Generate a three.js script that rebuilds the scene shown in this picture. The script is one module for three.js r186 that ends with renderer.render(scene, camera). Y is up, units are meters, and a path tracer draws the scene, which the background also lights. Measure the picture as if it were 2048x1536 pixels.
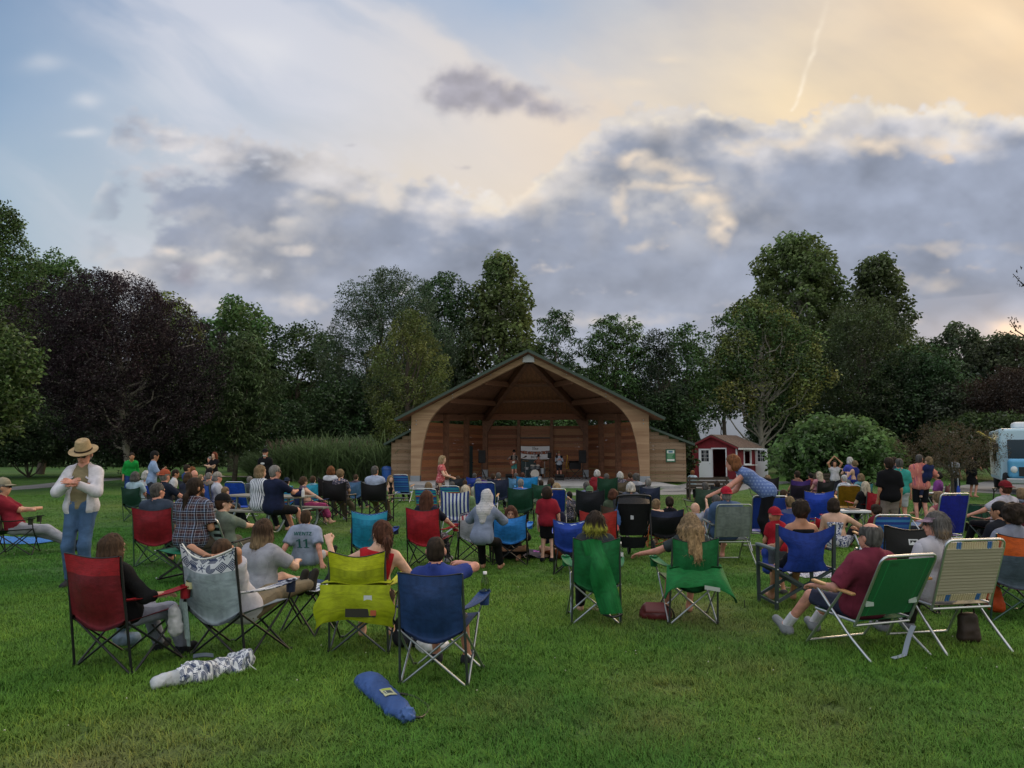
import * as THREE from 'three';
import { mergeGeometries } from 'three/addons/utils/BufferGeometryUtils.js';
import { RoundedBoxGeometry } from 'three/addons/geometries/RoundedBoxGeometry.js';

// ---------- camera, sky, sun, exposure
const EYE = 1.75, F = 1537, PITCH = 0.0889;            // metres, focal length in photo pixels, upward tilt
const scene = new THREE.Scene();
const camera = new THREE.PerspectiveCamera(2 * Math.atan(768 / F) * 180 / Math.PI, 4 / 3, 0.1, 2000);
camera.position.set(0, EYE, 0);
camera.rotation.x = PITCH;
const renderer = new THREE.WebGLRenderer({ antialias: true });
renderer.toneMapping = THREE.LinearToneMapping;
renderer.toneMappingExposure = 1.0;
renderer.shadowMap.enabled = true;
const V = (x, y, z) => new THREE.Vector3(x, y, z);
const { lerp, clamp, smoothstep } = THREE.MathUtils;
const D2R = Math.PI / 180;

// a point seen at photo pixel (px, py): at a given distance, or on the ground
function sight(px, py) {
  const x = (px - 1024) / F, y = (768 - py) / F, c = Math.cos(PITCH), s = Math.sin(PITCH);
  const yy = y * c + s, zz = c - y * s;
  return [x / zz, yy / zz];
}
const at = (px, py, d) => { const [x, y] = sight(px, py); return V(x * d, EYE + y * d, -d); };
const gd = (py) => -EYE / sight(1024, py)[1];
const G = (px, py) => { const d = gd(py); return V(sight(px, py)[0] * d, 0, -d); };

let seed = 12345;
const rnd = () => { seed = (seed + 0x6D2B79F5) | 0; let t = Math.imul(seed ^ (seed >>> 15), 1 | seed); t = (t + Math.imul(t ^ (t >>> 7), 61 | t)) ^ t; return ((t ^ (t >>> 14)) >>> 0) / 4294967296; };
const rr = (a, b) => a + (b - a) * rnd();
function h3(x, y, z) { let h = Math.imul(x, 374761393) ^ Math.imul(y, 668265263) ^ Math.imul(z, 2147483647 - 1013904223); h = Math.imul(h ^ (h >>> 13), 1274126177); return ((h ^ (h >>> 16)) >>> 0) / 4294967296; }
function n3(x, y, z) {
  const xi = Math.floor(x), yi = Math.floor(y), zi = Math.floor(z); let u = x - xi, v = y - yi, w = z - zi;
  u = u * u * (3 - 2 * u); v = v * v * (3 - 2 * v); w = w * w * (3 - 2 * w);
  const a = lerp(lerp(h3(xi, yi, zi), h3(xi + 1, yi, zi), u), lerp(h3(xi, yi + 1, zi), h3(xi + 1, yi + 1, zi), u), v);
  const b = lerp(lerp(h3(xi, yi, zi + 1), h3(xi + 1, yi, zi + 1), u), lerp(h3(xi, yi + 1, zi + 1), h3(xi + 1, yi + 1, zi + 1), u), v);
  return lerp(a, b, w) * 2 - 1;
}
const fbm = (x, y, z, o = 4) => { let s = 0, a = 0.5; for (let i = 0; i < o; i++, a *= 0.5, x = x * 2.03 + 7.1, y = y * 2.03 + 3.7, z = z * 2.03 + 1.3) s += a * n3(x, y, z); return s; };
const s2l = (c) => { c /= 255; return c <= 0.04045 ? c / 12.92 : Math.pow((c + 0.055) / 1.055, 2.4); };
const ss = (x, a, b) => { const t = clamp((x - a) / (b - a), 0, 1); return t * t * (3 - 2 * t); };

// the evening sky: clear blue on the left, a veil of cirrus, a long bank of cumulus, warm light on the right
function skyTexture() {
  const W = 4096, Hh = 2048, data = new Float32Array(W * Hh * 4);
  const gx = [-500, 0, 512, 1024, 1536, 2048, 2600], gy = [-500, 0, 200, 400, 600, 800];
  const tab = [
    [[128, 155, 190], [140, 164, 196], [160, 178, 206], [176, 186, 206], [205, 200, 196], [218, 203, 182], [214, 200, 182]],
    [[122, 150, 186], [128, 155, 188], [168, 183, 207], [166, 184, 209], [222, 209, 194], [234, 208, 176], [224, 206, 182]],
    [[138, 166, 196], [146, 172, 200], [192, 201, 215], [216, 213, 214], [234, 216, 188], [238, 214, 182], [226, 209, 187]],
    [[154, 180, 202], [160, 184, 204], [208, 208, 211], [238, 221, 198], [238, 218, 192], [234, 210, 182], [224, 206, 186]],
    [[176, 192, 206], [182, 197, 209], [205, 204, 209], [216, 209, 206], [214, 205, 203], [217, 203, 190], [208, 198, 190]],
    [[188, 196, 206], [192, 198, 206], [206, 202, 206], [212, 204, 204], [208, 200, 200], [226, 200, 170], [212, 198, 184]],
  ].map((r) => r.map((c) => c.map(s2l)));
  const pick = (x, y) => {
    let i = 0, j = 0; while (i < gx.length - 2 && x > gx[i + 1]) i++; while (j < gy.length - 2 && y > gy[j + 1]) j++;
    const u = clamp((x - gx[i]) / (gx[i + 1] - gx[i]), 0, 1), v = clamp((y - gy[j]) / (gy[j + 1] - gy[j]), 0, 1);
    return [0, 1, 2].map((c) => lerp(lerp(tab[j][i][c], tab[j][i + 1][c], u), lerp(tab[j + 1][i][c], tab[j + 1][i + 1][c], u), v));
  };
  const edge = [[-3000, 700], [-200, 640], [180, 470], [235, 262], [330, 292], [420, 318], [500, 306], [560, 338], [640, 342], [690, 350], [790, 402], [900, 392], [1000, 404], [1060, 352], [1130, 318], [1200, 272], [1290, 238], [1380, 232], [1470, 240], [1530, 250], [1600, 228], [1800, 216], [1930, 250], [2048, 250], [2400, 290], [3200, 420], [6000, 600]];
  const top = (x) => { let i = 0; while (i < edge.length - 2 && x > edge[i + 1][0]) i++; const t = clamp((x - edge[i][0]) / (edge[i + 1][0] - edge[i][0]), 0, 1); return lerp(edge[i][1], edge[i + 1][1], t); };
  // gaps where the bright sky shows through the bank: x, y, rx, ry, strength
  const gaps = [[1442, 448, 20, 46, 1.0], [1420, 402, 34, 22, .85], [1372, 376, 60, 10, .6], [1300, 372, 60, 8, .45], [1240, 405, 13, 34, .8], [1262, 318, 46, 16, .75], [1330, 335, 60, 18, .6], [1372, 352, 40, 14, .8], [1545, 283, 90, 12, .8], [1470, 300, 40, 12, .5], [1760, 290, 60, 18, .9], [1900, 285, 70, 22, .7], [1045, 392, 44, 28, .75], [1275, 492, 30, 12, .4], [960, 425, 90, 12, .3],
    [745, 392, 60, 18, .6], [600, 400, 40, 20, .3], [330, 505, 60, 14, 1], [430, 522, 50, 12, .95], [640, 405, 36, 16, .5], [585, 494, 34, 10, .9], [525, 470, 60, 16, .45], [570, 450, 50, 14, .5], [600, 610, 70, 18, .75], [480, 560, 40, 9, .3], [380, 430, 70, 22, .3], [300, 395, 40, 24, .3], [235, 560, 70, 60, 1.1], [400, 612, 90, 20, .5], [1900, 498, 130, 12, .35], [1820, 562, 90, 16, .35], [1600, 610, 160, 14, .25], [1250, 640, 120, 14, .5], [760, 650, 100, 10, .3], [1760, 640, 90, 16, .3]];
  const dark = [[930, 182, 78, 50, 1.25], [1010, 196, 90, 40, 1.05], [1085, 218, 74, 30, .8], [1140, 232, 60, 22, .5], [372, 548, 40, 26, .9], [1185, 175 + 45, 30, 12, .3], [340, 345, 60, 20, .3], [45, 318, 30, 16, .25], [175, 520, 16, 22, .15], [930, 335, 22, 10, .45], [700, 290, 24, 6, .4], [870, 355, 40, 8, .35]];
  const blob = (x, y, b) => { const u = (x - b[0]) / b[2], v = (y - b[1]) / b[3]; return b[4] * Math.exp(-(u * u + v * v)); };
  const shade = (dx, dy, dz, fine) => {
    // picture plane of the photograph stands for direction; far round the back it is held at its edge
    const c = Math.cos(PITCH), s = Math.sin(PITCH), fz = -dz * c + dy * s, fy = dy * c + dz * s;
    const az = Math.atan2(dx, -dz), k = Math.max(fz, 0.35 + 0.1 * Math.abs(az));
    let x = 1024 + F * dx / k, y = 768 - F * fy / k;
    if (dz > 0) x = 1024 + F * Math.sign(dx) * (1.6 + Math.abs(az)) * 0.8;
    x = clamp(x, -2600, 4600); y = clamp(y, -1600, 900);
    const o = fine ? 6 : 3, wx = x / 210, wy = y / 150;
    const wa = fbm(wx * 0.8, wy * 0.8, 3, o), wb = fbm(wx * .8 + 9, wy * .8 + 4, 8, o);
    let col = pick(x + wa * 120, y + wb * 70);
    // cirrus veil, combed along a slant
    const cu = (x * 0.86 + y * 0.5) / 420, cv = (y * 0.86 - x * 0.5) / 95;
    const ci = ss(fbm(cu + wa * .4, cv * .9 + wb * .5, 21, o) + 0.5 * fbm(cu * .5, cv * .35, 5, 3), -0.12, 0.62) * ss(x, -200, 420) * (1 - ss(x, 1150, 1500) * .55);
    const cl = [s2l(lerp(216, 248, ss(x, 500, 1500))), s2l(lerp(218, 222, ss(x, 500, 1500))), s2l(lerp(228, 190, ss(x, 500, 1500)))];
    for (let i = 0; i < 3; i++) col[i] = lerp(col[i], cl[i], ci * 0.78);
    for (const b of [[540, 100, 70, 40, .55], [490, 70, 60, 20, .3], [100, 130, 40, 14, .35], [185, 205, 26, 14, .5], [175, 270, 34, 8, .5], [330, 190, 90, 40, .25], [1260, 165, 40, 10, .35], [1325, 122, 30, 7, .4], [1990, 60, 60, 40, .3], [1700, 30, 60, 60, .2]]) {
      const m = blob(x + wa * 40, y + wb * 26, b) * (0.75 + 0.5 * wb);
      const t = x > 1000 ? [1.0, .82, .6] : [.84, .83, .84];
      for (let i = 0; i < 3; i++) col[i] = lerp(col[i], t[i], clamp(m, 0, 1));
    }
    { const w2 = ss(x, 950, 1350) * (.55 * fbm(cu * 1.5 + 3, cv * 1.1, 63, o) + .35 * fbm(x / 150, y / 60, 64, o)); for (let i = 0; i < 3; i++) col[i] *= 1 + w2 * [.3, .24, .1][i]; }
    // contrail
    if (fine && y < 222 && y > 0 && x > 1500 && x < 1720) {
      const ty = Math.max(0, (220 - y) / 220), tx = 1583 + 72 * Math.pow(ty, 0.8) + fbm(y / 17, 2, 2, 3) * 5, w = 3.2 + ty * 3;
      const m = Math.exp(-(((x - tx) / w) ** 2)) * (0.62 + 0.3 * n3(y / 9, 5, 1)) * (1 - ty * 0.8);
      col = [lerp(col[0], 1.06, m), lerp(col[1], .94, m), lerp(col[2], .76, m)];
    }
    // the bank: billows push its upper edge up and down
    const bil = fbm(x / 95 + 2, y / 70 + 5, 14, o) * 58 + fbm(x / 30, y / 24, 4, fine ? 5 : 2) * 19;
    let dens = (y - top(x + wa * 26) + lerp(46, 16, ss(x, 500, 1000)) + bil * 0.9) / 46;
    let m = ss(dens + (fine ? .35 * fbm(x / 15, y / 12, 19, 4) : 0), -0.08, lerp(.75, .34, ss(x, 300, 900)));
    const wob = fbm(x / 44 + 5, y / 32, 9, o) * 24;
    let g = 0; for (const b of gaps) if (Math.abs(x - b[0]) < 4 * b[2] + 40 && Math.abs(y - b[1]) < 4 * b[3] + 40) g = Math.max(g, blob(x + wob, y + wob * .8, b));
    g = clamp(g * (.76 + 1.1 * fbm(x / 34, y / 22, 88, o)) - .05 + 0.05 * ss(fbm(x / 120, y / 60, 31, o), 0.2, 0.55) * (1 - ss(dens, 3, 7)), 0, 1.2);
    const left = ss(x + wob * 2, 120, 330);                      // broken up towards the left
    m *= lerp(0.0, 1, left);
    const ragged = ss(fbm(x / 90, y / 45, 77, o) + 0.42 * ss(x, 260, 560) + .17, -0.16, 0.22); m *= ragged;
    const open = clamp(1 - g * 0.95, 0, 1);
    // colour inside: blue grey in the thick of it, paler and warmer at lit rims and low down
    const thick = ss(dens + fbm(x / 130 + 4, y / 62, 51, o) * 2.2, 0.2, 2.6);
    const low = ss(y, 470, 720), streak = fbm(x / 260, y / 40, 61, o) * .5 + .5;
    const A = [212, 209, 211].map(s2l), B = [149, 157, 175].map(s2l), Lc = [177, 180, 191].map(s2l), R = [255, 240, 214].map(s2l);
    let cc = [0, 1, 2].map((i) => lerp(lerp(A[i], B[i], thick), Lc[i], low * (0.3 + 0.55 * streak)));
    const billow = fbm(x / 60 + 8, y / 44 + 2, 41, o) * .24 + fbm(x / 190 + 1, y / 85 + wb, 47, o) * .32; cc = cc.map((v) => v * (1 + billow));
    const halo = clamp(blob(x, y, [1340, 400, 190, 90, .34]) + blob(x, y, [1080, 390, 90, 60, .25]) + blob(x, y, [470, 520, 200, 60, .25]) + blob(x, y, [620, 420, 130, 60, .18]), 0, .4); cc = cc.map((v, i) => lerp(v, [.78, .74, .7][i], halo * (.4 + 1.2 * ss(wob, -10, 12))));
    const rim = Math.exp(-Math.pow((dens - 0.35) / 0.34, 2)) * ss(x, 500, 1200) * 0.45 * (0.6 + 0.8 * ss(wob, -8, 10)), inner = clamp(g * (1 - g) * 1.6, 0, 1) * .3;
    cc = cc.map((v, i) => lerp(v, R[i] * 1.02, clamp(rim + inner, 0, .9)));
    const bright = [244, 226, 206].map(s2l), paleL = [228, 216, 208].map(s2l), tt = ss(x, 500, 1100);
    const mm = m * open;
    for (let i = 0; i < 3; i++) { const hole = lerp(col[i], lerp(paleL[i], bright[i], tt), clamp(g * m * .9, 0, .95)); col[i] = lerp(hole, cc[i], mm); }
    // thin bright veil overhead and behind
    { const ov = ss(dy, .5, .85), bk = ss(dz, -.2, .5) * ss(dy, -.02, .12), m2 = clamp(Math.max(ov, bk * .85), 0, 1) * (.8 + .4 * fbm(dx * 3, dy * 3, dz * 3, 3)); const vc = [1.12, 1.1, 1.1]; for (let i = 0; i < 3; i++) col[i] = lerp(col[i], vc[i], m2); }
    // small free clouds
    let dk = 0; for (const b of dark) if (Math.abs(x - b[0]) < 4 * b[2] && Math.abs(y - b[1]) < 4 * b[3]) dk = Math.max(dk, blob(x + wob * .9, y + wob * .6, b)); dk = ss(dk + fbm(x / 26, y / 22, 3, o) * .3, 0.22, 0.95);
    const dkc = [163, 161, 173].map(s2l); for (let i = 0; i < 3; i++) col[i] = lerp(col[i], dkc[i] * (1 + .3 * fbm(x / 34, y / 22, 15, o)), dk * 0.86);
    // the sun's glow in the gap low on the right
    const q = blob(x + wob * 1.3, y + wob * .5, [2030, 664, 46, 20, 1]) + 0.4 * blob(x, y, [2080, 680, 260, 60, 1]);
    col = [col[0] + q * .62, col[1] + q * .34, col[2] + q * .06];
    return col;
  };
  const put = (i, c) => { data[i] = c[0]; data[i + 1] = c[1]; data[i + 2] = c[2]; data[i + 3] = 1; };
  // a coarse sky all round, a fine one where the photograph looks
  const S = 16, cw = W / S, ch = Hh / S, coarse = new Float32Array((cw + 1) * (ch + 1) * 3);
  const dir = (col, row) => { const el = (row / Hh - 0.5) * Math.PI, a = (col / W - 0.5) * 2 * Math.PI; return [Math.cos(a) * Math.cos(el), Math.sin(el), Math.sin(a) * Math.cos(el)]; };
  for (let r = 0; r <= ch; r++) for (let c = 0; c <= cw; c++) { const d = dir(c * S, r * S); const v = d[1] < -0.05 ? [.12, .13, .12] : shade(...d, false); for (let i = 0; i < 3; i++) coarse[(r * (cw + 1) + c) * 3 + i] = v[i]; }
  for (let r = 0; r < Hh; r++) for (let c = 0; c < W; c++) {
    const d = dir(c + .5, r + .5), at4 = (r * W + c) * 4, az = Math.atan2(d[0], -d[2]);
    if (Math.abs(az) < 0.68 && d[1] > 0.06 && d[1] < 0.56) { put(at4, shade(...d, true)); continue; }
    const u = (c + .5) / S, v = (r + .5) / S, i = Math.floor(u), j = Math.floor(v), fu = u - i, fv = v - j, q = (a, b, k) => coarse[(b * (cw + 1) + a) * 3 + k];
    put(at4, [0, 1, 2].map((k) => lerp(lerp(q(i, j, k), q(i + 1, j, k), fu), lerp(q(i, j + 1, k), q(i + 1, j + 1, k), fu), fv)));
  }
  const t = new THREE.DataTexture(data, W, Hh, THREE.RGBAFormat, THREE.FloatType);
  t.mapping = THREE.EquirectangularReflectionMapping; t.magFilter = THREE.LinearFilter; t.minFilter = THREE.LinearFilter; t.needsUpdate = true;
  return t;
}
scene.background = skyTexture();
scene.environment = scene.background;
const sun = new THREE.DirectionalLight(0xffd9ac, 1.4);
sun.position.set(60, 44, -80);
sun.castShadow = true; sun.shadow.radius = 40;
Object.assign(sun.shadow.camera, { left: -60, right: 60, top: 60, bottom: -40, near: 1, far: 260 });
sun.shadow.mapSize.set(2048, 2048);
scene.add(sun);

// ---------- naming, labels, materials, shapes
const taken = new Map();
function numbered(name) { const n = taken.get(name) ?? 0; taken.set(name, n + 1); return n ? name + '_' + String(n).padStart(3, '0') : name; }
function tag(o, label, category, group, kind) { if (label) o.userData.label = label; if (category) o.userData.category = category; if (group) o.userData.group = group; if (kind) o.userData.kind = kind; return o; }
function thing(name, label, category, p = V(0, 0, 0), turn = 0, group) { const o = new THREE.Group(); o.name = numbered(name); o.position.copy(p); o.rotation.y = turn; scene.add(o); return tag(o, label, category, group); }
function part(name, geo, mat, parent) {
  if (Array.isArray(geo)) geo = merge(geo);
  const m = new THREE.Mesh(geo, mat); m.name = parent ? name : numbered(name); m.castShadow = m.receiveShadow = true; (parent ?? scene).add(m); return m;
}
function merge(gs) {
  gs = gs.map((g) => g.index ? g.toNonIndexed() : g);
  const keep = ['position', 'normal', 'uv']; for (const g of gs) { for (const k of Object.keys(g.attributes)) if (!keep.includes(k)) g.deleteAttribute(k); if (!g.attributes.uv) g.setAttribute('uv', new THREE.BufferAttribute(new Float32Array(g.attributes.position.count * 2), 2)); if (!g.attributes.normal) g.computeVertexNormals(); }
  return gs.length === 1 ? gs[0] : mergeGeometries(gs);
}
const hex = (c) => Array.isArray(c) ? new THREE.Color().setRGB(...c) : new THREE.Color(c);
function canvasTex(w, h, draw, rep) { const c = document.createElement('canvas'); c.width = w; c.height = h; draw(c.getContext('2d'), w, h); const t = new THREE.CanvasTexture(c); t.colorSpace = THREE.SRGBColorSpace; t.magFilter = THREE.LinearFilter; if (rep) { t.wrapS = t.wrapT = THREE.RepeatWrapping; t.repeat.set(rep[0], rep[1]); } return t; }
function dataTex(w, h, f, rep, srgb) { const a = new Uint8Array(w * h * 4); for (let y = 0; y < h; y++) for (let x = 0; x < w; x++) { const v = f(x / w, y / h), i = (y * w + x) * 4; for (let k = 0; k < 3; k++) a[i + k] = clamp(Array.isArray(v) ? v[k] : v, 0, 1) * 255; a[i + 3] = 255; } const t = new THREE.DataTexture(a, w, h); t.magFilter = THREE.LinearFilter; t.minFilter = THREE.LinearFilter; t.wrapS = t.wrapT = THREE.RepeatWrapping; if (srgb) t.colorSpace = THREE.SRGBColorSpace; if (rep) t.repeat.set(rep[0], rep[1]); t.needsUpdate = true; return t; }
// periodic noise for tiles
const pn = (u, v, f, s) => { const w = 2 * Math.PI; return fbm(Math.cos(u * w) * f + 5, Math.sin(u * w) * f + s, Math.cos(v * w) * f + Math.sin(v * w) * f * 1.7, 4); };
const weaveBump = dataTex(128, 128, (u, v) => .5 + .25 * Math.sin(u * 2 * Math.PI * 32) * Math.sin(v * 2 * Math.PI * 32) + .5 * pn(u, v, .9, 3), [3, 3]);
const mottle = dataTex(256, 256, (u, v) => .82 + .36 * pn(u, v, 1.6, 9), [1.3, 1.3]);
const matCache = new Map();
function mat(c, o = {}) { const key = JSON.stringify([c, Object.keys(o), Object.values(o).map((v) => v?.uuid ?? v)]); if (!matCache.has(key)) { const m = new THREE.MeshPhysicalMaterial({ color: hex(c), roughness: .85, ...o }); matCache.set(key, m); } return matCache.get(key); }
const cloth = (c, o = {}) => mat(c, { roughness: .92, specularIntensity: .4, bumpMap: weaveBump, bumpScale: .004, sheen: .25, sheenRoughness: .6, map: mottle, side: THREE.DoubleSide, ...o });
const nylon = (c, o = {}) => mat(c, { roughness: .62, specularIntensity: .5, bumpMap: weaveBump, bumpScale: .003, map: mottle, side: THREE.DoubleSide, ...o });
const metal = (c, r = .38) => mat(c, { metalness: .9, roughness: r });
const paint = (c, r = .5) => mat(c, { roughness: r });
const STEEL = metal('#a9b0b4'), GUN = metal('#5b6265', .45), BLACKM = paint('#15171a', .42), ALU = metal('#c9cdd0', .3), GREENM = paint('#2c4a3a', .45);

const box = (w, h, d, x = 0, y = 0, z = 0, r = 0) => { const g = r ? new RoundedBoxGeometry(w, h, d, 2, r) : new THREE.BoxGeometry(w, h, d); return g.translate(x, y, z); };
function bar(a, b, r, r2 = r, n = 8) { const d = b.clone().sub(a), g = new THREE.CylinderGeometry(r2, r, d.length(), n, 1); g.applyQuaternion(new THREE.Quaternion().setFromUnitVectors(V(0, 1, 0), d.clone().normalize())); return g.translate((a.x + b.x) / 2, (a.y + b.y) / 2, (a.z + b.z) / 2); }
function tube(pts, r, seg = 24, n = 8, t = .5, closed = false) { return new THREE.TubeGeometry(new THREE.CatmullRomCurve3(pts, closed, 'catmullrom', t), seg, r, n, closed); }
function beam(a, b, w, h, up = V(0, 1, 0)) { const d = b.clone().sub(a), L = d.length(), g = new THREE.BoxGeometry(w, h, L); const m = new THREE.Matrix4().lookAt(V(0, 0, 0), d, up); g.applyMatrix4(m); return g.translate((a.x + b.x) / 2, (a.y + b.y) / 2, (a.z + b.z) / 2); }
function lathe(pts, n = 20) { return new THREE.LatheGeometry(pts.map((p) => new THREE.Vector2(p[0], p[1])), n); }
// a cloth panel with thickness: f(u, v) -> Vector3
function sheet(f, nu = 12, nv = 12, th = .005) {
  const P = [], N = [], U = [], I = [], e = 1e-3, a = V(0, 0, 0), b = V(0, 0, 0);
  const nrm = (u, v) => { const u0 = Math.min(u, 1 - e), v0 = Math.min(v, 1 - e), p = f(u0, v0); a.copy(f(u0 + e, v0)).sub(p); b.copy(f(u0, v0 + e)).sub(p); return a.clone().cross(b).normalize(); };
  for (const s of [1, -1]) for (let j = 0; j <= nv; j++) for (let i = 0; i <= nu; i++) { const u = i / nu, v = j / nv, p = f(u, v), n = nrm(u, v); P.push(p.x + n.x * s * th / 2, p.y + n.y * s * th / 2, p.z + n.z * s * th / 2); N.push(n.x * s, n.y * s, n.z * s); U.push(u, 1 - v); }
  const w = nu + 1, o = w * (nv + 1);
  for (let j = 0; j < nv; j++) for (let i = 0; i < nu; i++) { const q = j * w + i; I.push(q, q + 1, q + w, q + 1, q + w + 1, q + w, o + q, o + q + w, o + q + 1, o + q + 1, o + q + w, o + q + w + 1); }
  const rim = (x, y) => I.push(x, x + o, y, y, x + o, y + o);
  for (let i = 0; i < nu; i++) { rim(i, i + 1); rim(nv * w + i + 1, nv * w + i); } for (let j = 0; j < nv; j++) { rim((j + 1) * w, j * w); rim(j * w + nu, (j + 1) * w + nu); }
  const g = new THREE.BufferGeometry(); g.setAttribute('position', new THREE.Float32BufferAttribute(P, 3)); g.setAttribute('normal', new THREE.Float32BufferAttribute(N, 3)); g.setAttribute('uv', new THREE.Float32BufferAttribute(U, 2)); g.setIndex(I); return g;
}
// ---------- ground and grass
const dry = [[1385, 1235, 1.0, .8], [1330, 1200, .6, .5], [1440, 1275, .6, .5], [1640, 1410, .7, .5], [1350, 1370, .6, .45], [200, 1525, .8, .8], [560, 1490, .5, .35], [1190, 1180, .9, .35], [1500, 1130, 1, .3], [1010, 1420, .5, .3], [700, 1060, 2, .3], [1420, 1040, 2.5, .5], [1250, 1000, 4, .45], [300, 1010, 3, .3], [1660, 1470, .5, .6], [1300, 1450, .5, .45], [820, 1300, .5, .4], [1480, 1330, .7, .5]].map(([x, y, r, w]) => [G(x, y), r, w]);
function turf(x, z) {
  const a = fbm(x * .55 + 3, z * .55, 1, 3), b = fbm(x * 1.9, z * 1.9 + 7, 4, 3), c = fbm(x * .13, z * .13, 9, 2);
  let d = 0; for (const [p, r, w] of dry) { const q = ((x - p.x) ** 2 + (z - p.z) ** 2) / (r * r); if (q < 6) d = Math.max(d, w * Math.exp(-q * 1.2)); }
  d = clamp(d * (.75 + .9 * b) + ss(b + a * .5, .34, .66) * .14, 0, 1);
  const y = clamp(.45 + 1.1 * a + .5 * c, 0, 1);
  return [0, 1, 2].map((i) => lerp(lerp([.048, .165, .023][i], [.122, .245, .033][i], y), [.22, .18, .075][i], d * .8));
}
{
  const P = [], C = [], I = [], U = [], nr = 90, na = 220;
  for (let i = 0; i <= nr; i++) for (let j = 0; j <= na; j++) { const r = i ? 0.6 * Math.pow(900 / .6, (i - 1) / (nr - 1)) : 0, a = j / na * 2 * Math.PI, x = Math.sin(a) * r, z = -Math.cos(a) * r, c = turf(x, z); P.push(x, 0, z); C.push(...c.map((v) => v * .82)); U.push(x / 1.7, z / 1.7); }
  for (let i = 0; i < nr; i++) for (let j = 0; j < na; j++) { const q = i * (na + 1) + j; I.push(q, q + 1, q + na + 1, q + 1, q + na + 2, q + na + 1); }
  const g = new THREE.BufferGeometry(); g.setAttribute('position', new THREE.Float32BufferAttribute(P, 3)); g.setAttribute('color', new THREE.Float32BufferAttribute(C, 3)); g.setAttribute('uv', new THREE.Float32BufferAttribute(U, 2)); g.setIndex(I); g.computeVertexNormals();
  const grain = dataTex(256, 256, (u, v) => { const n = pn(u, v, 9, 2) * .8 + pn(u, v, 22, 5) * .5; return [.72 + n * .6, .74 + n * .55, .7 + n * .5]; });
  tag(part('ground', g, new THREE.MeshStandardMaterial({ vertexColors: true, map: grain, bumpMap: grain, bumpScale: .03, roughness: 1 })), null, null, null, 'structure');
}
function tuftGeo(n, h, spread, wk = 1) {
  const P = [], N = [], I = [];
  for (let b = 0; b < n; b++) {
    const x0 = rr(-spread, spread), z0 = rr(-spread, spread), a = rr(0, 6.283), hh = h * rr(.5, 1.15), w = h * wk * rr(.035, .06), lean = hh * rr(.3, 1.25), cx = Math.cos(a), cz = Math.sin(a), o = P.length / 3;
    for (let k = 0; k < 3; k++) { const t = k / 2, y = hh * (t - .22 * t * t * (lean / hh)), q = lean * t * t, ww = w * (1 - t * .75); for (const s of [-1, 1]) { P.push(x0 + cx * q - cz * ww * s, y, z0 + cz * q + cx * ww * s); const nn = V(-cx * .6, .9, -cz * .6).normalize(); N.push(nn.x, nn.y, nn.z); } }
    P.push(x0 + cx * lean * 1.25, hh * (.98 - .2 * lean / hh), z0 + cz * lean * 1.25); N.push(0, 1, 0);
    I.push(o, o + 1, o + 2, o + 1, o + 3, o + 2, o + 2, o + 3, o + 4, o + 3, o + 5, o + 4, o + 4, o + 5, o + 6);
  }
  const g = new THREE.BufferGeometry(); g.setAttribute('position', new THREE.Float32BufferAttribute(P, 3)); g.setAttribute('normal', new THREE.Float32BufferAttribute(N, 3)); g.setIndex(I); return g;
}
const bladeMat = new THREE.MeshPhysicalMaterial({ color: 0xffffff, roughness: .75, specularIntensity: .3, side: THREE.DoubleSide });
const noGrass = [];                                           // paved places: functions (x, z) -> true
const lawn = new THREE.Group(); lawn.name = 'grass'; scene.add(lawn); tag(lawn, 'mown green lawn with drier patches under the whole crowd', 'grass', null, 'stuff');
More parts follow.
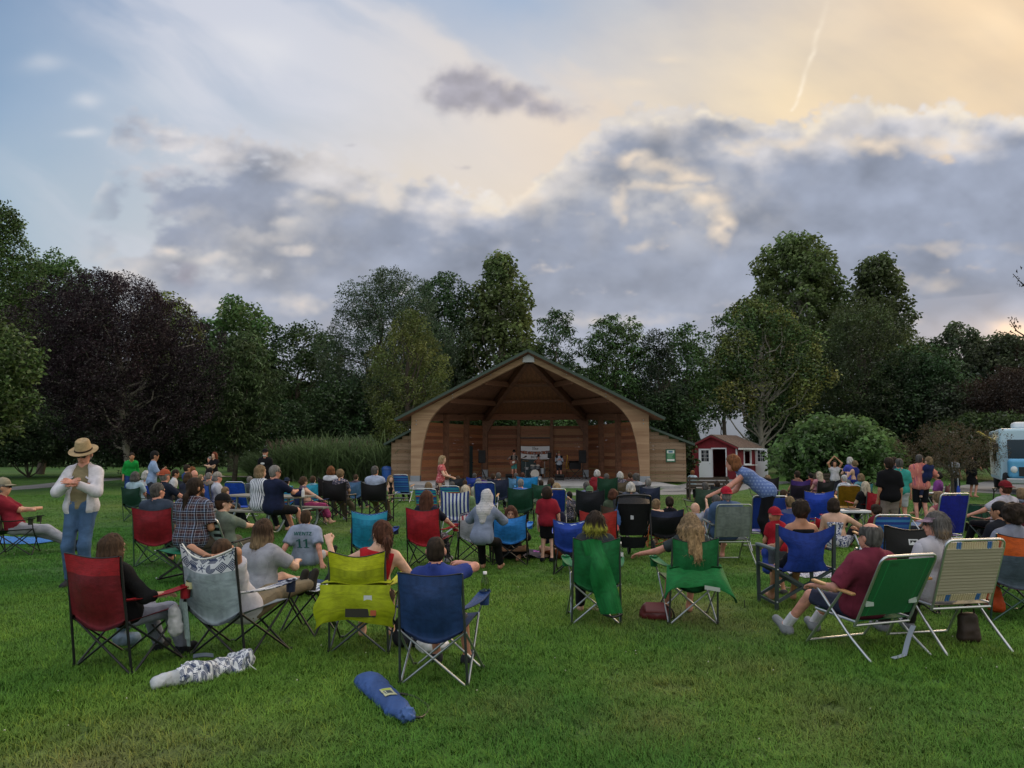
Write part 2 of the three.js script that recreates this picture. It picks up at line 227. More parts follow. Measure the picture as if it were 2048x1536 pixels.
function sow() {
  const bands = [[3.9, 7, 760, .058, 14, .06], [7, 11, 520, .055, 14, .07], [11, 18, 280, .046, 16, .1], [18, 32, 80, .045, 18, .16], [32, 62, 18, .05, 20, .3]];
  const q = new THREE.Object3D(), col = new THREE.Color();
  for (const [d0, d1, dens, h, n, sp] of bands) for (let v = 0; v < 2; v++) {
    const hw = (d) => d * .72 + .6, area = (d1 - d0) * (hw(d0) + hw(d1)), count = Math.floor(area * dens / 2), M = [], Cc = [];
    for (let i = 0; i < count; i++) {
      const d = Math.sqrt(rr(d0 * d0, d1 * d1)), x = rr(-1, 1) * hw(d), z = -d;
      if (noGrass.some((f) => f(x, z))) continue;
      const c = turf(x, z), j = rr(.7, 1.35), thin = c[0] > .13 && rnd() < .5; if (thin) continue;
      const tall = 1 + .5 * fbm(x * 1.3, z * 1.3, 30, 2);
      q.position.set(x, -.004, z); q.rotation.set(rr(-.15, .15), rr(0, 6.28), rr(-.15, .15)); q.scale.set(1, tall * rr(.6, 1.05), 1); q.updateMatrix(); M.push(q.matrix.clone()); const w = rnd() < .12 ? 1.5 : 1; Cc.push([c[0] * j * w, c[1] * j * (w > 1 ? 1.2 : 1), c[2] * j]);
    }
    const m = new THREE.InstancedMesh(tuftGeo(n, h, sp), bladeMat, M.length); M.forEach((a, i) => { m.setMatrixAt(i, a); m.setColorAt(i, col.setRGB(...Cc[i])); }); m.name = 'grass_blades'; m.castShadow = m.receiveShadow = true; m.userData.kind = 'stuff'; lawn.add(m);
  }
  // clover heads
  const M = []; for (let i = 0; i < 260; i++) { const d = Math.sqrt(rr(22, 260)), x = rr(-1, 1) * d * .7; if (n3(x * .6, d * .6, 3) < -.1) continue; q.position.set(x, rr(.035, .06), -d); q.rotation.set(0, rr(0, 6), 0); q.scale.setScalar(rr(.6, 1.1)); q.updateMatrix(); M.push(q.matrix.clone()); }
  const m = new THREE.InstancedMesh(new THREE.IcosahedronGeometry(.006, 0), mat([.5, .5, .4]), M.length); M.forEach((a, i) => m.setMatrixAt(i, a)); m.name = 'clover_heads'; m.userData.kind = 'stuff'; lawn.add(m);
}

// ---------- trees: tapered trunk and limbs, crowns of leaf clumps
function clumpGeo(n, R, L, W, droop = 0) {
  const P = [], N = [], I = [];
  for (let i = 0; i < n; i++) {
    const c = V(rr(-1, 1), rr(-1, 1), rr(-1, 1)).multiplyScalar(R * .8), d = c.clone().normalize().multiplyScalar(.5).add(V(rr(-1, 1), rr(-.7, .6) - droop, rr(-1, 1))).normalize(), s = d.clone().cross(V(rr(-1, 1), rr(-1, 1), rr(-1, 1))).normalize(), n0 = s.clone().cross(d).normalize();
    if (n0.y < 0) n0.negate();
    const l = L * rr(.7, 1.25), w = W * rr(.7, 1.25), o = P.length / 3, up = n0.clone().multiplyScalar(w * .35);
    const pts = [c, c.clone().addScaledVector(d, l * .45).addScaledVector(s, w).add(up), c.clone().addScaledVector(d, l).addScaledVector(n0, -l * .15), c.clone().addScaledVector(d, l * .45).addScaledVector(s, -w).add(up)];
    for (const p of pts) P.push(p.x, p.y, p.z); const nn = n0.addScaledVector(c, 1.2 / R).normalize(); for (let k = 0; k < 4; k++) N.push(nn.x, nn.y, nn.z);
    I.push(o, o + 1, o + 2, o, o + 2, o + 3);
  }
  const g = new THREE.BufferGeometry(); g.setAttribute('position', new THREE.Float32BufferAttribute(P, 3)); g.setAttribute('normal', new THREE.Float32BufferAttribute(N, 3)); g.setIndex(I); return g;
}
const leafMat = new THREE.MeshPhysicalMaterial({ color: new THREE.Color(1.3, 1.3, 1.3), roughness: .9, specularIntensity: .35, transmission: .42, thickness: 0, side: THREE.DoubleSide });
const clumps = { broad: clumpGeo(14, .34, .23, .075), fine: clumpGeo(18, .3, .16, .045), frond: clumpGeo(12, .3, .36, .05, .5), big: clumpGeo(12, .38, .3, .11), tiny: clumpGeo(18, .22, .1, .032) };
const BARK = mat([.09, .075, .06], { roughness: 1, bumpMap: weaveBump, bumpScale: .02 }), PALEBARK = mat([.3, .28, .24], { roughness: .95 });
function limb(out, a, b, r0, r1, bend = .12) {
  const L = a.distanceTo(b), p = [a.clone()], k = 4; for (let i = 1; i < k; i++) p.push(a.clone().lerp(b, i / k).add(V(rr(-1, 1), rr(-.6, .8), rr(-1, 1)).multiplyScalar(L * bend * .6))); p.push(b.clone());
  const c = new THREE.CatmullRomCurve3(p), seg = 6; let prev = c.getPoint(0); for (let i = 1; i <= seg; i++) { const q = c.getPoint(i / seg); out.push(bar(prev, q, lerp(r0, r1, (i - 1) / seg), lerp(r0, r1, i / seg), 7)); prev = q; } return c;
}
// o: px, top (pixel of the tip), bot (pixel of the crown's lower edge), hw (half width in pixels), d, col, kind, shape
function tree(name, label, o) {
  const base = at(o.px, 905, o.d); base.y = 0; const t = thing(o.shrub ? 'shrub' : name, label, o.shrub ? 'shrub' : 'tree', base, 0, null);
  const H = at(o.px, o.top, o.d).y, B = Math.max(o.bot ? at(o.px, o.bot, o.d).y : H * .2, .1), R = o.hw / F * o.d * (o.shrub ? 1.04 : 1.22), lean = (o.lean ?? 0) / F * o.d, wood = [], lobes = [];
  const nL = o.lobes ?? 26, env = { round: (t) => Math.sqrt(Math.max(0, 1 - (2 * t - 1) ** 2)) * .92 + .08, tall: (t) => t < .3 ? .55 + t * 1.5 : Math.pow(1 - (t - .3) / .72, .65), dome: (t) => t < .25 ? .75 + t : Math.sqrt(Math.max(0, 1 - ((t - .25) / .76) ** 2)), cone: (t) => 1.02 - t * .9, column: (t) => t < .2 ? .7 + t * 1.5 : Math.pow(1 - (t - .2) / .82, .4) }[o.shape ?? 'round'];
  const trunkTop = V(lean * .6, lerp(B, H, .62), 0), trunk = [];
  if (!o.shrub) { const c = limb(trunk, V(0, 0, 0), trunkTop, o.r ?? H * .018, (o.r ?? H * .018) * .35, .05); t.userData.c = 0; for (let i = 0; i < nL; i++) { let y = i / (nL - 1), q = Math.pow(y, .9), a = i * 2.4 + rr(-.4, .4), er = env(clamp(q, 0, 1)), rad = R * er * rr(.42, .8), s = R * (o.ls ?? .36) * rr(.75, 1.2) * (.55 + .45 * er), p = V(Math.sin(a) * rad + lean * q, lerp(B + s * .7, H - s * .75, q), Math.cos(a) * rad); lobes.push([p, s]); if (i % (o.limbEvery ?? 2) === 0) { const st = c.getPoint(clamp((p.y - B) / (H - B) * .75 + .12, .1, .98)); limb(trunk, st, p, H * .006, H * .0018, .2); } } }
  else { for (let i = 0; i < nL; i++) { let q = (i + .5) / nL, a = i * 2.4, er = env(q), rad = R * er * rr(.35, .8), s = R * (o.ls ?? .34) * rr(.75, 1.2) * (.6 + .4 * er); const p = V(Math.sin(a) * rad, lerp(B + s * .6, H - s * .75, q), Math.cos(a) * rad); lobes.push([p, s]); if (i % 3 === 0) limb(trunk, V(rr(-.2, .2) * .12, 0, rr(-.2, .2) * .12), p, .04, .012, .15); } }
  delete t.userData.c;
  part('trunk', trunk, o.pale ? PALEBARK : BARK, t);
  const M = [], C = [], q = new THREE.Object3D(), cs = o.cs ?? clamp(o.d / 62, .5, 1.25), dens = o.dens ?? 1;
  for (const [p, s] of lobes) {
    const n = Math.floor(dens * 26 * (s / cs) ** 2 + 12), tint = rr(.75, 1.3), yel = rr(-.5, 1);
    for (let i = 0; i < n; i++) {
      const u = V(rr(-1, 1), rr(-1, 1), rr(-1, 1)); if (u.lengthSq() > 1 || u.lengthSq() < .04) { i--; continue; } const L = u.length(), e = s * (1 + (o.shrub ? .5 : .32) * n3(u.x / L * 1.9 + p.x, u.y / L * 1.9 + p.y, u.z / L * 1.9 + p.z)); u.multiplyScalar((.62 + .4 * Math.pow(L, .6)) / L * e); u.y *= .82; u.add(p);
      if (u.y < .12) continue;
      q.position.copy(u); q.rotation.set(rr(-.5, .5), rr(0, 6.28), rr(-.5, .5)); q.scale.setScalar(cs * rr(.65, 1.25)); q.updateMatrix(); M.push(q.matrix.clone());
      const j = tint * rr(.78, 1.25), w = clamp((o.tipCol ? ss(n3(p.x * .9 + 3, p.y * .9, p.z * .9 + o.px) + .5 * n3(u.x * 1.7, u.y * 1.7, u.z * 1.7), -.25, .45) * rr(.4, 1) : 0), 0, 1), tc = o.tipCol ?? o.col; C.push([0, 1, 2].map((k) => lerp(o.col[k], tc[k], w) * j * (k === 0 ? 1 + .14 * yel : 1)));
    }
  }
  const m = new THREE.InstancedMesh(clumps[o.leaf ?? 'broad'], leafMat, M.length), col = new THREE.Color(); M.forEach((a, i) => { m.setMatrixAt(i, a); m.setColorAt(i, col.setRGB(...C[i])); }); m.name = 'crown'; m.userData.kind = 'stuff'; m.castShadow = m.receiveShadow = true; t.add(m);
  return t;
}
const DK = [.062, .124, .046], MID = [.085, .17, .054], LT = [.14, .225, .068], YG = [.2, .25, .07], OL = [.1, .15, .05], BL = [.07, .128, .062];
const woods = [
  ['oak_tree', 'tall green tree cut by the left edge of the picture', { px: -35, top: 408, bot: 860, hw: 110, d: 46, col: MID, shape: 'tall', lobes: 40 }],
  ['oak_tree', 'green tree behind the purple tree near the left edge', { px: 82, top: 508, bot: 880, hw: 105, d: 62, col: MID, lobes: 34 }],
  ['maple_tree', 'low bright green tree with hanging branches at the left edge', { px: -40, top: 640, bot: 905, hw: 84, d: 33, col: [.1, .17, .055], lobes: 20, ls: .46, cs: .8 }],
  ['plum_tree', 'large dark purple leaved tree on the left with forked trunk', { px: 262, top: 545, bot: 905, hw: 172, d: 41, col: [.026, .018, .027], tipCol: [.04, .024, .03], leaf: 'fine', lobes: 64, shape: 'round', ls: .3, dens: .9, lean: -60, pale: true, r: .2 }],
  ['maple_tree', 'light green tree with yellowish tips right of the purple crown', { px: 320, top: 590, bot: 880, hw: 75, d: 64, col: LT, tipCol: YG, lobes: 28 }],
  ['locust_tree', 'green tree with a leafy round top left of the reeds', { px: 462, top: 596, bot: 880, hw: 72, d: 70, col: MID, lobes: 24, leaf: 'big' }],
  ['willow_tree', 'pale green drooping tree beside the purple tree', { px: 470, top: 668, bot: 905, hw: 82, d: 47, col: [.09, .15, .06], leaf: 'frond', lobes: 34 }],
  ['ash_tree', 'dark tree with thin top between the round tree and the big dark tree', { px: 592, top: 648, bot: 900, hw: 92, d: 74, col: DK, lobes: 26, dens: .8 }],
  ['elm_tree', 'biggest dark green tree left of the wooden pavilion', { px: 775, top: 538, bot: 900, hw: 128, d: 62, col: BL, tipCol: [.09, .125, .08], lobes: 52, ls: .3, leaf: 'fine' }],
  ['elm_tree', 'dark tree standing between the big tree and the tall airy one', { px: 888, top: 550, bot: 880, hw: 78, d: 68, col: DK, lobes: 30 }],
  ['ash_tree', 'yellow green tree in front of the big dark tree', { px: 815, top: 622, bot: 860, hw: 92, d: 53, col: [.12, .165, .05], tipCol: YG, leaf: 'fine', lobes: 36, shape: 'tall', dens: .75, ls: .28 }],
  ['sycamore_tree', 'tall airy tree above the left slope of the pavilion roof', { px: 1000, top: 506, bot: 860, hw: 92, d: 68, col: OL, leaf: 'big', lobes: 46, shape: 'tall', ls: .27, dens: .9, pale: true }],
  ['locust_tree', 'thin open tree right behind the pavilion ridge', { px: 1112, top: 618, bot: 840, hw: 46, d: 64, col: DK, leaf: 'frond', lobes: 18, dens: .6 }],
  ['locust_tree', 'open topped tree over the right slope of the pavilion roof', { px: 1235, top: 632, bot: 860, hw: 66, d: 68, col: MID, leaf: 'frond', lobes: 26, dens: .8 }],
  ['spruce_tree', 'dark tree between the pavilion and the dome shaped tree', { px: 1318, top: 662, bot: 890, hw: 58, d: 66, col: [.035, .065, .036], lobes: 26, shape: 'tall', leaf: 'fine' }],
  ['ash_tree', 'mid green tree far behind the dark one right of the pavilion', { px: 1378, top: 652, bot: 880, hw: 60, d: 80, col: MID, lobes: 22, dens: .8 }],
  ['elm_tree', 'dark tree with low crown hanging over the pale hall behind the shed', { px: 1448, top: 690, bot: 832, hw: 46, d: 78, col: DK, lobes: 20, leaf: 'fine' }],
  ['sycamore_tree', 'tallest tree on the right with lumpy crown against the clouds', { px: 1606, top: 470, bot: 800, hw: 104, d: 74, col: OL, leaf: 'big', lobes: 54, shape: 'round', ls: .26, pale: true }],
  ['sycamore_tree', 'narrow tall tree right of the tallest one', { px: 1766, top: 510, bot: 800, hw: 62, d: 74, col: [.08, .115, .042], leaf: 'big', lobes: 36, shape: 'column', ls: .36, pale: true }],
  ['redbud_tree', 'dome shaped tree with yellowish top and bare grey limbs', { px: 1528, top: 600, bot: 850, hw: 118, d: 57, col: MID, tipCol: [.25, .26, .07], lobes: 46, shape: 'dome', ls: .24, pale: true, dens: .75, limbEvery: 1 }],
  ['maple_tree', 'broad dark olive tree right of the dome shaped tree', { px: 1735, top: 602, bot: 880, hw: 118, d: 60, col: [.055, .085, .04], tipCol: OL, leaf: 'fine', lobes: 48, shape: 'dome', ls: .26 }],
  ['maple_tree', 'green rounded tree sloping down behind the small reddish tree', { px: 1850, top: 690, bot: 900, hw: 90, d: 58, col: [.065, .13, .052], lobes: 34, shape: 'dome' }],
  ['sycamore_tree', 'distant tree with rounded clusters at the right horizon', { px: 1925, top: 648, bot: 860, hw: 62, d: 100, col: [.07, .1, .05], leaf: 'big', lobes: 24, ls: .33 }],
  ['sycamore_tree', 'distant dark tree under the orange glow', { px: 2015, top: 668, bot: 860, hw: 72, d: 95, col: [.065, .09, .045], leaf: 'big', lobes: 28 }],
  ['cherry_tree', 'dark red leaved tree cut by the right edge', { px: 2040, top: 735, bot: 862, hw: 80, d: 52, col: [.05, .036, .028], leaf: 'fine', lobes: 34, dens: .9 }],
  ['crabapple_tree', 'small reddish brown tree in front of the food truck', { px: 1900, top: 846, bot: 960, hw: 86, d: 29, col: [.085, .07, .042], leaf: 'tiny', lobes: 30, shape: 'round', ls: .3, dens: .42, r: .07 }],
];
for (const w of woods) tree(...w);
const shrubs = [
  ['round leafy green bush right of the red shed', { px: 1662, top: 830, bot: 955, hw: 117, d: 43.5, col: [.075, .145, .045], tipCol: [.11, .19, .06], lobes: 34, shape: 'dome', ls: .33, leaf: 'big', cs: .85, dens: .85 }],
  ['bright green sapling at the left corner of the pavilion roof', { px: 772, top: 806, bot: 905, hw: 38, d: 47.5, col: [.12, .17, .04], lobes: 14, leaf: 'fine', shape: 'tall' }],
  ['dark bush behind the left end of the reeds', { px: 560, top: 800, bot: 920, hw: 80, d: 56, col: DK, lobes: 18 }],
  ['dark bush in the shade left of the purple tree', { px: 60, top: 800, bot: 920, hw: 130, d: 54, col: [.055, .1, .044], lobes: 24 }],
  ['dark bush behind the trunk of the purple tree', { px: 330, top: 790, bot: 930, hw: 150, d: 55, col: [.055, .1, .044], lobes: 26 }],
  ['dark bush in front of the big dark tree', { px: 690, top: 760, bot: 920, hw: 90, d: 58, col: DK, lobes: 22 }],
  ['leafy bush behind the gap of the pavilion back wall', { px: 1050, top: 790, bot: 900, hw: 120, d: 64, col: MID, lobes: 22 }],
  ['leafy bush at the right back corner of the pavilion', { px: 1340, top: 790, bot: 880, hw: 55, d: 64, col: DK, lobes: 22 }],
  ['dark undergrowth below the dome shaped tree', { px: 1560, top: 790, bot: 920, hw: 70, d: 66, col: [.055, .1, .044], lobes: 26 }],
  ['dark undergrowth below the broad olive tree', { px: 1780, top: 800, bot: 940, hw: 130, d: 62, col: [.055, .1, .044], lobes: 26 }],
  ['green hedge behind the food truck', { px: 1990, top: 826, bot: 930, hw: 130, d: 48, col: [.06, .105, .035], lobes: 30, shape: 'dome' }],
  ['grey green bush below the dark red tree', { px: 1905, top: 770, bot: 900, hw: 50, d: 54, col: [.075, .1, .06], lobes: 16 }],
  ['small bush left of the red shed', { px: 1374, top: 885, bot: 965, hw: 16, d: 48, col: [.06, .1, .03], lobes: 8 }],
];
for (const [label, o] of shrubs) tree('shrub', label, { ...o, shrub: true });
// the far wood behind all of them
{
  const M = [], C = [], q = new THREE.Object3D(), col = new THREE.Color();
  for (let i = 0; i < 15000; i++) { const px = rr(-500, 2600), d = rr(92, 112), ht = at(px, 735 + 45 * fbm(px / 160, 1, 1, 3) + 20, d).y * rr(0, 1), p = at(px, 905, d); if (px > 1400 && px < 1500 && ht < 9) continue; q.position.set(p.x, ht, p.z); q.rotation.set(rr(-.5, .5), rr(0, 6), rr(-.5, .5)); q.scale.setScalar(rr(1.6, 2.8)); q.updateMatrix(); M.push(q.matrix.clone()); const j = rr(.7, 1.3); C.push([.06 * j, .11 * j, .048 * j]); }
  const m = new THREE.InstancedMesh(clumps.broad, leafMat, M.length); M.forEach((a, i) => { m.setMatrixAt(i, a); m.setColorAt(i, col.setRGB(...C[i])); }); m.name = 'woods'; tag(m, 'dark woods closing the view behind the trees', 'woods', null, 'stuff'); scene.add(m);
}
// reeds left of the pavilion
{
  const M = [], C = [], q = new THREE.Object3D(), col = new THREE.Color(), g = mergeGeometries([tuftGeo(18, 2.0, .4, .6), tuftGeo(8, 2.45, .35, .6)]); { const q2 = g.attributes.position, n2 = g.attributes.normal; for (let i = 0; i < q2.count; i++) n2.setXYZ(i, n2.getX(i), Math.abs(n2.getY(i)) * .6 + .2, n2.getZ(i) + .4); }
  const reedMat = new THREE.MeshPhysicalMaterial({ color: 0xffffff, roughness: .9, specularIntensity: .3, transmission: .45, thickness: 0, side: THREE.DoubleSide });
  for (let i = 0; i < 1000; i++) { const px = rr(520, 800), d = rr(46.5, 54), p = at(px, 905, d), e = Math.min(1, (px - 505) / 90); q.position.set(p.x, -.02, p.z); q.rotation.set(rr(-.1, .1), rr(0, 6), rr(-.1, .1)); q.scale.set(1, (.62 + .5 * e) * rr(.75, 1.1) * (1 + .2 * n3(px / 40, d, 3)), 1); q.updateMatrix(); M.push(q.matrix.clone()); const j = rr(.7, 1.3); C.push([.17 * j, .25 * j, .11 * j]); }
  const m = new THREE.InstancedMesh(g, reedMat, M.length); M.forEach((a, i) => { m.setMatrixAt(i, a); m.setColorAt(i, col.setRGB(...C[i])); }); m.name = 'reeds'; tag(m, 'tall green reeds left of the wooden pavilion', 'reeds', null, 'stuff'); m.castShadow = true; scene.add(m);
  const s = []; for (let i = 0; i < 260; i++) { const px = rr(530, 800), d = rr(46.6, 53), p = at(px, 905, d); q.position.set(p.x, rr(1.9, 2.5), p.z); q.rotation.set(rr(-.3, .3), rr(0, 6), rr(-.3, .3)); q.scale.set(1, rr(.7, 1.4), 1); q.updateMatrix(); s.push(q.matrix.clone()); }
  const pl = new THREE.InstancedMesh(new THREE.SphereGeometry(1, 6, 5).scale(.035, .17, .035), mat([.16, .12, .09]), s.length); s.forEach((a, i) => pl.setMatrixAt(i, a)); pl.name = 'reed_plumes'; tag(pl, 'brownish plumes on top of the reeds', 'reed plumes', null, 'stuff'); scene.add(pl);
}
// ---------- wood
function woodTex(a, b, k, rep = [1, 1], knots = 10) {
  const A = hexRGB(a), B = hexRGB(b); seed = 4000 + k; const kn = []; for (let i = 0; i < knots; i++) kn.push([rnd(), rnd(), rr(.006, .016)]);
  return dataTex(512, 128, (u, v) => {
    let w = v + .05 * pn(u, v, .5, k); let t = .5 + .5 * pn(u, w, .6, k + 1) + .45 * n3(u * 3, w * 46, k) + .2 * n3(u * 10, w * 110, k + 4), d = 0;
    for (const [x, y, r] of kn) { const q = ((u - x) ** 2 + ((v - y) * .3) ** 2) / (r * r); if (q < 5) d = Math.max(d, Math.exp(-q)); }
    t = clamp(t, 0, 1); return [0, 1, 2].map((i) => lerp(lerp(A[i], B[i], t), A[i] * .3, d));
  }, rep, true);
}
function hexRGB(h) { return [1, 3, 5].map((i) => parseInt(h.slice(i, i + 2), 16) / 255); }
const cedarT = [woodTex('#7d533b', '#9c694c', 1), woodTex('#764d38', '#946146', 2), woodTex('#876044', '#a97957', 3)];
const cedar = [...cedarT.map((t) => mat('#ffffff', { map: t, roughness: .7 })), mat('#e6dcd4', { map: cedarT[0], roughness: .72 }), mat('#ded0c6', { map: cedarT[1], roughness: .72 }), mat('#ffe9d6', { map: cedarT[2], roughness: .68 })];
const glulam = mat('#ffffff', { map: woodTex('#8a6d52', '#ab8f70', 6, [.35, .5], 0), roughness: .75 }), greyWood = [0, 1, 2].map((i) => mat(['#ffffff', '#f0e8de', '#e2d9ce'][i], { map: woodTex('#7f6a55', '#9c866f', 9 + i), roughness: .85 }));
const beamWood = mat('#ffffff', { map: woodTex('#634432', '#805a43', 14, [.5, 1]), roughness: .7 }), deckWood = mat('#ffffff', { map: woodTex('#6f4c38', '#8b6249', 16, [1.2, 1.2]), roughness: .75 });
const CONC = mat('#ffffff', { map: dataTex(256, 256, (u, v) => .33 + .1 * pn(u, v, 2, 4) + .08 * pn(u, v, 12, 8)), roughness: .95 }), ASPH = mat('#ffffff', { map: dataTex(256, 256, (u, v) => .22 + .07 * pn(u, v, 2, 14) + .1 * pn(u, v, 25, 8)), roughness: .95 });
const roofGreen = paint('#33463d', .55);
function uvScale(g, su, sv) { const u = g.attributes.uv; for (let i = 0; i < u.count; i++) u.setXY(i, u.getX(i) * su, u.getY(i) * sv); return g; }
// flat polygon prism: pts3 = corners (in order), thickness t along -normal
function slab3(p, t) {
  const n = p[1].clone().sub(p[0]).cross(p[2].clone().sub(p[0])).normalize(), P = [], U = [], ex = p[1].clone().sub(p[0]).normalize(), ey = n.clone().cross(ex), tri = (a, b, c) => { for (const q of [a, b, c]) { P.push(q.x, q.y, q.z); U.push(q.dot(ex) * .5, q.dot(ey) * .5); } };
  const lo = p.map((q) => q.clone().addScaledVector(n, -t)); for (let i = 1; i < p.length - 1; i++) { tri(p[0], p[i], p[i + 1]); tri(lo[0], lo[i + 1], lo[i]); } for (let i = 0; i < p.length; i++) { const j = (i + 1) % p.length; tri(p[i], lo[i], lo[j]); tri(p[i], lo[j], p[j]); }
  const g = new THREE.BufferGeometry(); g.setAttribute('position', new THREE.Float32BufferAttribute(P, 3)); g.setAttribute('uv', new THREE.Float32BufferAttribute(U, 2)); g.computeVertexNormals(); return g;
}
function extrude(pts, d, bevel = .02) { const s = new THREE.Shape(pts.map((p) => new THREE.Vector2(p[0], p[1]))); const g = new THREE.ExtrudeGeometry(s, { depth: d, bevelEnabled: bevel > 0, bevelSize: bevel, bevelThickness: bevel, bevelSegments: 1, curveSegments: 12 }); return uvScale(g, .35, .5); }

// ---------- the bandstand
const STAGE_TURN = -0.077, stageAt = at(1057.4, 905, 43.4); stageAt.y = 0;
const pav = thing('pavilion', 'open timber bandstand with curved wooden arch and green gabled roof', 'pavilion', stageAt, STAGE_TURN);
const inStage = (x, z) => { const c = Math.cos(-STAGE_TURN), s = Math.sin(-STAGE_TURN), X = x - stageAt.x, Z = z - stageAt.z; return [X * c + Z * s, -X * s + Z * c]; };
const fromStage = (x, y, z) => V(x, y, z).applyAxisAngle(V(0, 1, 0), STAGE_TURN).add(stageAt);
noGrass.push((x, z) => { const [a, b] = inStage(x, z); return Math.abs(a) < 7.6 && b < 5.4 && b > -9; });
{
  for (const s of [-1, 1]) {
    const inner = new THREE.CatmullRomCurve3([[0, 6.98], [-1.6, 6.2], [-3.1, 5.44], [-4.3, 4.84], [-5.05, 4.32], [-5.68, 3.5], [-6.02, 2.3], [-6.17, 1.1], [-6.2, .42]].map((p) => V(p[0], p[1], 0)), false, 'catmullrom', .4).getPoints(40).map((p) => [p.x * -s, p.y]);
    part('arch', extrude([[s * 6.7, .42], [s * 6.7, 3.86], [0, 7.32], ...inner], .32).translate(0, 0, -.32), glulam, pav);
    part('post_shoe', box(.56, .44, .42, s * 6.45, .22, -.16, .02), metal('#8d949a', .5), pav);
    // hip beam, rear post, purlins
    const rt = V(s * 3.35, 3.95, -7.9), ap = V(s * .12, 7.05, -.75);
    part('hip_beam', beam(rt, ap, .3, .42), beamWood, pav);
    part('rear_post', [box(.36, 4.1, .36, s * 3.35, 2.05, -7.85), ...(() => { const g = extrude([[0, 0], [-.55 * s, .95], [0, .95]], .3, .01).translate(s * 3.2, 3.0, -7.95); return [g]; })()], beamWood, pav);
    part('post_shoe', box(.42, .5, .42, s * 3.35, .37, -7.85, .02), metal('#8d949a', .5), pav);
    for (const f of [.3, .62]) { const a = V(s * 6.5 * (1 - f) * 1.0, lerp(3.75, 7.0, f), -.2), b = rt.clone().lerp(ap, f); part('purlin', beam(a, b, .16, .3), beamWood, pav); }
    part('eave_beam', beam(V(s * 6.45, 3.72, -.3), V(s * 3.4, 4.12, -7.9), .2, .4), beamWood, pav);
    // roof planes: wooden deck below, green metal above
    const FE = V(s * 7.55, 3.66, .55), A = V(0, 7.52, .55), A2 = V(0, 7.52, -.9), RE = V(s * 4.0, 4.02, -8.7), q = s < 0 ? [FE, A, A2, RE] : [A, FE, RE, A2];
    const flip = (pp) => { const n = pp[1].clone().sub(pp[0]).cross(pp[2].clone().sub(pp[0])); return n.y < 0 ? pp.slice().reverse() : pp; };
    part('roof_deck', slab3(flip(q), .09).translate(0, -.055, 0), deckWood, pav); part('roof', slab3(flip(q), .05), roofGreen, pav);
    part('fascia', beam(FE.clone().add(V(0, -.07, .03)), A.clone().add(V(0, -.05, .03)), .05, .15), roofGreen, pav);
    // side wall: three bays of boards between posts, a strip left open above
    const w0 = V(s * 6.25, 0, -.5), w1 = V(s * 3.5, 0, -7.75), dirw = w1.clone().sub(w0), L = dirw.length(), ang = Math.atan2(-dirw.z, dirw.x);
    for (let b = 0; b < 3; b++) {
      const c = w0.clone().lerp(w1, (b + .5) / 3), g = uvScale(new THREE.BoxGeometry(L / 3 - .02, .192, .05), 1, .9);
      for (let k = 0; k < 17; k++) { const m = part('plank', g, cedar[(k * 7 + b * 3 + (k * k) % 5) % 6], pav); m.position.set(c.x, .22 + k * .2, c.z); m.rotation.y = ang; m.rotation.x = rr(-.004, .004); }
      if (b) { const p = w0.clone().lerp(w1, b / 3); const m = part('wall_post', box(.26, 4.0, .3, 0, 2.05, 0), beamWood, pav); m.position.set(p.x - s * .16, 0, p.z + .05); m.rotation.y = ang; }
    }
    if (s < 0) { const p = w0.clone().lerp(w1, .74), m = part('side_door', [box(.95, 2.05, .05, 0, 1.15, 0, .01), box(.06, .06, .1, .38, 1.1, .05)], paint('#1d3b40', .5), pav); m.position.set(p.x - s * .06, 0, p.z + .07); m.rotation.y = ang; }
    // lean-to beside the arch
    const x0 = s * 6.75, x1 = s * (s < 0 ? 7.97 : 8.78), y0 = s < 0 ? 3.0 : 3.12, ye = s < 0 ? 2.42 : 2.38;
    for (let k = 0; k < 15; k++) { const y = .12 + k * .2, yt = y + .19; const reach = clamp((y0 - yt) / (y0 - ye), .06, 1), xe = lerp(x0, x1, yt > ye ? reach : 1), w = Math.abs(xe - x0); if (w < .12) continue; const m = part('plank', uvScale(box(w, .19, .04), w / 2.2, .9), greyWood[(k * 5 + k * k) % 3], pav); m.position.set((x0 + xe) / 2, y + .095, -.6); }
    part('lean_to_wall', [box(.05, 2.3, 4.6, x1, 1.25, -2.9)], greyWood[1], pav);
    const ex = s * (s < 0 ? 8.4 : 9.3), er = s < 0 ? 2.26 : 2.24; part('lean_to_roof', slab3(s < 0 ? [V(x0, y0 + .12, -.3), V(x0, y0 + .12, -5.2), V(ex, er, -5.2), V(ex, er, -.3)] : [V(x0, y0 + .12, -5.2), V(x0, y0 + .12, -.3), V(ex, er, -.3), V(ex, er, -5.2)], .12), roofGreen, pav);
    // small steel bolts on the arch
    const bolts = [[6.42, 3.55], [6.42, 3.35], [4.35, 5.05], [4.35, 4.88], [2.15, 6.15]].map(([x, y]) => new THREE.SphereGeometry(.035, 8, 6).translate(s * x, y, .02)); for (const b of bolts) part('bolt', b, STEEL, pav);
  }
  // rear roof plane and its inside boards
  const A2 = V(0, 7.52, -.9), L = V(-4.0, 4.02, -8.7), R = V(4.0, 4.02, -8.7);
  part('roof', slab3([A2, L, R].reverse(), .05).translate(0, .001, 0), roofGreen, pav);
  for (let i = 0; i < 24; i++) { const x = -3.6 + (i + .5) * .3, t = 1 - Math.abs(x) / 3.9; if (t < .05) continue; const top = lerp(4.15, 7.1, t), zt = lerp(-8.3, -1.3, t), m = part('ceiling_board', beam(V(x, 4.12, -8.35), V(x, top, zt), .285, .04), cedar[(i * 5 + 2) % 5], pav); }
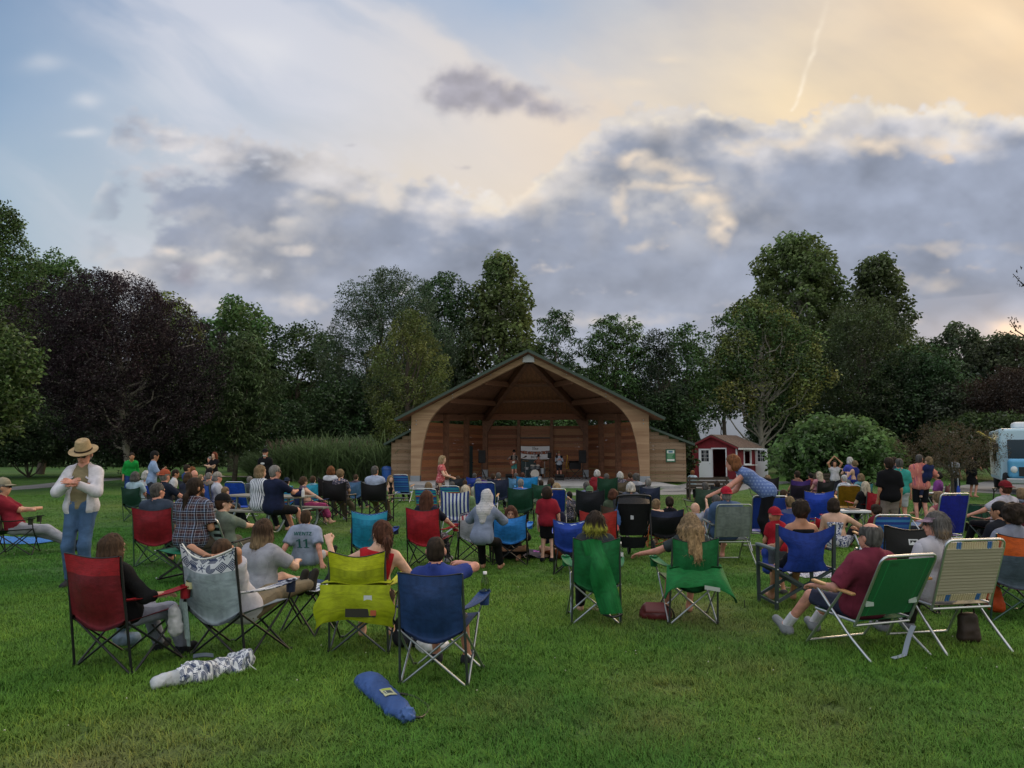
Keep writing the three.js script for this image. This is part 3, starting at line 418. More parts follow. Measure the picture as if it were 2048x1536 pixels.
  for (const [f, h] of [[.34, .1], [.62, .1]]) { const y = lerp(4.0, 7.0, f), z = lerp(-7.9, -.9, f), w = 3.35 * (1 - f); part('purlin', box(w * 2, .14, .14, 0, y - .02, z + .04), beamWood, pav); }
  part('header_beam', box(6.6, .42, .26, 0, 4.12, -7.8), cedar[3], pav);
  part('apex_plate', extrude([[-.34, 6.86], [-.3, 7.14], [0, 7.3], [.3, 7.14], [.34, 6.86]], .05, .006).translate(0, 0, .01), metal('#a7abab', .5), pav);
  // back wall
  for (let b = 0; b < 3; b++) { const g = uvScale(new THREE.BoxGeometry(2.2, .192, .05), 1, .9); for (let k = 0; k < 17; k++) { const m = part('plank', g, cedar[(k * 5 + b * 2 + (k * k) % 7) % 6], pav); m.position.set((b - 1) * 2.22, .22 + k * .2, -8.0); } }
  for (const x of [-1.1, 1.1]) part('wall_post', box(.2, 4.1, .24, x, 2.1, -7.83), beamWood, pav);
  part('stage_door', [box(1.0, 2.05, .05, -.45, 1.16, -7.94, .01), box(.05, .05, .1, -.1, 1.1, -7.9)], paint('#1d3b40', .5), pav);
  part('ledge', box(2.1, .06, .2, 0, 2.72, -7.88), BLACKM, pav);
  const bannerTex = canvasTex(512, 226, (c, w, h) => {
    c.fillStyle = '#e4e6ea'; c.fillRect(0, 0, w, h); c.textAlign = 'center'; c.fillStyle = '#2a2420'; c.font = 'bold 62px serif'; c.fillText('The', w / 2, 62);
    const s = 'WHISKEYHICKON', n = s.length; c.font = 'bold 64px serif'; for (let i = 0; i < n; i++) { c.save(); c.translate(34 + i * 37, 136 + Math.sin(i / (n - 1) * Math.PI) * 10 - 6); c.rotate((i - 6) * .012); c.lineWidth = 9; c.strokeStyle = '#2a2018'; c.strokeText(s[i], 0, 0); c.fillStyle = i % 3 ? '#c2683a' : '#a8442c'; c.fillText(s[i], 0, 0); c.restore(); }
    c.fillStyle = '#2a2420'; c.font = 'bold 60px serif'; c.fillText('BOYS', w / 2, 208); c.fillStyle = '#38506e'; c.fillRect(40, 208, 60, 4);
  });
  const banner = thing('banner', 'white band banner with brown lettering on the back wall of the bandstand', 'banner', fromStage(0, 1.32, -7.78), STAGE_TURN);
  part('banner_cloth', sheet((u, v) => V((u - .5) * 1.9, .85 * (1 - v) - .02 * Math.sin(u * 3.14), .01 * Math.sin(u * 12)), 16, 6, .006), mat('#ffffff', { map: bannerTex, roughness: .8, side: THREE.DoubleSide }), banner);
  part('rod', bar(V(-1, .86, 0), V(1, .86, 0), .012), BLACKM, banner);
  // stage slab
  const slab = new THREE.Shape([[-7.2, .2], [-7.0, 3.2], [-4.6, 5.1], [7.7, 5.1], [7.25, .2], [3.9, -8.4], [-3.9, -8.4]].map((p) => new THREE.Vector2(p[0], -p[1])));
  const g = new THREE.ExtrudeGeometry(slab, { depth: .12, bevelEnabled: false }).rotateX(-Math.PI / 2); uvScale(g, .3, .3); const sl = part('stage_slab', g, CONC); sl.position.copy(stageAt); sl.rotation.y = STAGE_TURN; tag(sl, null, null, null, 'structure');
  // notice on the right-hand lean-to
  const sign = thing('notice_board', 'green and white notice board on the right end wall of the bandstand', 'sign', fromStage(7.95, 1.22, -.56), STAGE_TURN);
  part('frame', box(.54, .74, .04, 0, .35, 0, .008), paint('#24443a'), sign);
  part('notice', box(.46, .66, .012, 0, .35, .025), mat('#ffffff', { map: canvasTex(128, 180, (c, w, h) => { c.fillStyle = '#1f6b3c'; c.fillRect(0, 0, w, h); c.fillStyle = '#cfd8d2'; c.fillRect(8, 8, w - 16, 46); c.fillRect(8, 140, w - 16, 30); c.fillStyle = '#8fae98'; for (let i = 0; i < 6; i++) c.fillRect(14, 66 + i * 11, 96 - (i * 37) % 30, 4); c.fillStyle = '#3e6f8a'; c.fillRect(30, 16, 66, 28); }), roughness: .4 }), sign);
  const bin = thing('recycling_bin', 'tall blue bin at the left corner of the bandstand', 'bin', at(773, 954, 44.6).setY(0), 0); part('bin_body', lathe([[0, 0], [.24, 0], [.27, .75], [.28, .8], [.2, .92], [0, .95]], 18), paint('#2355a0'), bin); part('lid', lathe([[.29, .76], [.3, .8], [.22, .94], [0, .98]], 18), paint('#1d478a'), bin);
}
// ---------- paths
function path(name, pts, w, tex) {
  const c = new THREE.CatmullRomCurve3(pts.map((p) => V(p[0], 0, p[1])), false, 'catmullrom', .5), P = [], U = [], I = [], n = 120; const edge = [];
  for (let i = 0; i <= n; i++) { const t = i / n, p = c.getPoint(t), d = c.getTangent(t), nx = -d.z, nz = d.x; for (const s of [-1, 1]) { const ww = w / 2 + .05 * n3(i * .7, s * 9, 2); P.push(p.x + nx * ww * s, .008, p.z + nz * ww * s); U.push(s * w / 4, t * c.getLength() / 2); } edge.push(p); if (i < n) I.push(i * 2, i * 2 + 2, i * 2 + 1, i * 2 + 1, i * 2 + 2, i * 2 + 3); }
  const g = new THREE.BufferGeometry(); g.setAttribute('position', new THREE.Float32BufferAttribute(P, 3)); g.setAttribute('uv', new THREE.Float32BufferAttribute(U, 2)); g.setIndex(I); g.computeVertexNormals(); if (g.attributes.normal.getY(0) < 0) { I.reverse(); g.setIndex(I); g.computeVertexNormals(); }
  tag(part(name, g, tex), null, null, null, 'structure'); noGrass.push((x, z) => z < -18 && edge.some((p) => (p.x - x) ** 2 + (p.z - z) ** 2 < (w / 2 + .1) ** 2));
}
const pp = (l) => l.map(([x, y]) => { const p = G(x, y); return [p.x, p.z]; });
path('path', pp([[-160, 986], [0, 979], [110, 970], [180, 962], [260, 956], [420, 953], [620, 956], [760, 966], [900, 981], [1050, 987], [1200, 988], [1380, 985], [1480, 973], [1560, 965], [1720, 966], [1880, 976], [1990, 984], [2140, 992]]), 2.3, ASPH);
path('drive', pp([[1380, 985], [1470, 950], [1440, 934], [1400, 928], [1340, 924]]), 3.2, ASPH);
path('drive', pp([[1990, 984], [2060, 968], [2140, 950], [2300, 940]]), 5, ASPH);

// ---------- red shed
{
  const t = thing('shed', 'small dark red shed with white doors and brown gable roof', 'shed', at(1449, 905, 52.6).setY(0), -40 * D2R), RED = mat('#85212b', { roughness: .75, map: mottle }), WH = paint('#dfe3e6', .5), w = 3.3, dp = 3.6, e = 2.12, a = 2.82, x = w / 2, z = dp / 2;
  for (const s of [1, -1]) { const pts = [[-x, 0], [-x, e], [0, a], [x, e], [x, 0]]; const shp = new THREE.Shape(pts.map((p) => new THREE.Vector2(...p))); if (s > 0) { shp.holes.push(new THREE.Path([[-.02, .12], [-.02, 1.98], [.92, 1.98], [.92, .12]].map((p) => new THREE.Vector2(...p)))); } part('wall', new THREE.ExtrudeGeometry(shp, { depth: .08, bevelEnabled: false }).translate(0, 0, s > 0 ? z - .08 : -z), RED, t); }
  const sideS = new THREE.Shape([[-z + .08, 0], [-z + .08, e], [z - .08, e], [z - .08, 0]].map((p) => new THREE.Vector2(...p))); const rs = sideS.clone(); rs.holes.push(new THREE.Path([[-.9 + .25, 1.0], [-.9 + .25, 1.85], [.25 + .15, 1.85], [.25 + .15, 1.0]].map((p) => new THREE.Vector2(...p))));
  part('wall', new THREE.ExtrudeGeometry(rs, { depth: .08, bevelEnabled: false }).rotateY(Math.PI / 2).translate(x - .08, 0, 0), RED, t); part('wall', new THREE.ExtrudeGeometry(sideS, { depth: .08, bevelEnabled: false }).rotateY(Math.PI / 2).translate(-x, 0, 0), RED, t);
  part('floor', box(w - .2, .1, dp - .2, 0, .06, 0), mat('#5b4a3b'), t);
  const shing = mat('#ffffff', { map: dataTex(256, 256, (u, v) => { const r = Math.floor(v * 16), q = Math.abs(((u * 20 + (r % 2) * .5) % 1) - .5) > .45 || (v * 16) % 1 < .12; const k = h3(Math.floor(u * 20 + (r % 2) * .5), r, 4); return q ? [.22, .18, .16] : [.42 + k * .12, .35 + k * .1, .3 + k * .09]; }, null, true), roughness: .95, bumpScale: .02 });
  for (const s of [-1, 1]) { const q = [V(s * (x + .22), e - .1, z + .2), V(0, a + .06, z + .2), V(0, a + .06, -z - .2), V(s * (x + .22), e - .1, -z - .2)]; part('roof', slab3(s < 0 ? q.slice().reverse() : q, .07), shing, t); part('trim', beam(V(s * (x + .2), e - .12, z + .22), V(0, a, z + .22), .03, .1), RED, t); part('gutter', beam(V(s * (x + .24), e - .13, z + .2), V(s * (x + .24), e - .13, -z - .2), .06, .12), WH, t); }
  const dd = (name, mx, mz, ry) => { const d = new THREE.Group(); d.name = name; d.position.set(mx, .1, mz); d.rotation.y = ry; t.add(d); part('door_leaf', [box(.9, 1.02, .05, .45, .51, 0), box(.18, .85, .05, .09, 1.44, 0), box(.18, .85, .05, .81, 1.44, 0), box(.9, .1, .05, .45, 1.85, 0), box(.9, .06, .052, .45, 1.03, 0), ...[.39, .51].map((q) => box(.02, .8, .045, q, 1.42, 0)), ...[1.3, 1.55].map((q) => box(.56, .02, .045, .45, q, 0))], WH, d); part('pane', box(.56, .78, .012, .45, 1.42, 0), mat('#2a3036', { roughness: .1 }), d); part('handle', new THREE.SphereGeometry(.035, 10, 8).translate(.1, .92, .05), STEEL, d); return d; };
  dd('door', -.06, z + .09, 0).scale.x = -1; dd('door', x + .06, -1.1, -.15);
  part('door_frame', [box(.07, 1.95, .1, -.05, 1.05, z + .01), box(.07, 1.95, .1, .95, 1.05, z + .01), box(1.07, .08, .1, .45, 2.02, z + .01)], WH, t);
  part('window_frame', [box(.1, .08, 1.2, x + .01, 1.88, .13), box(.1, .08, 1.2, x + .01, .98, .13), box(.1, .86, .07, x + .01, 1.43, -.43), box(.1, .86, .07, x + .01, 1.43, .68)], WH, t);
  part('counter', box(.4, .05, 1.5, x + .22, .92, .2), WH, t); part('corner_trim', [box(.08, e, .08, x + .012, e / 2, z + .012), box(.08, e, .08, x + .012, e / 2, -z)], WH, t);
  part('shelf', [box(.6, .04, .3, .5, 1.2, -.6), box(.6, .04, .3, .5, 1.6, -.6), box(.5, .9, .3, .2, .55, -.7)], mat('#6a5848'), t);
}
// ---------- pale hall far behind the right-hand trees
{
  const p = at(1452, 905, 86).setY(0), t = thing('hall', 'low pale building with grey metal roof behind the trees right of the bandstand', 'building', p, 0), W = 4.6;
  part('wall', box(W, 2.4, 8, 0, 1.2, -4), mat('#7f868a'), t); part('roof', [slab3([V(-W / 2 - .5, 3.0, .6), V(W / 2 + .5, 3.0, .6), V(W / 2 + .5, 6.2, -4.2), V(-W / 2 - .5, 6.2, -4.2)], .15)], paint('#a9b1bd', .6), t); part('fascia', box(W + 1, .3, .1, 0, 2.9, .66), mat('#c9cdd0'), t);
  part('window', box(1.4, .9, .06, -1.6, 1.5, .03), mat('#2a3036', { roughness: .15 }), t); part('door', box(1, 2, .06, 1.6, 1.0, .03), mat('#5d6a70'), t);
}
// ---------- food truck
{
  const t = thing('food_truck', 'light blue food truck with yellow hatch cut by the right edge', 'truck', at(2064, 905, 32.5).setY(0), -28 * D2R);
  const art = canvasTex(512, 256, (c, w, h) => { const g = c.createLinearGradient(0, 0, w, 0); g.addColorStop(0, '#d8d4c0'); g.addColorStop(1, '#bcd2dc'); c.fillStyle = g; c.fillRect(0, 0, w, h); c.fillStyle = '#d9c77a'; c.fillRect(60, 20, 130, 70); c.fillStyle = '#6a4b2e'; for (let i = 0; i < 9; i++) { c.beginPath(); c.ellipse(70 + i * 48, 130 + (i * 37) % 50, 26, 20, i, 0, 7); c.fill(); } c.fillStyle = '#5aa4c8'; c.fillRect(300, 60, 150, 60); });
  const BLUE = paint('#5aa3cf', .35), sideM = mat('#ffffff', { map: art, roughness: .4 }), PALE = paint('#b4d0de', .35);
  part('body', new RoundedBoxGeometry(2.3, 2.05, 5.6, 3, .12).translate(0, 1.5, -2.9), PALE, t); part('side_print', box(.02, 1.7, 4.6, -1.16, 1.5, -3.0), sideM, t);
  part('cab', extrude([[0, .55], [0, 2.2], [-.5, 2.45], [-.75, 2.45], [-.75, .55]], 2.1, .04).rotateY(Math.PI / 2 * -1).translate(1.05, 0, -.55).applyMatrix4(new THREE.Matrix4()), BLUE, t);
  part('windshield', box(1.8, .72, .04, 0, 1.72, .37), mat('#22303a', { roughness: .08 }), t); part('hood', new RoundedBoxGeometry(1.9, .75, .7, 3, .14).translate(0, .98, .72), BLUE, t); part('grille', box(1.2, .34, .05, 0, .88, 1.09), BLACKM, t); part('bumper', box(2.1, .22, .16, 0, .52, 1.14, .04), STEEL, t); part('number_plate', box(.5, .16, .02, 0, .72, 1.13), paint('#c95a2a'), t);
  for (const s of [-1, 1]) { part('headlight', new THREE.SphereGeometry(.13, 14, 10).scale(1, 1, .5).translate(s * .76, .95, 1.06), mat('#d8dde0', { roughness: .1 }), t); part('mirror', box(.18, .3, .08, s * 1.3, 1.8, .35, .03), BLACKM, t); }
  const wheel = (x, z) => { const w = new THREE.Group(); w.name = 'wheel'; w.position.set(x, .42, z); t.add(w); part('tyre', new THREE.TorusGeometry(.3, .12, 10, 22).rotateY(Math.PI / 2), mat('#151516', { roughness: .9 }), w); part('rim', new THREE.CylinderGeometry(.22, .22, .14, 16).rotateZ(Math.PI / 2), STEEL, w); }; for (const z of [.3, -4.4]) for (const x of [-1, 1]) wheel(x, z);
  const ac = part('air_conditioner', new RoundedBoxGeometry(1.1, .26, 1.2, 3, .1).translate(0, 2.66, -1.3), paint('#dde2e6'), t); part('vent', box(.5, .1, .02, .2, 2.66, -.69), BLACKM, ac);
  const h = part('hatch', [box(.05, .75, 1.6, 0, .37, 0)], paint('#c9b25a'), t); h.position.set(-1.18, 2.05, -2.2); h.rotation.z = 1.0; part('serving_window', box(.03, .8, 1.6, -1.175, 1.65, -2.2), mat('#1b1b1c', { roughness: .2 }), t); t.scale.set(1, 1.1, 1);
}
// ---------- soft bodies: distance fields joined smoothly and meshed with surface nets
const hyp = Math.hypot;
function mesher(prims, cell, o = {}) {
  const lo = [1e9, 1e9, 1e9], hi = [-1e9, -1e9, -1e9];
  for (const p of prims) {
    const R = p.c ? Math.max(...p.r) : Math.max(p.ra, p.rb), m = R + cell * 2 + (p.k ?? .02) * .5; p.lo = []; p.hi = [];
    for (let i = 0; i < 3; i++) { const a = p.c ? p.c.getComponent(i) : Math.min(p.a.getComponent(i), p.b.getComponent(i)), b = p.c ? p.c.getComponent(i) : Math.max(p.a.getComponent(i), p.b.getComponent(i)); p.lo[i] = a - m; p.hi[i] = b + m; if (!p.sub) { lo[i] = Math.min(lo[i], p.lo[i]); hi[i] = Math.max(hi[i], p.hi[i]); } }
    if (p.q) p.qi = p.q.clone().invert();
  }
  const n = [0, 1, 2].map((i) => Math.ceil((hi[i] - lo[i]) / cell) + 1), [nx, ny, nz] = n, f = new Float32Array(nx * ny * nz).fill(1); const v = V(0, 0, 0);
  for (const p of prims) {
    const k = p.k ?? .02, i0 = [0, 1, 2].map((i) => Math.max(0, Math.floor((p.lo[i] - lo[i]) / cell))), i1 = [0, 1, 2].map((i) => Math.min(n[i] - 1, Math.ceil((p.hi[i] - lo[i]) / cell)));
    let ax, ay, az, bx, by, bz, bb; if (!p.c) { ax = p.a.x; ay = p.a.y; az = p.a.z; bx = p.b.x - ax; by = p.b.y - ay; bz = p.b.z - az; bb = bx * bx + by * by + bz * bz || 1e-9; }
    for (let z = i0[2]; z <= i1[2]; z++) for (let y = i0[1]; y <= i1[1]; y++) for (let x = i0[0]; x <= i1[0]; x++) {
      const X = lo[0] + x * cell, Y = lo[1] + y * cell, Z = lo[2] + z * cell; let d;
      if (p.c) { let px = X - p.c.x, py = Y - p.c.y, pz = Z - p.c.z; if (p.qi) { v.set(px, py, pz).applyQuaternion(p.qi); px = v.x; py = v.y; pz = v.z; } const a = px / p.r[0], b = py / p.r[1], c = pz / p.r[2], k0 = Math.sqrt(a * a + b * b + c * c), k1 = hyp(a / p.r[0], b / p.r[1], c / p.r[2]); d = k0 < 1e-6 ? -Math.min(...p.r) : k0 * (k0 - 1) / k1; }
      else { const px = X - ax, py = Y - ay, pz = Z - az; let t = (px * bx + py * by + pz * bz) / bb; t = t < 0 ? 0 : t > 1 ? 1 : t; const ex = px - bx * t, ey = py - by * t, ez = (pz - bz * t) * (p.flat ?? 1); d = Math.sqrt(ex * ex + ey * ey + ez * ez) - (p.ra + (p.rb - p.ra) * t); }
      if (p.cut) for (const [q, m] of p.cut) { const e = (X - q.x) * m.x + (Y - q.y) * m.y + (Z - q.z) * m.z; if (e > d) d = e; }
      const i = (z * ny + y) * nx + x, g = f[i];
      if (p.sub) { f[i] = Math.max(g, -d); continue; }
      const h = k - Math.abs(g - d); f[i] = Math.min(g, d) - (h > 0 ? h * h * .25 / k : 0);
    }
  }
  if (o.clip || o.disp) for (let z = 0, i = 0; z < nz; z++) for (let y = 0; y < ny; y++) for (let x = 0; x < nx; x++, i++) { if (f[i] > cell * 3 || f[i] < -cell * 3) continue; const X = lo[0] + x * cell, Y = lo[1] + y * cell, Z = lo[2] + z * cell; if (o.disp) f[i] += o.disp(X, Y, Z); if (o.clip) for (const [q, m] of o.clip) f[i] = Math.max(f[i], (X - q.x) * m.x + (Y - q.y) * m.y + (Z - q.z) * m.z); }
  else if (o.clip) 0;
  if (o.clip) for (let z = 0, i = 0; z < nz; z++) for (let y = 0; y < ny; y++) for (let x = 0; x < nx; x++, i++) if (f[i] < -cell * 3 + 1e-6) { const X = lo[0] + x * cell, Y = lo[1] + y * cell, Z = lo[2] + z * cell; for (const [q, m] of o.clip) f[i] = Math.max(f[i], (X - q.x) * m.x + (Y - q.y) * m.y + (Z - q.z) * m.z); }
  const idx = new Int32Array(nx * ny * nz).fill(-1), P = [], I = [], sx = 1, sy = nx, sz = nx * ny;
  for (let z = 0; z < nz - 1; z++) for (let y = 0; y < ny - 1; y++) for (let x = 0; x < nx - 1; x++) {
    const i = (z * ny + y) * nx + x; let mask = 0; for (let c = 0; c < 8; c++) if (f[i + (c & 1) + (c >> 1 & 1) * sy + (c >> 2) * sz] < 0) mask |= 1 << c; if (mask === 0 || mask === 255) continue;
    let px = 0, py = 0, pz = 0, cnt = 0;
    for (let a = 0; a < 8; a++) for (let bit = 1; bit < 8; bit <<= 1) { if (a & bit) continue; const b = a | bit; if ((mask >> a & 1) === (mask >> b & 1)) continue; const fa = f[i + (a & 1) + (a >> 1 & 1) * sy + (a >> 2) * sz], fb = f[i + (b & 1) + (b >> 1 & 1) * sy + (b >> 2) * sz], t = fa / (fa - fb); px += (a & 1) + (bit === 1 ? t : 0); py += (a >> 1 & 1) + (bit === 2 ? t : 0); pz += (a >> 2) + (bit === 4 ? t : 0); cnt++; }
    idx[i] = P.length / 3; P.push(lo[0] + (x + px / cnt) * cell, lo[1] + (y + py / cnt) * cell, lo[2] + (z + pz / cnt) * cell);
  }
  const quad = (a, b, c, d, flip) => { if (a < 0 || b < 0 || c < 0 || d < 0) return; if (flip) I.push(a, c, b, a, d, c); else I.push(a, b, c, a, c, d); };
  for (let z = 1; z < nz - 1; z++) for (let y = 1; y < ny - 1; y++) for (let x = 1; x < nx - 1; x++) {
    const i = (z * ny + y) * nx + x, s = f[i] < 0;
    if (s !== f[i + sx] < 0) quad(idx[i], idx[i - sy], idx[i - sy - sz], idx[i - sz], s); if (s !== f[i + sy] < 0) quad(idx[i], idx[i - sz], idx[i - sz - sx], idx[i - sx], s); if (s !== f[i + sz] < 0) quad(idx[i], idx[i - sx], idx[i - sx - sy], idx[i - sy], s);
  }
  const g = new THREE.BufferGeometry(); g.setAttribute('position', new THREE.Float32BufferAttribute(P, 3)); g.setIndex(I); g.computeVertexNormals();
  const N = g.attributes.normal, U = new Float32Array(P.length / 3 * 2); for (let i = 0; i < P.length / 3; i++) { const side = Math.abs(N.getX(i)) > .75; U[i * 2] = side ? P[i * 3 + 2] : P[i * 3]; U[i * 2 + 1] = P[i * 3 + 1]; } g.setAttribute('uv', new THREE.BufferAttribute(U, 2));
  if (o.col) { const C = []; for (let i = 0; i < P.length; i += 3) C.push(...o.col(P[i], P[i + 1], P[i + 2])); g.setAttribute('color', new THREE.Float32BufferAttribute(C, 3)); }
  return g;
}
const cap = (a, b, ra, rb = ra, k = .02, more) => ({ a, b, ra, rb, k, ...more }), ell = (c, r, q, k = .02, more) => ({ c, r, q, k, ...more });
function ik(S, T, l1, l2, pole) { const d = T.clone().sub(S), L = clamp(d.length(), .02, l1 + l2 - .004), u = d.clone().normalize(), a = (l1 * l1 - l2 * l2 + L * L) / (2 * L), h = Math.sqrt(Math.max(0, l1 * l1 - a * a)), w = pole.clone().addScaledVector(u, -pole.dot(u)).normalize(); return [S.clone().addScaledVector(u, a).addScaledVector(w, h), S.clone().addScaledVector(u, L)]; }
const SKIN = { light: '#d9a588', fair: '#e2b49a', tan: '#c08a6a', pink: '#dc9c86', olive: '#b98a6b', brown: '#8a5c44' };
const skinMat = new Map(); const skinOf = (c) => { if (!skinMat.has(c)) skinMat.set(c, new THREE.MeshPhysicalMaterial({ color: hex(SKIN[c] ?? c), roughness: .55, map: mottle, sheen: .15 })); return skinMat.get(c); };
const HAIR = { black: [.012, .011, .011], dark: [.03, .02, .014], brown: [.065, .038, .022], auburn: [.085, .034, .02], ginger: [.19, .075, .028], dirty: [.21, .145, .08], blond: [.34, .25, .14], pale: [.5, .43, .32], grey: [.22, .21, .2], dgrey: [.1, .095, .09], white: [.52, .51, .49] };
const hairMat = new THREE.MeshPhysicalMaterial({ color: 0xffffff, vertexColors: true, roughness: .72, specularIntensity: .35, side: THREE.DoubleSide });
// striped, checked and printed cloths (uv in metres)
const prints = {}; function print(name, w, h, draw, per) { const t = canvasTex(w, h, draw, [1 / per, 1 / (per * h / w)]); prints[name] = t; }
print('plaid', 128, 128, (c) => { c.fillStyle = '#2b2c40'; c.fillRect(0, 0, 128, 128); c.fillStyle = 'rgba(70,40,44,.8)'; c.fillRect(0, 66, 128, 34); c.fillStyle = 'rgba(60,36,42,.6)'; c.fillRect(70, 0, 34, 128); c.fillStyle = 'rgba(140,160,190,.75)'; c.fillRect(20, 0, 14, 128); c.fillRect(0, 22, 128, 9); c.fillStyle = 'rgba(205,200,205,.8)'; c.fillRect(58, 0, 4, 128); c.fillRect(0, 56, 128, 4); c.fillRect(112, 0, 3, 128); c.fillRect(0, 108, 128, 3); c.fillStyle = 'rgba(12,12,24,.6)'; c.fillRect(40, 0, 12, 128); c.fillRect(0, 38, 128, 12); }, .11);
print('vstripe', 64, 64, (c) => { c.fillStyle = '#dfe3ea'; c.fillRect(0, 0, 64, 64); c.fillStyle = '#2c3c5e'; c.fillRect(0, 0, 24, 64); }, .05);
print('floral', 256, 256, (c) => { c.fillStyle = '#c9cad6'; c.fillRect(0, 0, 256, 256); seed = 77; for (let i = 0; i < 110; i++) { c.fillStyle = ['#22305e', '#2f4079', '#1d284c'][i % 3]; c.save(); c.translate(rnd() * 256, rnd() * 256); c.rotate(rnd() * 6); c.beginPath(); c.ellipse(0, 0, 14, 6, 0, 0, 7); c.fill(); c.restore(); } }, .3);
print('florald', 256, 256, (c) => { c.fillStyle = '#3a3a4a'; c.fillRect(0, 0, 256, 256); seed = 78; for (let i = 0; i < 90; i++) { c.fillStyle = ['#a9a6b8', '#7b788f', '#c9b7b9'][i % 3]; c.beginPath(); c.ellipse(rnd() * 256, rnd() * 256, 9, 6, rnd() * 3, 0, 7); c.fill(); } }, .3);
print('skirt', 256, 256, (c) => { c.fillStyle = '#2a2426'; c.fillRect(0, 0, 256, 256); seed = 79; for (let i = 0; i < 80; i++) { c.fillStyle = ['#b9a49c', '#7c3a44', '#d5c3b8'][i % 3]; c.beginPath(); c.ellipse(rnd() * 256, rnd() * 256, 12, 7, rnd() * 3, 0, 7); c.fill(); } }, .3);
print('bluedot', 128, 128, (c) => { c.fillStyle = '#5a71a4'; c.fillRect(0, 0, 128, 128); c.fillStyle = '#7f95bf'; for (let i = 0; i < 8; i++) for (let j = 0; j < 8; j++) { c.beginPath(); c.arc(i * 16 + (j % 2) * 8, j * 16 + 8, 4, 0, 7); c.fill(); } }, .45);
print('hijab', 128, 128, (c) => { c.fillStyle = '#c3c2c4'; c.fillRect(0, 0, 128, 128); c.fillStyle = '#96979d'; for (let i = 0; i < 7; i++) { c.fillRect(0, i * 19, 128, 5); c.fillRect(i * 20, i * 19 + 5, 9, 8); } }, .16);
print('camo', 64, 64, (c) => { c.fillStyle = '#8e8a82'; c.fillRect(0, 0, 64, 64); seed = 5; for (let i = 0; i < 14; i++) { c.fillStyle = ['#5d5a52', '#b4b0a6'][i % 2]; c.beginPath(); c.ellipse(rnd() * 64, rnd() * 64, 9, 5, rnd() * 3, 0, 7); c.fill(); } }, .12);
print('coral', 128, 128, (c) => { c.fillStyle = '#b5555a'; c.fillRect(0, 0, 128, 128); seed = 6; for (let i = 0; i < 30; i++) { c.fillStyle = ['#c9757a', '#8e3d48', '#d59a98'][i % 3]; c.beginPath(); c.ellipse(rnd() * 128, rnd() * 128, 9, 6, rnd() * 3, 0, 7); c.fill(); } }, .25);
print('tie', 128, 128, (c) => { c.fillStyle = '#c8766a'; c.fillRect(0, 0, 128, 128); seed = 8; for (let i = 0; i < 14; i++) { c.fillStyle = ['#9f5a6a', '#d89280'][i % 2]; c.fillRect(rnd() * 128, rnd() * 100, 6, 40); } }, .4);
const fabric = (c) => prints[c] ? mat('#ffffff', { map: prints[c], roughness: .92, bumpMap: weaveBump, bumpScale: .004, side: THREE.DoubleSide }) : cloth(c);

// single locks lying on the hair, so that it does not end in one smooth shell
function loose(m, len, n, curl) {
  const g = m.geometry, p = g.attributes.position, nn = g.attributes.normal, c = g.attributes.color, P = [...p.array], N = [...nn.array], C = [...c.array], I = [...g.index.array], a = V(0, 0, 0), no = V(0, 0, 0), d = V(0, 0, 0);
  for (let i = 0; i < n; i++) {
    const k = Math.floor(rnd() * p.count); a.fromBufferAttribute(p, k); no.fromBufferAttribute(nn, k); d.set(rr(-.35, .35), -1, rr(-.35, .35)); d.addScaledVector(no, -d.dot(no)); if (d.lengthSq() < .05) d.set(no.z, rr(-.3, .1), -no.x + rr(-.5, .5)); d.normalize();
    const L = len * rr(.5, 1.3), w = rr(.0014, .003), s = d.clone().cross(no).normalize(), o = P.length / 3, b = rr(.6, 1.7), lift = rnd() < .2 ? rr(.1, .3) : rr(.02, .09);
    for (let j = 0; j <= 3; j++) { const t = j / 3, q = a.clone().addScaledVector(d, L * t).addScaledVector(no, .003 + L * lift * t * (curl ? 1.4 : 1)).addScaledVector(s, curl ? .012 * Math.sin(t * 5 + i) : .004 * Math.sin(i) * t); if (!curl) q.y -= L * .12 * t * t; for (const e of [-1, 1]) { P.push(q.x + s.x * w * e * (1 - t * .7), q.y + s.y * w * e, q.z + s.z * w * e * (1 - t * .7)); N.push(no.x, no.y, no.z); C.push(c.getX(k) * b, c.getY(k) * b, c.getZ(k) * b); } if (j < 3) I.push(o + j * 2, o + j * 2 + 1, o + j * 2 + 2, o + j * 2 + 1, o + j * 2 + 3, o + j * 2 + 2); }
  }
  const h = new THREE.BufferGeometry(); h.setAttribute('position', new THREE.Float32BufferAttribute(P, 3)); h.setAttribute('normal', new THREE.Float32BufferAttribute(N, 3)); h.setAttribute('color', new THREE.Float32BufferAttribute(C, 3)); h.setIndex(I); m.geometry = h;
}
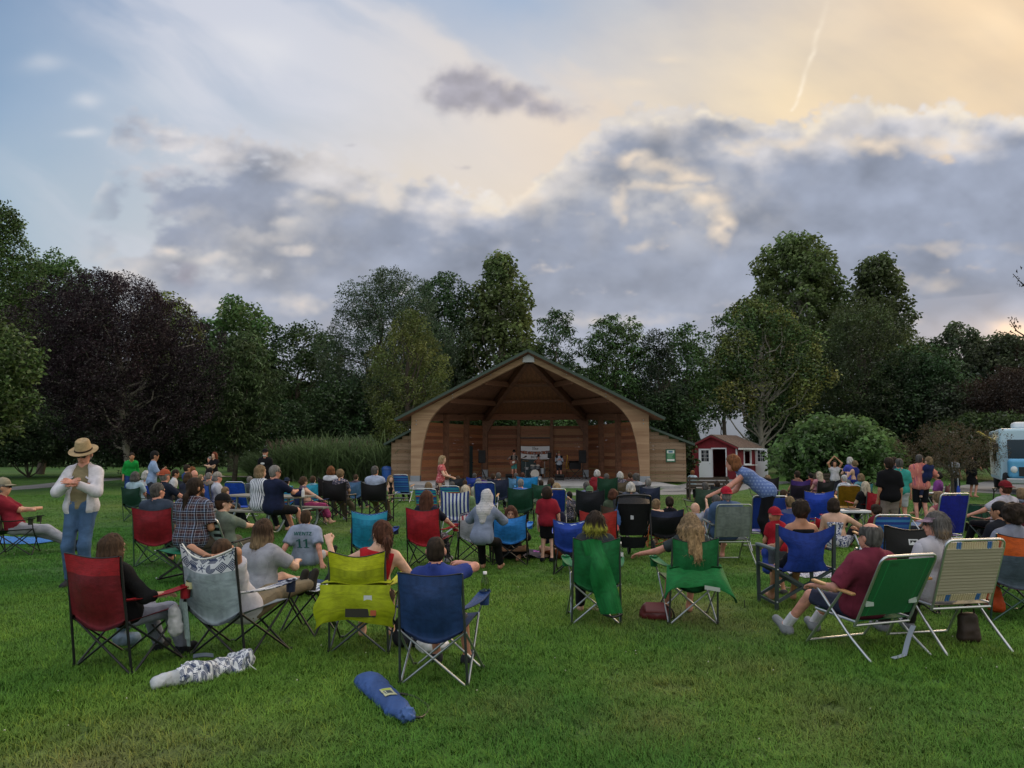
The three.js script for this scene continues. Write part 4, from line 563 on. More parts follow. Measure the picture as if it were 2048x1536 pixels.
// o: x, y (photo pixel of the top of the head), d (metres), pose, arms, hair, top, bottom ...
const people = [];
function person(label, o) {
  const pose = o.pose ?? 'sit', headW = at(o.x, o.y, o.d), fine = o.d < 9, cell = o.cell ?? clamp(o.d * .00175, .0125, .034);
  // body frame: hips over the origin, forward is -z
  const seat = o.seat ?? (pose === 'sit' ? .38 : 0), L = (o.lean ?? (pose === 'sit' ? 14 : pose === 'ground' ? 4 : 2)) * D2R, cosL = Math.cos(L);
  const full = pose === 'stand' ? .92 + .55 * cosL + .235 : pose === 'ground' ? .11 + .55 * cosL + .235 : .1 + .55 * cosL + .235;
  let s = o.s ?? (headW.y - seat) / full; const bw = (o.fat ?? 1) * s * (o.pose === 'stand' ? .9 : .95);
  const hipY = o.hipY ?? (pose === 'stand' ? .92 * s : pose === 'ground' ? .11 * s : seat + .1 * s), side = (o.tilt ?? 0) * D2R;
  const tv = V(Math.sin(side), cosL, Math.sin(L)).normalize(), hip = V(0, hipY, 0), P = (t, x = 0, z = 0) => hip.clone().addScaledVector(tv, t * s).add(V(x * bw, 0, z * s));
  const neck = P(.53), fwd = o.hl ?? Math.max(0, L * .35), hc = neck.clone().add(V(Math.sin(side) * .1 * s, .132 * s * Math.cos(Math.min(L, 0) * .7), .132 * s * Math.sin(Math.min(L, 0) * .7) - (.02 + fwd * .1) * s));
  const hq = new THREE.Quaternion().setFromEuler(new THREE.Euler((o.nod ?? 0) * D2R, (o.look ?? 0) * D2R, (o.cock ?? 0) * D2R, 'YXZ')), hs = s * (o.headS ?? 1) / (s < .8 ? Math.sqrt(s) * .96 : 1) , H = (x, y, z) => V(x, y, z).multiplyScalar(hs).applyQuaternion(hq).add(hc);
  const top = H(0, .118, .01);
  const face = o.face === undefined ? Math.atan2(-(1.4 - headW.x), -(-47 - headW.z)) : o.face * D2R;   // default: towards the stage
  const root = headW.clone().sub(top.clone().applyAxisAngle(V(0, 1, 0), face)); if (pose === 'bend' || o.sink === undefined) root.y = 0;
  const t = thing('person', label, 'person', root, face, o.group);
  if (o.hipY === undefined && pose !== 'bend') { const dy = headW.y - top.y; hip.y += dy * .0; }
  const kidH = 1;
  const S = [-1, 1].map((e) => P(.435, e * .165, .005)), l1 = .285 * s, l2 = .25 * s;
  const arms = o.arms ?? (pose === 'stand' ? 'hang' : 'lap'), T = (e, k) => {
    const c = (o.LR ?? {})[e < 0 ? 'L' : 'R']; if (c) return [V(c[0], c[1], c[2]), V(...(c[3] ?? [e, -.4, .3]))];
    switch (k) {
      case 'lap': return [hip.clone().add(V(e * .09 * s, .1 * s, -.25 * s)), V(e, -.5, .8)];
      case 'rest': return [hip.clone().add(V(e * .29 * bw, .17 * s, -.22 * s)), V(e * .6, -.7, .9)];
      case 'hang': return [hip.clone().add(V(e * .24 * bw, -.08 * s, -.06 * s)), V(e * .25, 0, 1)];
      case 'clasp': return [hip.clone().add(V(e * .03 * s, .31 * s, -.27 * s)), V(e, -.9, .25)];
      case 'hips': return [hip.clone().add(V(e * .2 * s, .05 * s, .02)), V(e, 0, .5)];
      case 'behind': return [H(e * .035, -.02, .14), V(e, .2, -.1)];
      case 'prop': return [V(e * .36 * s, .04, .3 * s), V(e * .3, 0, 1)];
      case 'up': return [H(e * .1, .2, -.05), V(e, .1, -.4)];
      case 'knees': return [hip.clone().add(V(e * .12 * s, .3 * s, -.42 * s)), V(e, -.5, .3)];
      case 'crossed': return [hip.clone().add(V(-e * .12 * s, .27 * s, -.2 * s)), V(e, -.6, -.1)];
      case 'play': return [hip.clone().add(V(e < 0 ? -.05 * s : .28 * s, e < 0 ? .12 * s : .3 * s, -.24 * s)), V(e, -.7, .3)];
    }
  };
  const E = [], W = []; [-1, 1].forEach((e, i) => { const [tt, pole] = T(e, Array.isArray(arms) ? arms[i] : arms); const [el, wr] = ik(S[i], tt, l1, l2, pole); E.push(el); W.push(wr); });
  const legs = o.legs ?? (pose === 'stand' ? 'stand' : pose === 'ground' ? 'out' : 'sit'), hj = [-1, 1].map((e) => hip.clone().add(V(e * .095 * bw, -.01 * s, 0))), K = [], A = [];
  [-1, 1].forEach((e, i) => { let tt, pole; const c = (o.feet ?? {})[e < 0 ? 'L' : 'R']; switch (legs) {
    case 'sit': tt = V(e * .15 * s, .085 * s, -.6 * s); pole = V(e * .12, 1, -.6); break; case 'fwd': tt = V(e * .13 * s, .085 * s, -.82 * s); pole = V(0, 1, -.3); break; case 'stand': tt = V(e * .11 * s, .085 * s, e * .05 * s * (o.stride ?? 0)); pole = V(0, 0, -1); break; case 'out': tt = V(e * .16 * s, .075 * s, -.84 * s); pole = V(e * .2, 1, 0); break; case 'up': tt = V(e * .14 * s, .085 * s, -.52 * s); pole = V(e * .2, 1, -.2); break; case 'cross': tt = V(-e * .14 * s, .09 * s, -.36 * s); pole = V(e, .35, -.3); break; case 'legcross': tt = e < 0 ? V(.02, .085 * s, -.58 * s) : V(-.2 * s, .3 * s, -.62 * s); pole = V(e * .1, 1, -.4); break; case 'kneel': tt = V(e * .12 * s, .05, .18 * s); pole = V(0, .1, -1); break; }
    if (c) { tt = V(c[0], c[1], c[2]); if (c[3]) pole = V(...c[3]); } const [k, a] = ik(hj[i], tt, .43 * s, .42 * s, pole); K.push(k); A.push(a); });
  const footDir = (i) => { const e = i ? 1 : -1; if (o.toes) return V(...o.toes); if (legs === 'kneel') return V(0, -.1, 1); const sh = A[i].clone().sub(K[i]).normalize(); const f = V(e * .18, 0, -1); if (legs === 'out' || legs === 'fwd' && A[i].y < .1 && sh.y > -.5) return V(e * .3, .9, -.5).normalize(); return f.addScaledVector(sh, -f.dot(sh) * .55).normalize(); };
  // trunk, limbs, head, hands
  const bust = o.fem ? .9 : 1, sk = [
    cap(P(.425, -.115), P(.425, .115), .078 * bw * bust, .078 * bw * bust, .04), cap(P(.34, -.068), P(.34, .068), .108 * bw * bust, .108 * bw * bust, .06), cap(P(.17, -.055, -.01), P(.17, .055, -.01), .105 * bw, .105 * bw, .06), cap(P(.03, -.075), P(.03, .075), .11 * bw, .11 * bw, .06), cap(P(.44), neck.clone().lerp(hc, .55), .056 * s, .052 * s, .03), cap(P(.425, -.13), P(.525), .05 * bw, .046 * s, .04), cap(P(.425, .13), P(.525), .05 * bw, .046 * s, .04)];
  const armP = [], legP = []; for (const i of [0, 1]) { armP.push(cap(S[i], E[i], .052 * bw, .042 * s, .03), cap(E[i], W[i], .041 * s, .027 * s, .02)); legP.push(cap(hj[i], K[i], .084 * bw, .056 * s, .05), cap(K[i], A[i], .055 * s, .036 * s, .02)); }
  const headP = (k = 1) => [ell(H(0, .015, .012), [.08 * hs, .104 * hs, .096 * hs], hq, .02), ell(H(0, -.05, -.025), [.058 * hs, .072 * hs, .066 * hs], hq, .03), cap(H(0, -.01, -.086), H(0, -.034, -.104), .011 * hs, .014 * hs, .012), cap(H(0, -.098, -.06), H(0, -.095, -.068), .02 * hs, .02 * hs, .02), ell(H(-.083, -.012, .006), [.014 * hs, .03 * hs, .02 * hs], hq, .008), ell(H(.083, -.012, .006), [.014 * hs, .03 * hs, .02 * hs], hq, .008), cap(H(-.03, .022, -.082), H(.03, .022, -.082), .014 * hs, .014 * hs, .015), cap(H(-.02, -.062, -.087), H(.02, -.062, -.087), .011 * hs, .011 * hs, .012)];
  const hand = (i) => { const e = i ? 1 : -1, f = W[i].clone().sub(E[i]).normalize(), dir = o.fist ? f : f.clone().add(V(0, arms === 'hang' ? -.2 : 0, arms === 'hang' ? -.1 : -.05)).normalize(), up = Math.abs(f.y) > .8 ? V(0, 0, 1) : V(0, 1, 0), nrm = (arms === 'clasp' || arms === 'hang' ? V(e, .1, 0) : arms === 'behind' ? V(0, .3, -1) : up).clone(); nrm.addScaledVector(dir, -nrm.dot(dir)).normalize(); const sd = dir.clone().cross(nrm).normalize(), r = [], p0 = W[i].clone(), hs2 = s * (s < .8 ? 1.1 : 1), m = (a, b, c) => p0.clone().addScaledVector(dir, a * hs2).addScaledVector(sd, b * hs2).addScaledVector(nrm, c * hs2);
    r.push(cap(m(.015, -.016, 0), m(.075, -.022, 0), .019 * hs2, .014 * hs2, .015), cap(m(.015, .016, 0), m(.075, .022, 0), .019 * hs2, .014 * hs2, .015), cap(m(.02, 0, 0), m(.08, 0, 0), .018 * hs2, .015 * hs2, .015));
    const curl = o.fist ? 1.5 : arms === 'behind' ? .35 : arms === 'clasp' ? .5 : .55, len = [.062, .075, .07, .054]; [-.03, -.01, .01, .03].forEach((b, j) => { const k0 = m(.085, b, 0), L1 = len[j] * .5, c1 = curl * .6, k1 = m(.085 + L1 * Math.cos(c1), b * 1.15, -L1 * Math.sin(c1)), c2 = curl * 1.5, k2 = m(.085 + L1 * Math.cos(c1) + L1 * Math.cos(c2), b * 1.15, -L1 * Math.sin(c1) - L1 * Math.sin(c2)); r.push(cap(k0, k1, .0092 * hs2, .0085 * hs2, .006), cap(k1, k2, .0085 * hs2, .0075 * hs2, .004)); });
    const q = -e * (arms === 'clasp' ? -1 : 1); r.push(cap(m(.02, q * .025, -.005), m(.06, q * .05, -.02), .013 * hs2, .01 * hs2, .01), cap(m(.06, q * .05, -.02), m(.085, q * .045, -.035), .01 * hs2, .0085 * hs2, .005)); return r; };
  const footP = [0, 1].map((i) => { const d = footDir(i), h = A[i]; return [cap(h.clone().add(V(0, -.035 * s, 0)).addScaledVector(d, -.035 * s), h.clone().addScaledVector(d, .13 * s).add(V(0, d.y > .3 ? 0 : -.045 * s, 0)), .036 * s, .028 * s, .03), cap(h, h.clone().add(V(0, -.04 * s, 0)), .036 * s, .034 * s, .03)]; });
  const geos = []; const fineCell = Math.max(.0052, o.d * .0007);
  const bodyP = [...sk, ...armP, ...legP, ...footP.flat()];
  if (o.d < 13) { geos.push(mesher(bodyP, cell), mesher([cap(neck.clone().lerp(hc, .2), neck.clone().lerp(hc, .6), .052 * s, .05 * s, .02), ...headP()], Math.max(.0062, o.d * .0008))); for (const i of [0, 1]) geos.push(mesher([cap(E[i].clone().lerp(W[i], .86), W[i], .029 * s, .027 * s, .02), ...hand(i)], fineCell)); }
  else geos.push(mesher([...bodyP, ...headP(), ...[0, 1].map((i) => { const dd = W[i].clone().sub(E[i]).normalize(); return cap(W[i].clone().addScaledVector(dd, .03 * s), W[i].clone().addScaledVector(dd, .13 * s), .03 * s, .026 * s, .03); })], Math.min(cell, .026)));
  part('body', geos.length > 1 ? merge(geos) : geos[0], skinOf(o.skin ?? 'light'), t);
  // clothes
  const e1 = o.loose ?? .014, infl = (p, e, more) => ({ ...p, ra: p.ra + e, rb: p.rb + e, k: (p.k ?? .02) + .012, ...more }), folds = (amp, fr) => (x, y, z) => amp * n3(x * fr, y * fr * .7, z * fr + o.x) + amp * .6 * n3(x * fr * 2.3, y * fr * 1.2, z * fr * 2.3);
  const cutAt = (a, b, f) => { const d = b.clone().sub(a); return [[a.clone().addScaledVector(d, f), d.normalize()]]; };
  const topC = o.top, sl = o.sleeve ?? .62;
  if (topC) {
    const hem = o.hem ?? -.1, pr = [...sk.slice(0, 3).map((p) => infl(p, e1)), infl(sk[3], e1 + .013), infl(sk[5], e1 * .7), infl(sk[6], e1 * .7)];
    for (const i of [0, 1]) if (sl > 0) { const a0 = armP[i * 2], a1 = armP[i * 2 + 1]; pr.push(infl(a0, e1 * (sl < 1 ? 1.5 : 1.1), sl < 1 ? { cut: cutAt(a0.a, a0.b, sl) } : {})); if (sl >= 1) pr.push(infl(a1, e1 * .9, { cut: cutAt(a1.a, a1.b, Math.min(.99, sl - 1)) })); }
    if (o.open) for (const dx of [0]) pr.push(cap(P(.6, dx, -.13), P(-.35, dx, -.2), .1 * s, .125 * s, .01, { sub: true }));
    const clip = [[hip.clone().addScaledVector(tv, hem * s), tv.clone().negate()]]; pr.push(cap(P(.5), P(.5).lerp(hc, .8), (o.open ? .072 : .058) * s, .064 * s, .01, { sub: true }));
    if (sl === 0) for (const i of [0, 1]) { const e = i ? 1 : -1; clip.push([P(.44, e * .155), V(e, -.25, 0).normalize()]); }
    if (o.flare) pr.push(cap(P(.1), P(hem - .1), .13 * bw, (.15 + o.flare) * bw, .08));
    if (o.neckline) clip.push([P(o.neckline), tv.clone()]);
    part(o.topName ?? (o.dress ? 'dress' : 'shirt'), mesher(pr, Math.min(cell, .024), { clip, disp: folds(o.fold ?? (o.d < 12 ? .006 : .004), 13) }), fabric(topC), t);
  }
  if (o.under) part('undershirt', mesher([...sk.slice(0, 3).map((p) => infl(p, .006)), infl(sk[3], .012), infl(sk[5], .004), infl(sk[6], .004)], cell, { clip: [[P(-.02), tv.clone().negate()]], disp: folds(.004, 14) }), fabric(o.under), t);
  if (o.bottom) {
    const pr = [infl(sk[3], .013), ...(pose === 'stand' ? [infl(sk[2], .004)] : [])], sh = o.shorts ?? 0;
    for (const i of [0, 1]) { const a = legP[i * 2], b = legP[i * 2 + 1]; pr.push(infl(a, .016, sh ? { cut: cutAt(a.a, a.b, sh) } : {})); if (!sh) pr.push(infl(b, .02, { cut: cutAt(b.a, b.b, o.crop ?? .97) })); }
    part(sh ? 'shorts' : 'trousers', mesher(pr, Math.min(cell, .024), { clip: [[hip.clone().addScaledVector(tv, .115 * s), tv.clone()]], disp: folds(.005, 15) }), fabric(o.bottom), t);
  }
  if (o.skirt) { const l = o.skirtLen ?? .5, pr = [infl(sk[3], .014)]; if (pose === 'stand') pr.push(cap(hip.clone(), V(0, hipY - l * s, 0), .15 * bw, .2 * bw, .05)); else for (const i of [0, 1]) pr.push(infl(legP[i * 2], .03), cap(K[i], K[i].clone().lerp(A[i], .6), .075 * s, .085 * s, .05)); part('skirt', mesher(pr, Math.min(cell, .024), { clip: [[hip.clone().addScaledVector(tv, .12 * s), tv.clone()], ...(pose === 'stand' ? [[V(0, hipY - l * s, 0), V(0, -1, 0)]] : [])], disp: folds(.008, 14) }), fabric(o.skirt), t); }
  if (o.shoes && o.d < 24) for (const i of [0, 1]) part('shoe', mesher(footP[i].map((p, j) => infl(p, .012, j ? { cut: cutAt(A[i].clone().add(V(0, -.06 * s, 0)), A[i], 1.05).map(([q, n]) => [q, V(0, 1, 0)]) } : {})), Math.max(.011, cell * .8), { clip: pose === 'stand' ? [[V(0, .004, 0), V(0, -1, 0)]] : null }), cloth(o.shoes), t);
  if (o.socks) for (const i of [0, 1]) part('sock', mesher([cap(A[i], A[i].clone().lerp(K[i], .38), .044 * s, .05 * s, .01, { cut: cutAt(A[i], K[i], .36) })], cell), cloth(o.socks), t);
  // hair
  const hk = o.hair ?? 'short', hcol = Array.isArray(o.hc) ? o.hc : HAIR[o.hc ?? 'brown'], tip = o.tip ? (HAIR[o.tip] ?? o.tip) : null, hcell = Math.max(.0085, o.d * .0011);
  if (hk !== 'none') {
    const big = hk === 'curly' || hk === 'updo' ? .022 : hk === 'crop' ? .002 : .012, pr = [ell(H(0, .026, .016), [(.08 + big) * hs, (.096 + big) * hs, (.095 + big) * hs], hq, .02)], ln = (o.hlen ?? .22), wid = o.hw ?? .085;
    if (['long', 'bob', 'pony', 'bun', 'updo', 'curly'].includes(hk)) pr.push(ell(H(0, -.03, .04), [.084 * hs, .085 * hs, .075 * hs], hq, .03));
    else pr.push(ell(H(0, -.035, .034), [.08 * hs, .072 * hs, .072 * hs], hq, .02));
    if (hk === 'long' || hk === 'bob') for (let i = 0; i < 9; i++) { const a = (i - 4) / 4 * 1.75, ll = (hk === 'bob' ? .1 : ln) * (.85 + .3 * h3(i, o.x, 2)); const b0 = H(Math.sin(a) * .07, .03, .015 + Math.cos(a) * .075), drop = V(Math.sin(a) * wid * hs * 1.1, -ll * s, 0), b1 = H(Math.sin(a) * wid, -.07, .02 + Math.cos(a) * .07), b2 = hk === 'bob' ? H(Math.sin(a) * wid * .95, -.1 - .03 * h3(i, 1, 2), .02 + Math.cos(a) * .06) : b1.clone().add(V(0, -ll * hs, .02 * hs)).addScaledVector(V(Math.sin(a), 0, Math.cos(a)).applyQuaternion(hq), .02 * hs); b2.z += (o.hback ?? 0) * Math.max(0, Math.cos(a)); b1.z += (o.hback ?? 0) * .7 * Math.max(0, Math.cos(a)); pr.push(cap(b0, b1, .034 * hs, .036 * hs, .03), cap(b1, b2, .036 * hs, .022 * hs, .03)); }
    if (hk === 'pony') { const n0 = H(.01, o.ponyY ?? -.02, .1), n1 = n0.clone().add(V(0, -.08 * hs, .05 * hs)), n2 = n1.clone().add(V(0, -ln * hs, .01)); pr.push(cap(n0, n1, .022 * hs, .036 * hs, .02), cap(n1, n2, .036 * hs, .016 * hs, .02)); }
    if (hk === 'bun') pr.push(ell(H(0, -.02, .118), [.042 * hs, .042 * hs, .036 * hs], hq, .015));
    if (hk === 'updo') { pr.push(ell(H(0, .075, .06), [.07 * hs, .055 * hs, .062 * hs], hq, .03), ell(H(.03, .02, .1), [.055 * hs, .055 * hs, .045 * hs], hq, .03)); }
    if (hk === 'curly') for (let i = 0; i < 12; i++) { const a = i * 2.4, y = -.06 + .14 * (i / 11); pr.push(ell(H(Math.sin(a) * .075, y, .03 + Math.cos(a) * .06), [.045 * hs, .045 * hs, .045 * hs], hq, .03)); }
    // leave the face, and a bald crown, free
    pr.push(ell(H(0, hk === 'long' || hk === 'bob' ? -.05 : -.062, -.1), [.07 * hs, .11 * hs, .085 * hs], hq, .01, { sub: true }));
    if (hk === 'short' || hk === 'bald' || hk === 'crop') { pr.push(ell(H(0, -.178, .02), [.12 * hs, .075 * hs, .13 * hs], hq, .01, { sub: true })); for (const e of [-1, 1]) pr.push(ell(H(e * .085, -.025, -.035), [.03 * hs, .045 * hs, .055 * hs], hq, .01, { sub: true })); }
    if (hk === 'bald') pr.push(ell(H(0, .14, .01), [.072 * hs, .09 * hs, .1 * hs], hq, .01, { sub: true }));
    const amp = hk === 'curly' || hk === 'updo' ? .011 : hk === 'short' || hk === 'crop' || hk === 'bald' ? .0035 : .008, fr = hk === 'curly' || hk === 'updo' ? 38 : 70, vy = hk === 'curly' || hk === 'updo' ? 34 : hk === 'short' || hk === 'crop' ? 40 : 9, wv = o.wavy ?? 0;
    const hairM = part('hair', mesher(pr, hcell, { disp: (x, y, z) => amp * n3((x + wv * .02 * Math.sin(y * 60)) * fr, y * vy, (z + wv * .02 * Math.cos(y * 50)) * fr), col: (x, y, z) => { const k = .78 + .5 * n3(x * 130, y * 12 + 3, z * 130) + .2 * n3(x * 40, y * 20, z * 40), m = tip ? ss(hc.y - y + .05 * n3(x * 60, y * 8, z * 60), .0, .12 * hs) : 0; return [0, 1, 2].map((i) => Math.max(.004, lerp(hcol[i], tip ? tip[i] : 0, m) * k)); } }), hairMat, t);
    if (o.d < 13.5) loose(hairM, hk === 'crop' ? .012 : hk === 'short' || hk === 'bald' ? .03 : hk === 'curly' || hk === 'updo' ? .045 : .08, hk === 'crop' ? 500 : 900, hk === 'curly' || hk === 'updo' || o.wavy);
  }
  if (o.beard) part('beard', mesher([ell(H(0, -.085, -.05), [.058 * hs, .05 * hs, .055 * hs], hq), ell(H(0, -.05, -.1), [.05 * hs, .02 * hs, .03 * hs], hq, .01, { sub: true })], hcell, { col: () => HAIR[o.beard] }), hairMat, t);
  if (o.hijab) part('headscarf', mesher([ell(H(0, .02, .014), [.094 * hs, .116 * hs, .11 * hs], hq, .03), cap(H(0, -.06, .02), P(.44, 0, .02), .09 * hs, .13 * hs, .06), cap(P(.46, -.1, .01), P(.46, .1, .01), .085 * s, .085 * s, .06), cap(P(.4, 0, .06), P(.28, 0, .09), .09 * s, .05 * s, .05), ell(H(0, -.02, -.11), [.06 * hs, .082 * hs, .06 * hs], hq, .01, { sub: true })], Math.max(.011, o.d * .0012), { disp: folds(.007, 22) }), fabric(o.hijab), t);
  const hatG = (gs, name, c, more) => { const g = merge(gs); g.applyMatrix4(new THREE.Matrix4().compose(hc, hq, V(hs, hs, hs))); return part(name, g, prints[c] ? fabric(c) : cloth(c, more), t); };
  if (o.hat === 'cap' || o.hat === 'capback') { const b = o.hat === 'cap' ? -1 : 1; hatG([new THREE.SphereGeometry(.1, 20, 10, 0, 6.283, 0, 1.62).scale(.93, 1.0, 1.12).translate(0, .048, .012), sheet((u, v) => { const a = (u - .5) * 2.3, r = .1 + v * .075 * Math.cos(a); return V(Math.sin(a) * (.092 + .01 * v), .046 - v * .018 - .012 * (1 - Math.cos(a)), .012 + b * Math.cos(a) * r * 1.06); }, 12, 4, .006), new THREE.SphereGeometry(.008, 8, 6).translate(0, .15, .012)], 'cap', o.hatC ?? '#222'); }
  if (o.hat === 'visor') hatG([new THREE.CylinderGeometry(.096, .1, .034, 24, 1, true).scale(.93, 1, 1.1).translate(0, .05, .01), sheet((u, v) => { const a = (u - .5) * 2.3, r = .1 + v * .08 * Math.cos(a); return V(Math.sin(a) * .094, .045 - v * .022, .012 - Math.cos(a) * r * 1.06); }, 12, 4, .006)], 'visor', o.hatC ?? '#aaa');
  if (o.hat === 'brim') { const h = hatG([lathe([[.0, .168], [.03, .17], [.058, .182], [.076, .168], [.087, .12], [.096, .052], [.104, .043], [.135, .034], [.162, .042], [.164, .049], [.135, .041], [.104, .05]], 32).scale(.97, 1, 1.14)], 'hat', o.hatC ?? '#b9a27a'); const band = new THREE.CylinderGeometry(.0935, .0975, .02, 28, 1, true).scale(.985, 1, 1.155).translate(0, .062, 0); band.applyMatrix4(new THREE.Matrix4().compose(hc, hq, V(hs, hs, hs))); part('hat_band', band, cloth('#3b2f27'), h); }
  if (o.glasses) { const g = merge([...[-1, 1].map((e) => new THREE.SphereGeometry(.024, 12, 8).scale(1.15, .8, .4).translate(e * .034, .002, -.094)), ...[-1, 1].map((e) => bar(V(e * .06, .004, -.088), V(e * .082, .004, .01), .003)), bar(V(-.014, .004, -.1), V(.014, .004, -.1), .003)]); g.applyMatrix4(new THREE.Matrix4().compose(hc, hq.clone().multiply(new THREE.Quaternion().setFromAxisAngle(V(1, 0, 0), 0)), V(hs, hs, hs))); if (o.glasses === 'up') g.translate(0, .075 * hs, .03); part('glasses', g, mat('#101012', { roughness: .12 }), t); }
  else if (o.eyes) { for (const e of [-1, 1]) { const g = new THREE.SphereGeometry(.0105, 10, 8).scale(1.3, .8, .6).translate(e * .031, .0, -.086); g.applyMatrix4(new THREE.Matrix4().compose(hc, hq, V(hs, hs, hs))); part('eye', g, mat('#1c1512', { roughness: .2 }), t); const b = bar(V(e * .014, .02, -.094), V(e * .046, .022, -.084), .004); b.applyMatrix4(new THREE.Matrix4().compose(hc, hq, V(hs, hs, hs))); part('eyebrow', b, mat('#2c1f18'), t); } const m = new THREE.SphereGeometry(.02, 10, 6).scale(1, .28, .3).translate(0, -.062, -.096); m.applyMatrix4(new THREE.Matrix4().compose(hc, hq, V(hs, hs, hs))); part('lips', m, mat('#8e4a44', { roughness: .5 }), t); }
  t.userData.label = label;
  return { t, s, hip, P, H, S, E, W, K, A, root, face, hq, hc, hs, tv, top, w: (v) => v.clone().applyAxisAngle(V(0, 1, 0), face).add(root) };
}
// ---------- chairs. Every chair faces -z, its ground centre at the origin.
const tribal = (() => { const t = canvasTex(512, 512, (c) => { c.fillStyle = '#d3d9e0'; c.fillRect(0, 0, 512, 512); c.strokeStyle = '#27375c'; c.lineWidth = 9; seed = 31; for (let i = 0; i < 5; i++) for (let j = 0; j < 5; j++) { c.save(); c.translate(51 + i * 102, 51 + j * 102); c.rotate([.78, 0, 2.3, 1.57][(i * 3 + j * 2) % 4]); const k = (i + j * 2) % 4; if (k === 0) for (let q = 8; q < 50; q += 14) c.strokeRect(-q, -q, q * 2, q * 2); else if (k === 1) for (let q = -40; q < 46; q += 15) { c.beginPath(); c.moveTo(-46, q); c.lineTo(-10, q + 20); c.lineTo(16, q - 12); c.lineTo(46, q + 10); c.stroke(); } else if (k === 2) for (let q = 0; q < 6; q++) { c.beginPath(); c.moveTo(0, 0); c.lineTo(46 * Math.cos(q), 46 * Math.sin(q)); c.stroke(); } else { for (let q = 0; q < 4; q++) { c.beginPath(); c.arc(0, 0, 10 + q * 12, 0, 4.4); c.stroke(); } } c.restore(); } }); return t; })();
const tribalTile = tribal.clone(); tribalTile.wrapS = tribalTile.wrapT = THREE.RepeatWrapping; tribalTile.needsUpdate = true;
const chairTex = {
  tribal: (() => { const t = tribalTile.clone(); t.repeat.set(1.15, .36); t.needsUpdate = true; return t; })(),
  stars: canvasTex(256, 128, (c) => { c.fillStyle = '#c8ccd6'; c.fillRect(0, 0, 256, 128); for (let i = 0; i < 16; i++) { c.fillStyle = i % 2 ? '#b04a55' : '#d8d4d8'; c.fillRect(i * 16, 40, 16, 88); } c.fillStyle = '#2c2f52'; c.fillRect(0, 0, 256, 44); c.fillStyle = '#e4e4ee'; for (let i = 0; i < 40; i++) { c.beginPath(); c.arc((i * 53) % 256, 6 + (i * 17) % 34, 4, 0, 7); c.fill(); } }),
  bluewhite: canvasTex(256, 32, (c) => { for (let i = 0; i < 15; i++) { c.fillStyle = i % 2 ? '#c9d2d6' : '#25357c'; c.fillRect(i * 17.1, 0, 17.2, 32); } }),
  tealstripe: canvasTex(32, 256, (c) => { const k = ['#1f6aa8', '#2a9fae', '#2450a0', '#3aa6b0', '#b8653a', '#22459a']; for (let i = 0; i < 14; i++) { c.fillStyle = k[i % 6]; c.fillRect(0, i * 18.3, 32, 18.4); } }),
  bluestripe: canvasTex(32, 256, (c) => { const k = ['#2a52a8', '#3f86c4', '#223f96', '#2f6ab8']; for (let i = 0; i < 14; i++) { c.fillStyle = k[i % 4]; c.fillRect(0, i * 18.3, 32, 18.4); } }),
  tealpat: canvasTex(256, 256, (c) => { c.fillStyle = '#2a93b4'; c.fillRect(0, 0, 256, 256); c.fillStyle = '#24409c'; c.fillRect(0, 0, 256, 52); c.strokeStyle = '#7cc0d8'; c.lineWidth = 5; for (let i = 0; i < 10; i++) { c.beginPath(); c.moveTo(i * 28, 4); c.lineTo(i * 28 + 14, 46); c.lineTo(i * 28 + 28, 4); c.stroke(); } }),
  fish: canvasTex(256, 256, (c) => { c.fillStyle = '#1f46a6'; c.fillRect(0, 0, 256, 256); c.fillStyle = '#48a0b8'; c.beginPath(); c.moveTo(82, 110); c.quadraticCurveTo(104, 70, 150, 78); c.lineTo(176, 66); c.quadraticCurveTo(160, 100, 122, 108); c.lineTo(112, 150); c.lineTo(104, 116); c.closePath(); c.fill(); c.fillStyle = '#c0506a'; c.fillRect(136, 104, 32, 7); c.fillRect(138, 117, 30, 9); }),
  logo: canvasTex(256, 256, (c) => { c.fillStyle = '#111315'; c.fillRect(0, 0, 256, 256); c.fillStyle = '#c9cfd2'; c.fillRect(104, 44, 44, 34); c.fillStyle = '#15181a'; c.fillRect(111, 51, 30, 20); c.fillStyle = '#c9cfd2'; c.beginPath(); c.moveTo(111, 71); c.lineTo(122, 57); c.lineTo(141, 71); c.fill(); }),
  bluelogo: canvasTex(256, 256, (c) => { c.fillStyle = '#1d44b4'; c.fillRect(0, 0, 256, 256); c.fillStyle = '#dfe4ee'; c.beginPath(); c.moveTo(84, 36); c.lineTo(98, 20); c.lineTo(112, 36); c.fill(); c.fillRect(110, 30, 66, 6); }),
  web: canvasTex(128, 256, (c) => { c.fillStyle = '#9fb2b4'; c.fillRect(0, 0, 128, 256); for (let i = 0; i < 6; i++) { c.fillStyle = i % 2 ? '#6f8a88' : '#8aa0a2'; c.fillRect(0, i * 44, 128, 26); c.fillStyle = '#14181c'; c.fillRect(96, i * 44 + 4, 32, 22); } }),
  green: canvasTex(256, 256, (c) => { c.fillStyle = '#0f6434'; c.fillRect(0, 0, 256, 256); c.strokeStyle = '#178a4a'; c.lineWidth = 3; c.strokeRect(34, 0, 190, 300); c.fillStyle = '#0c5a2e'; c.fillRect(44, 14, 40, 16); }),
  snow: canvasTex(128, 128, (c) => { c.fillStyle = '#2346a8'; c.fillRect(0, 0, 128, 128); c.strokeStyle = '#c3d0ea'; c.lineWidth = 7; for (const [x, y] of [[28, 30], [78, 34], [112, 20]]) for (let i = 0; i < 4; i++) { c.beginPath(); c.moveTo(x, y); c.lineTo(x + 16 * Math.cos(i * 1.57 + .5), y + 16 * Math.sin(i * 1.57 + .5)); c.stroke(); } }),
};
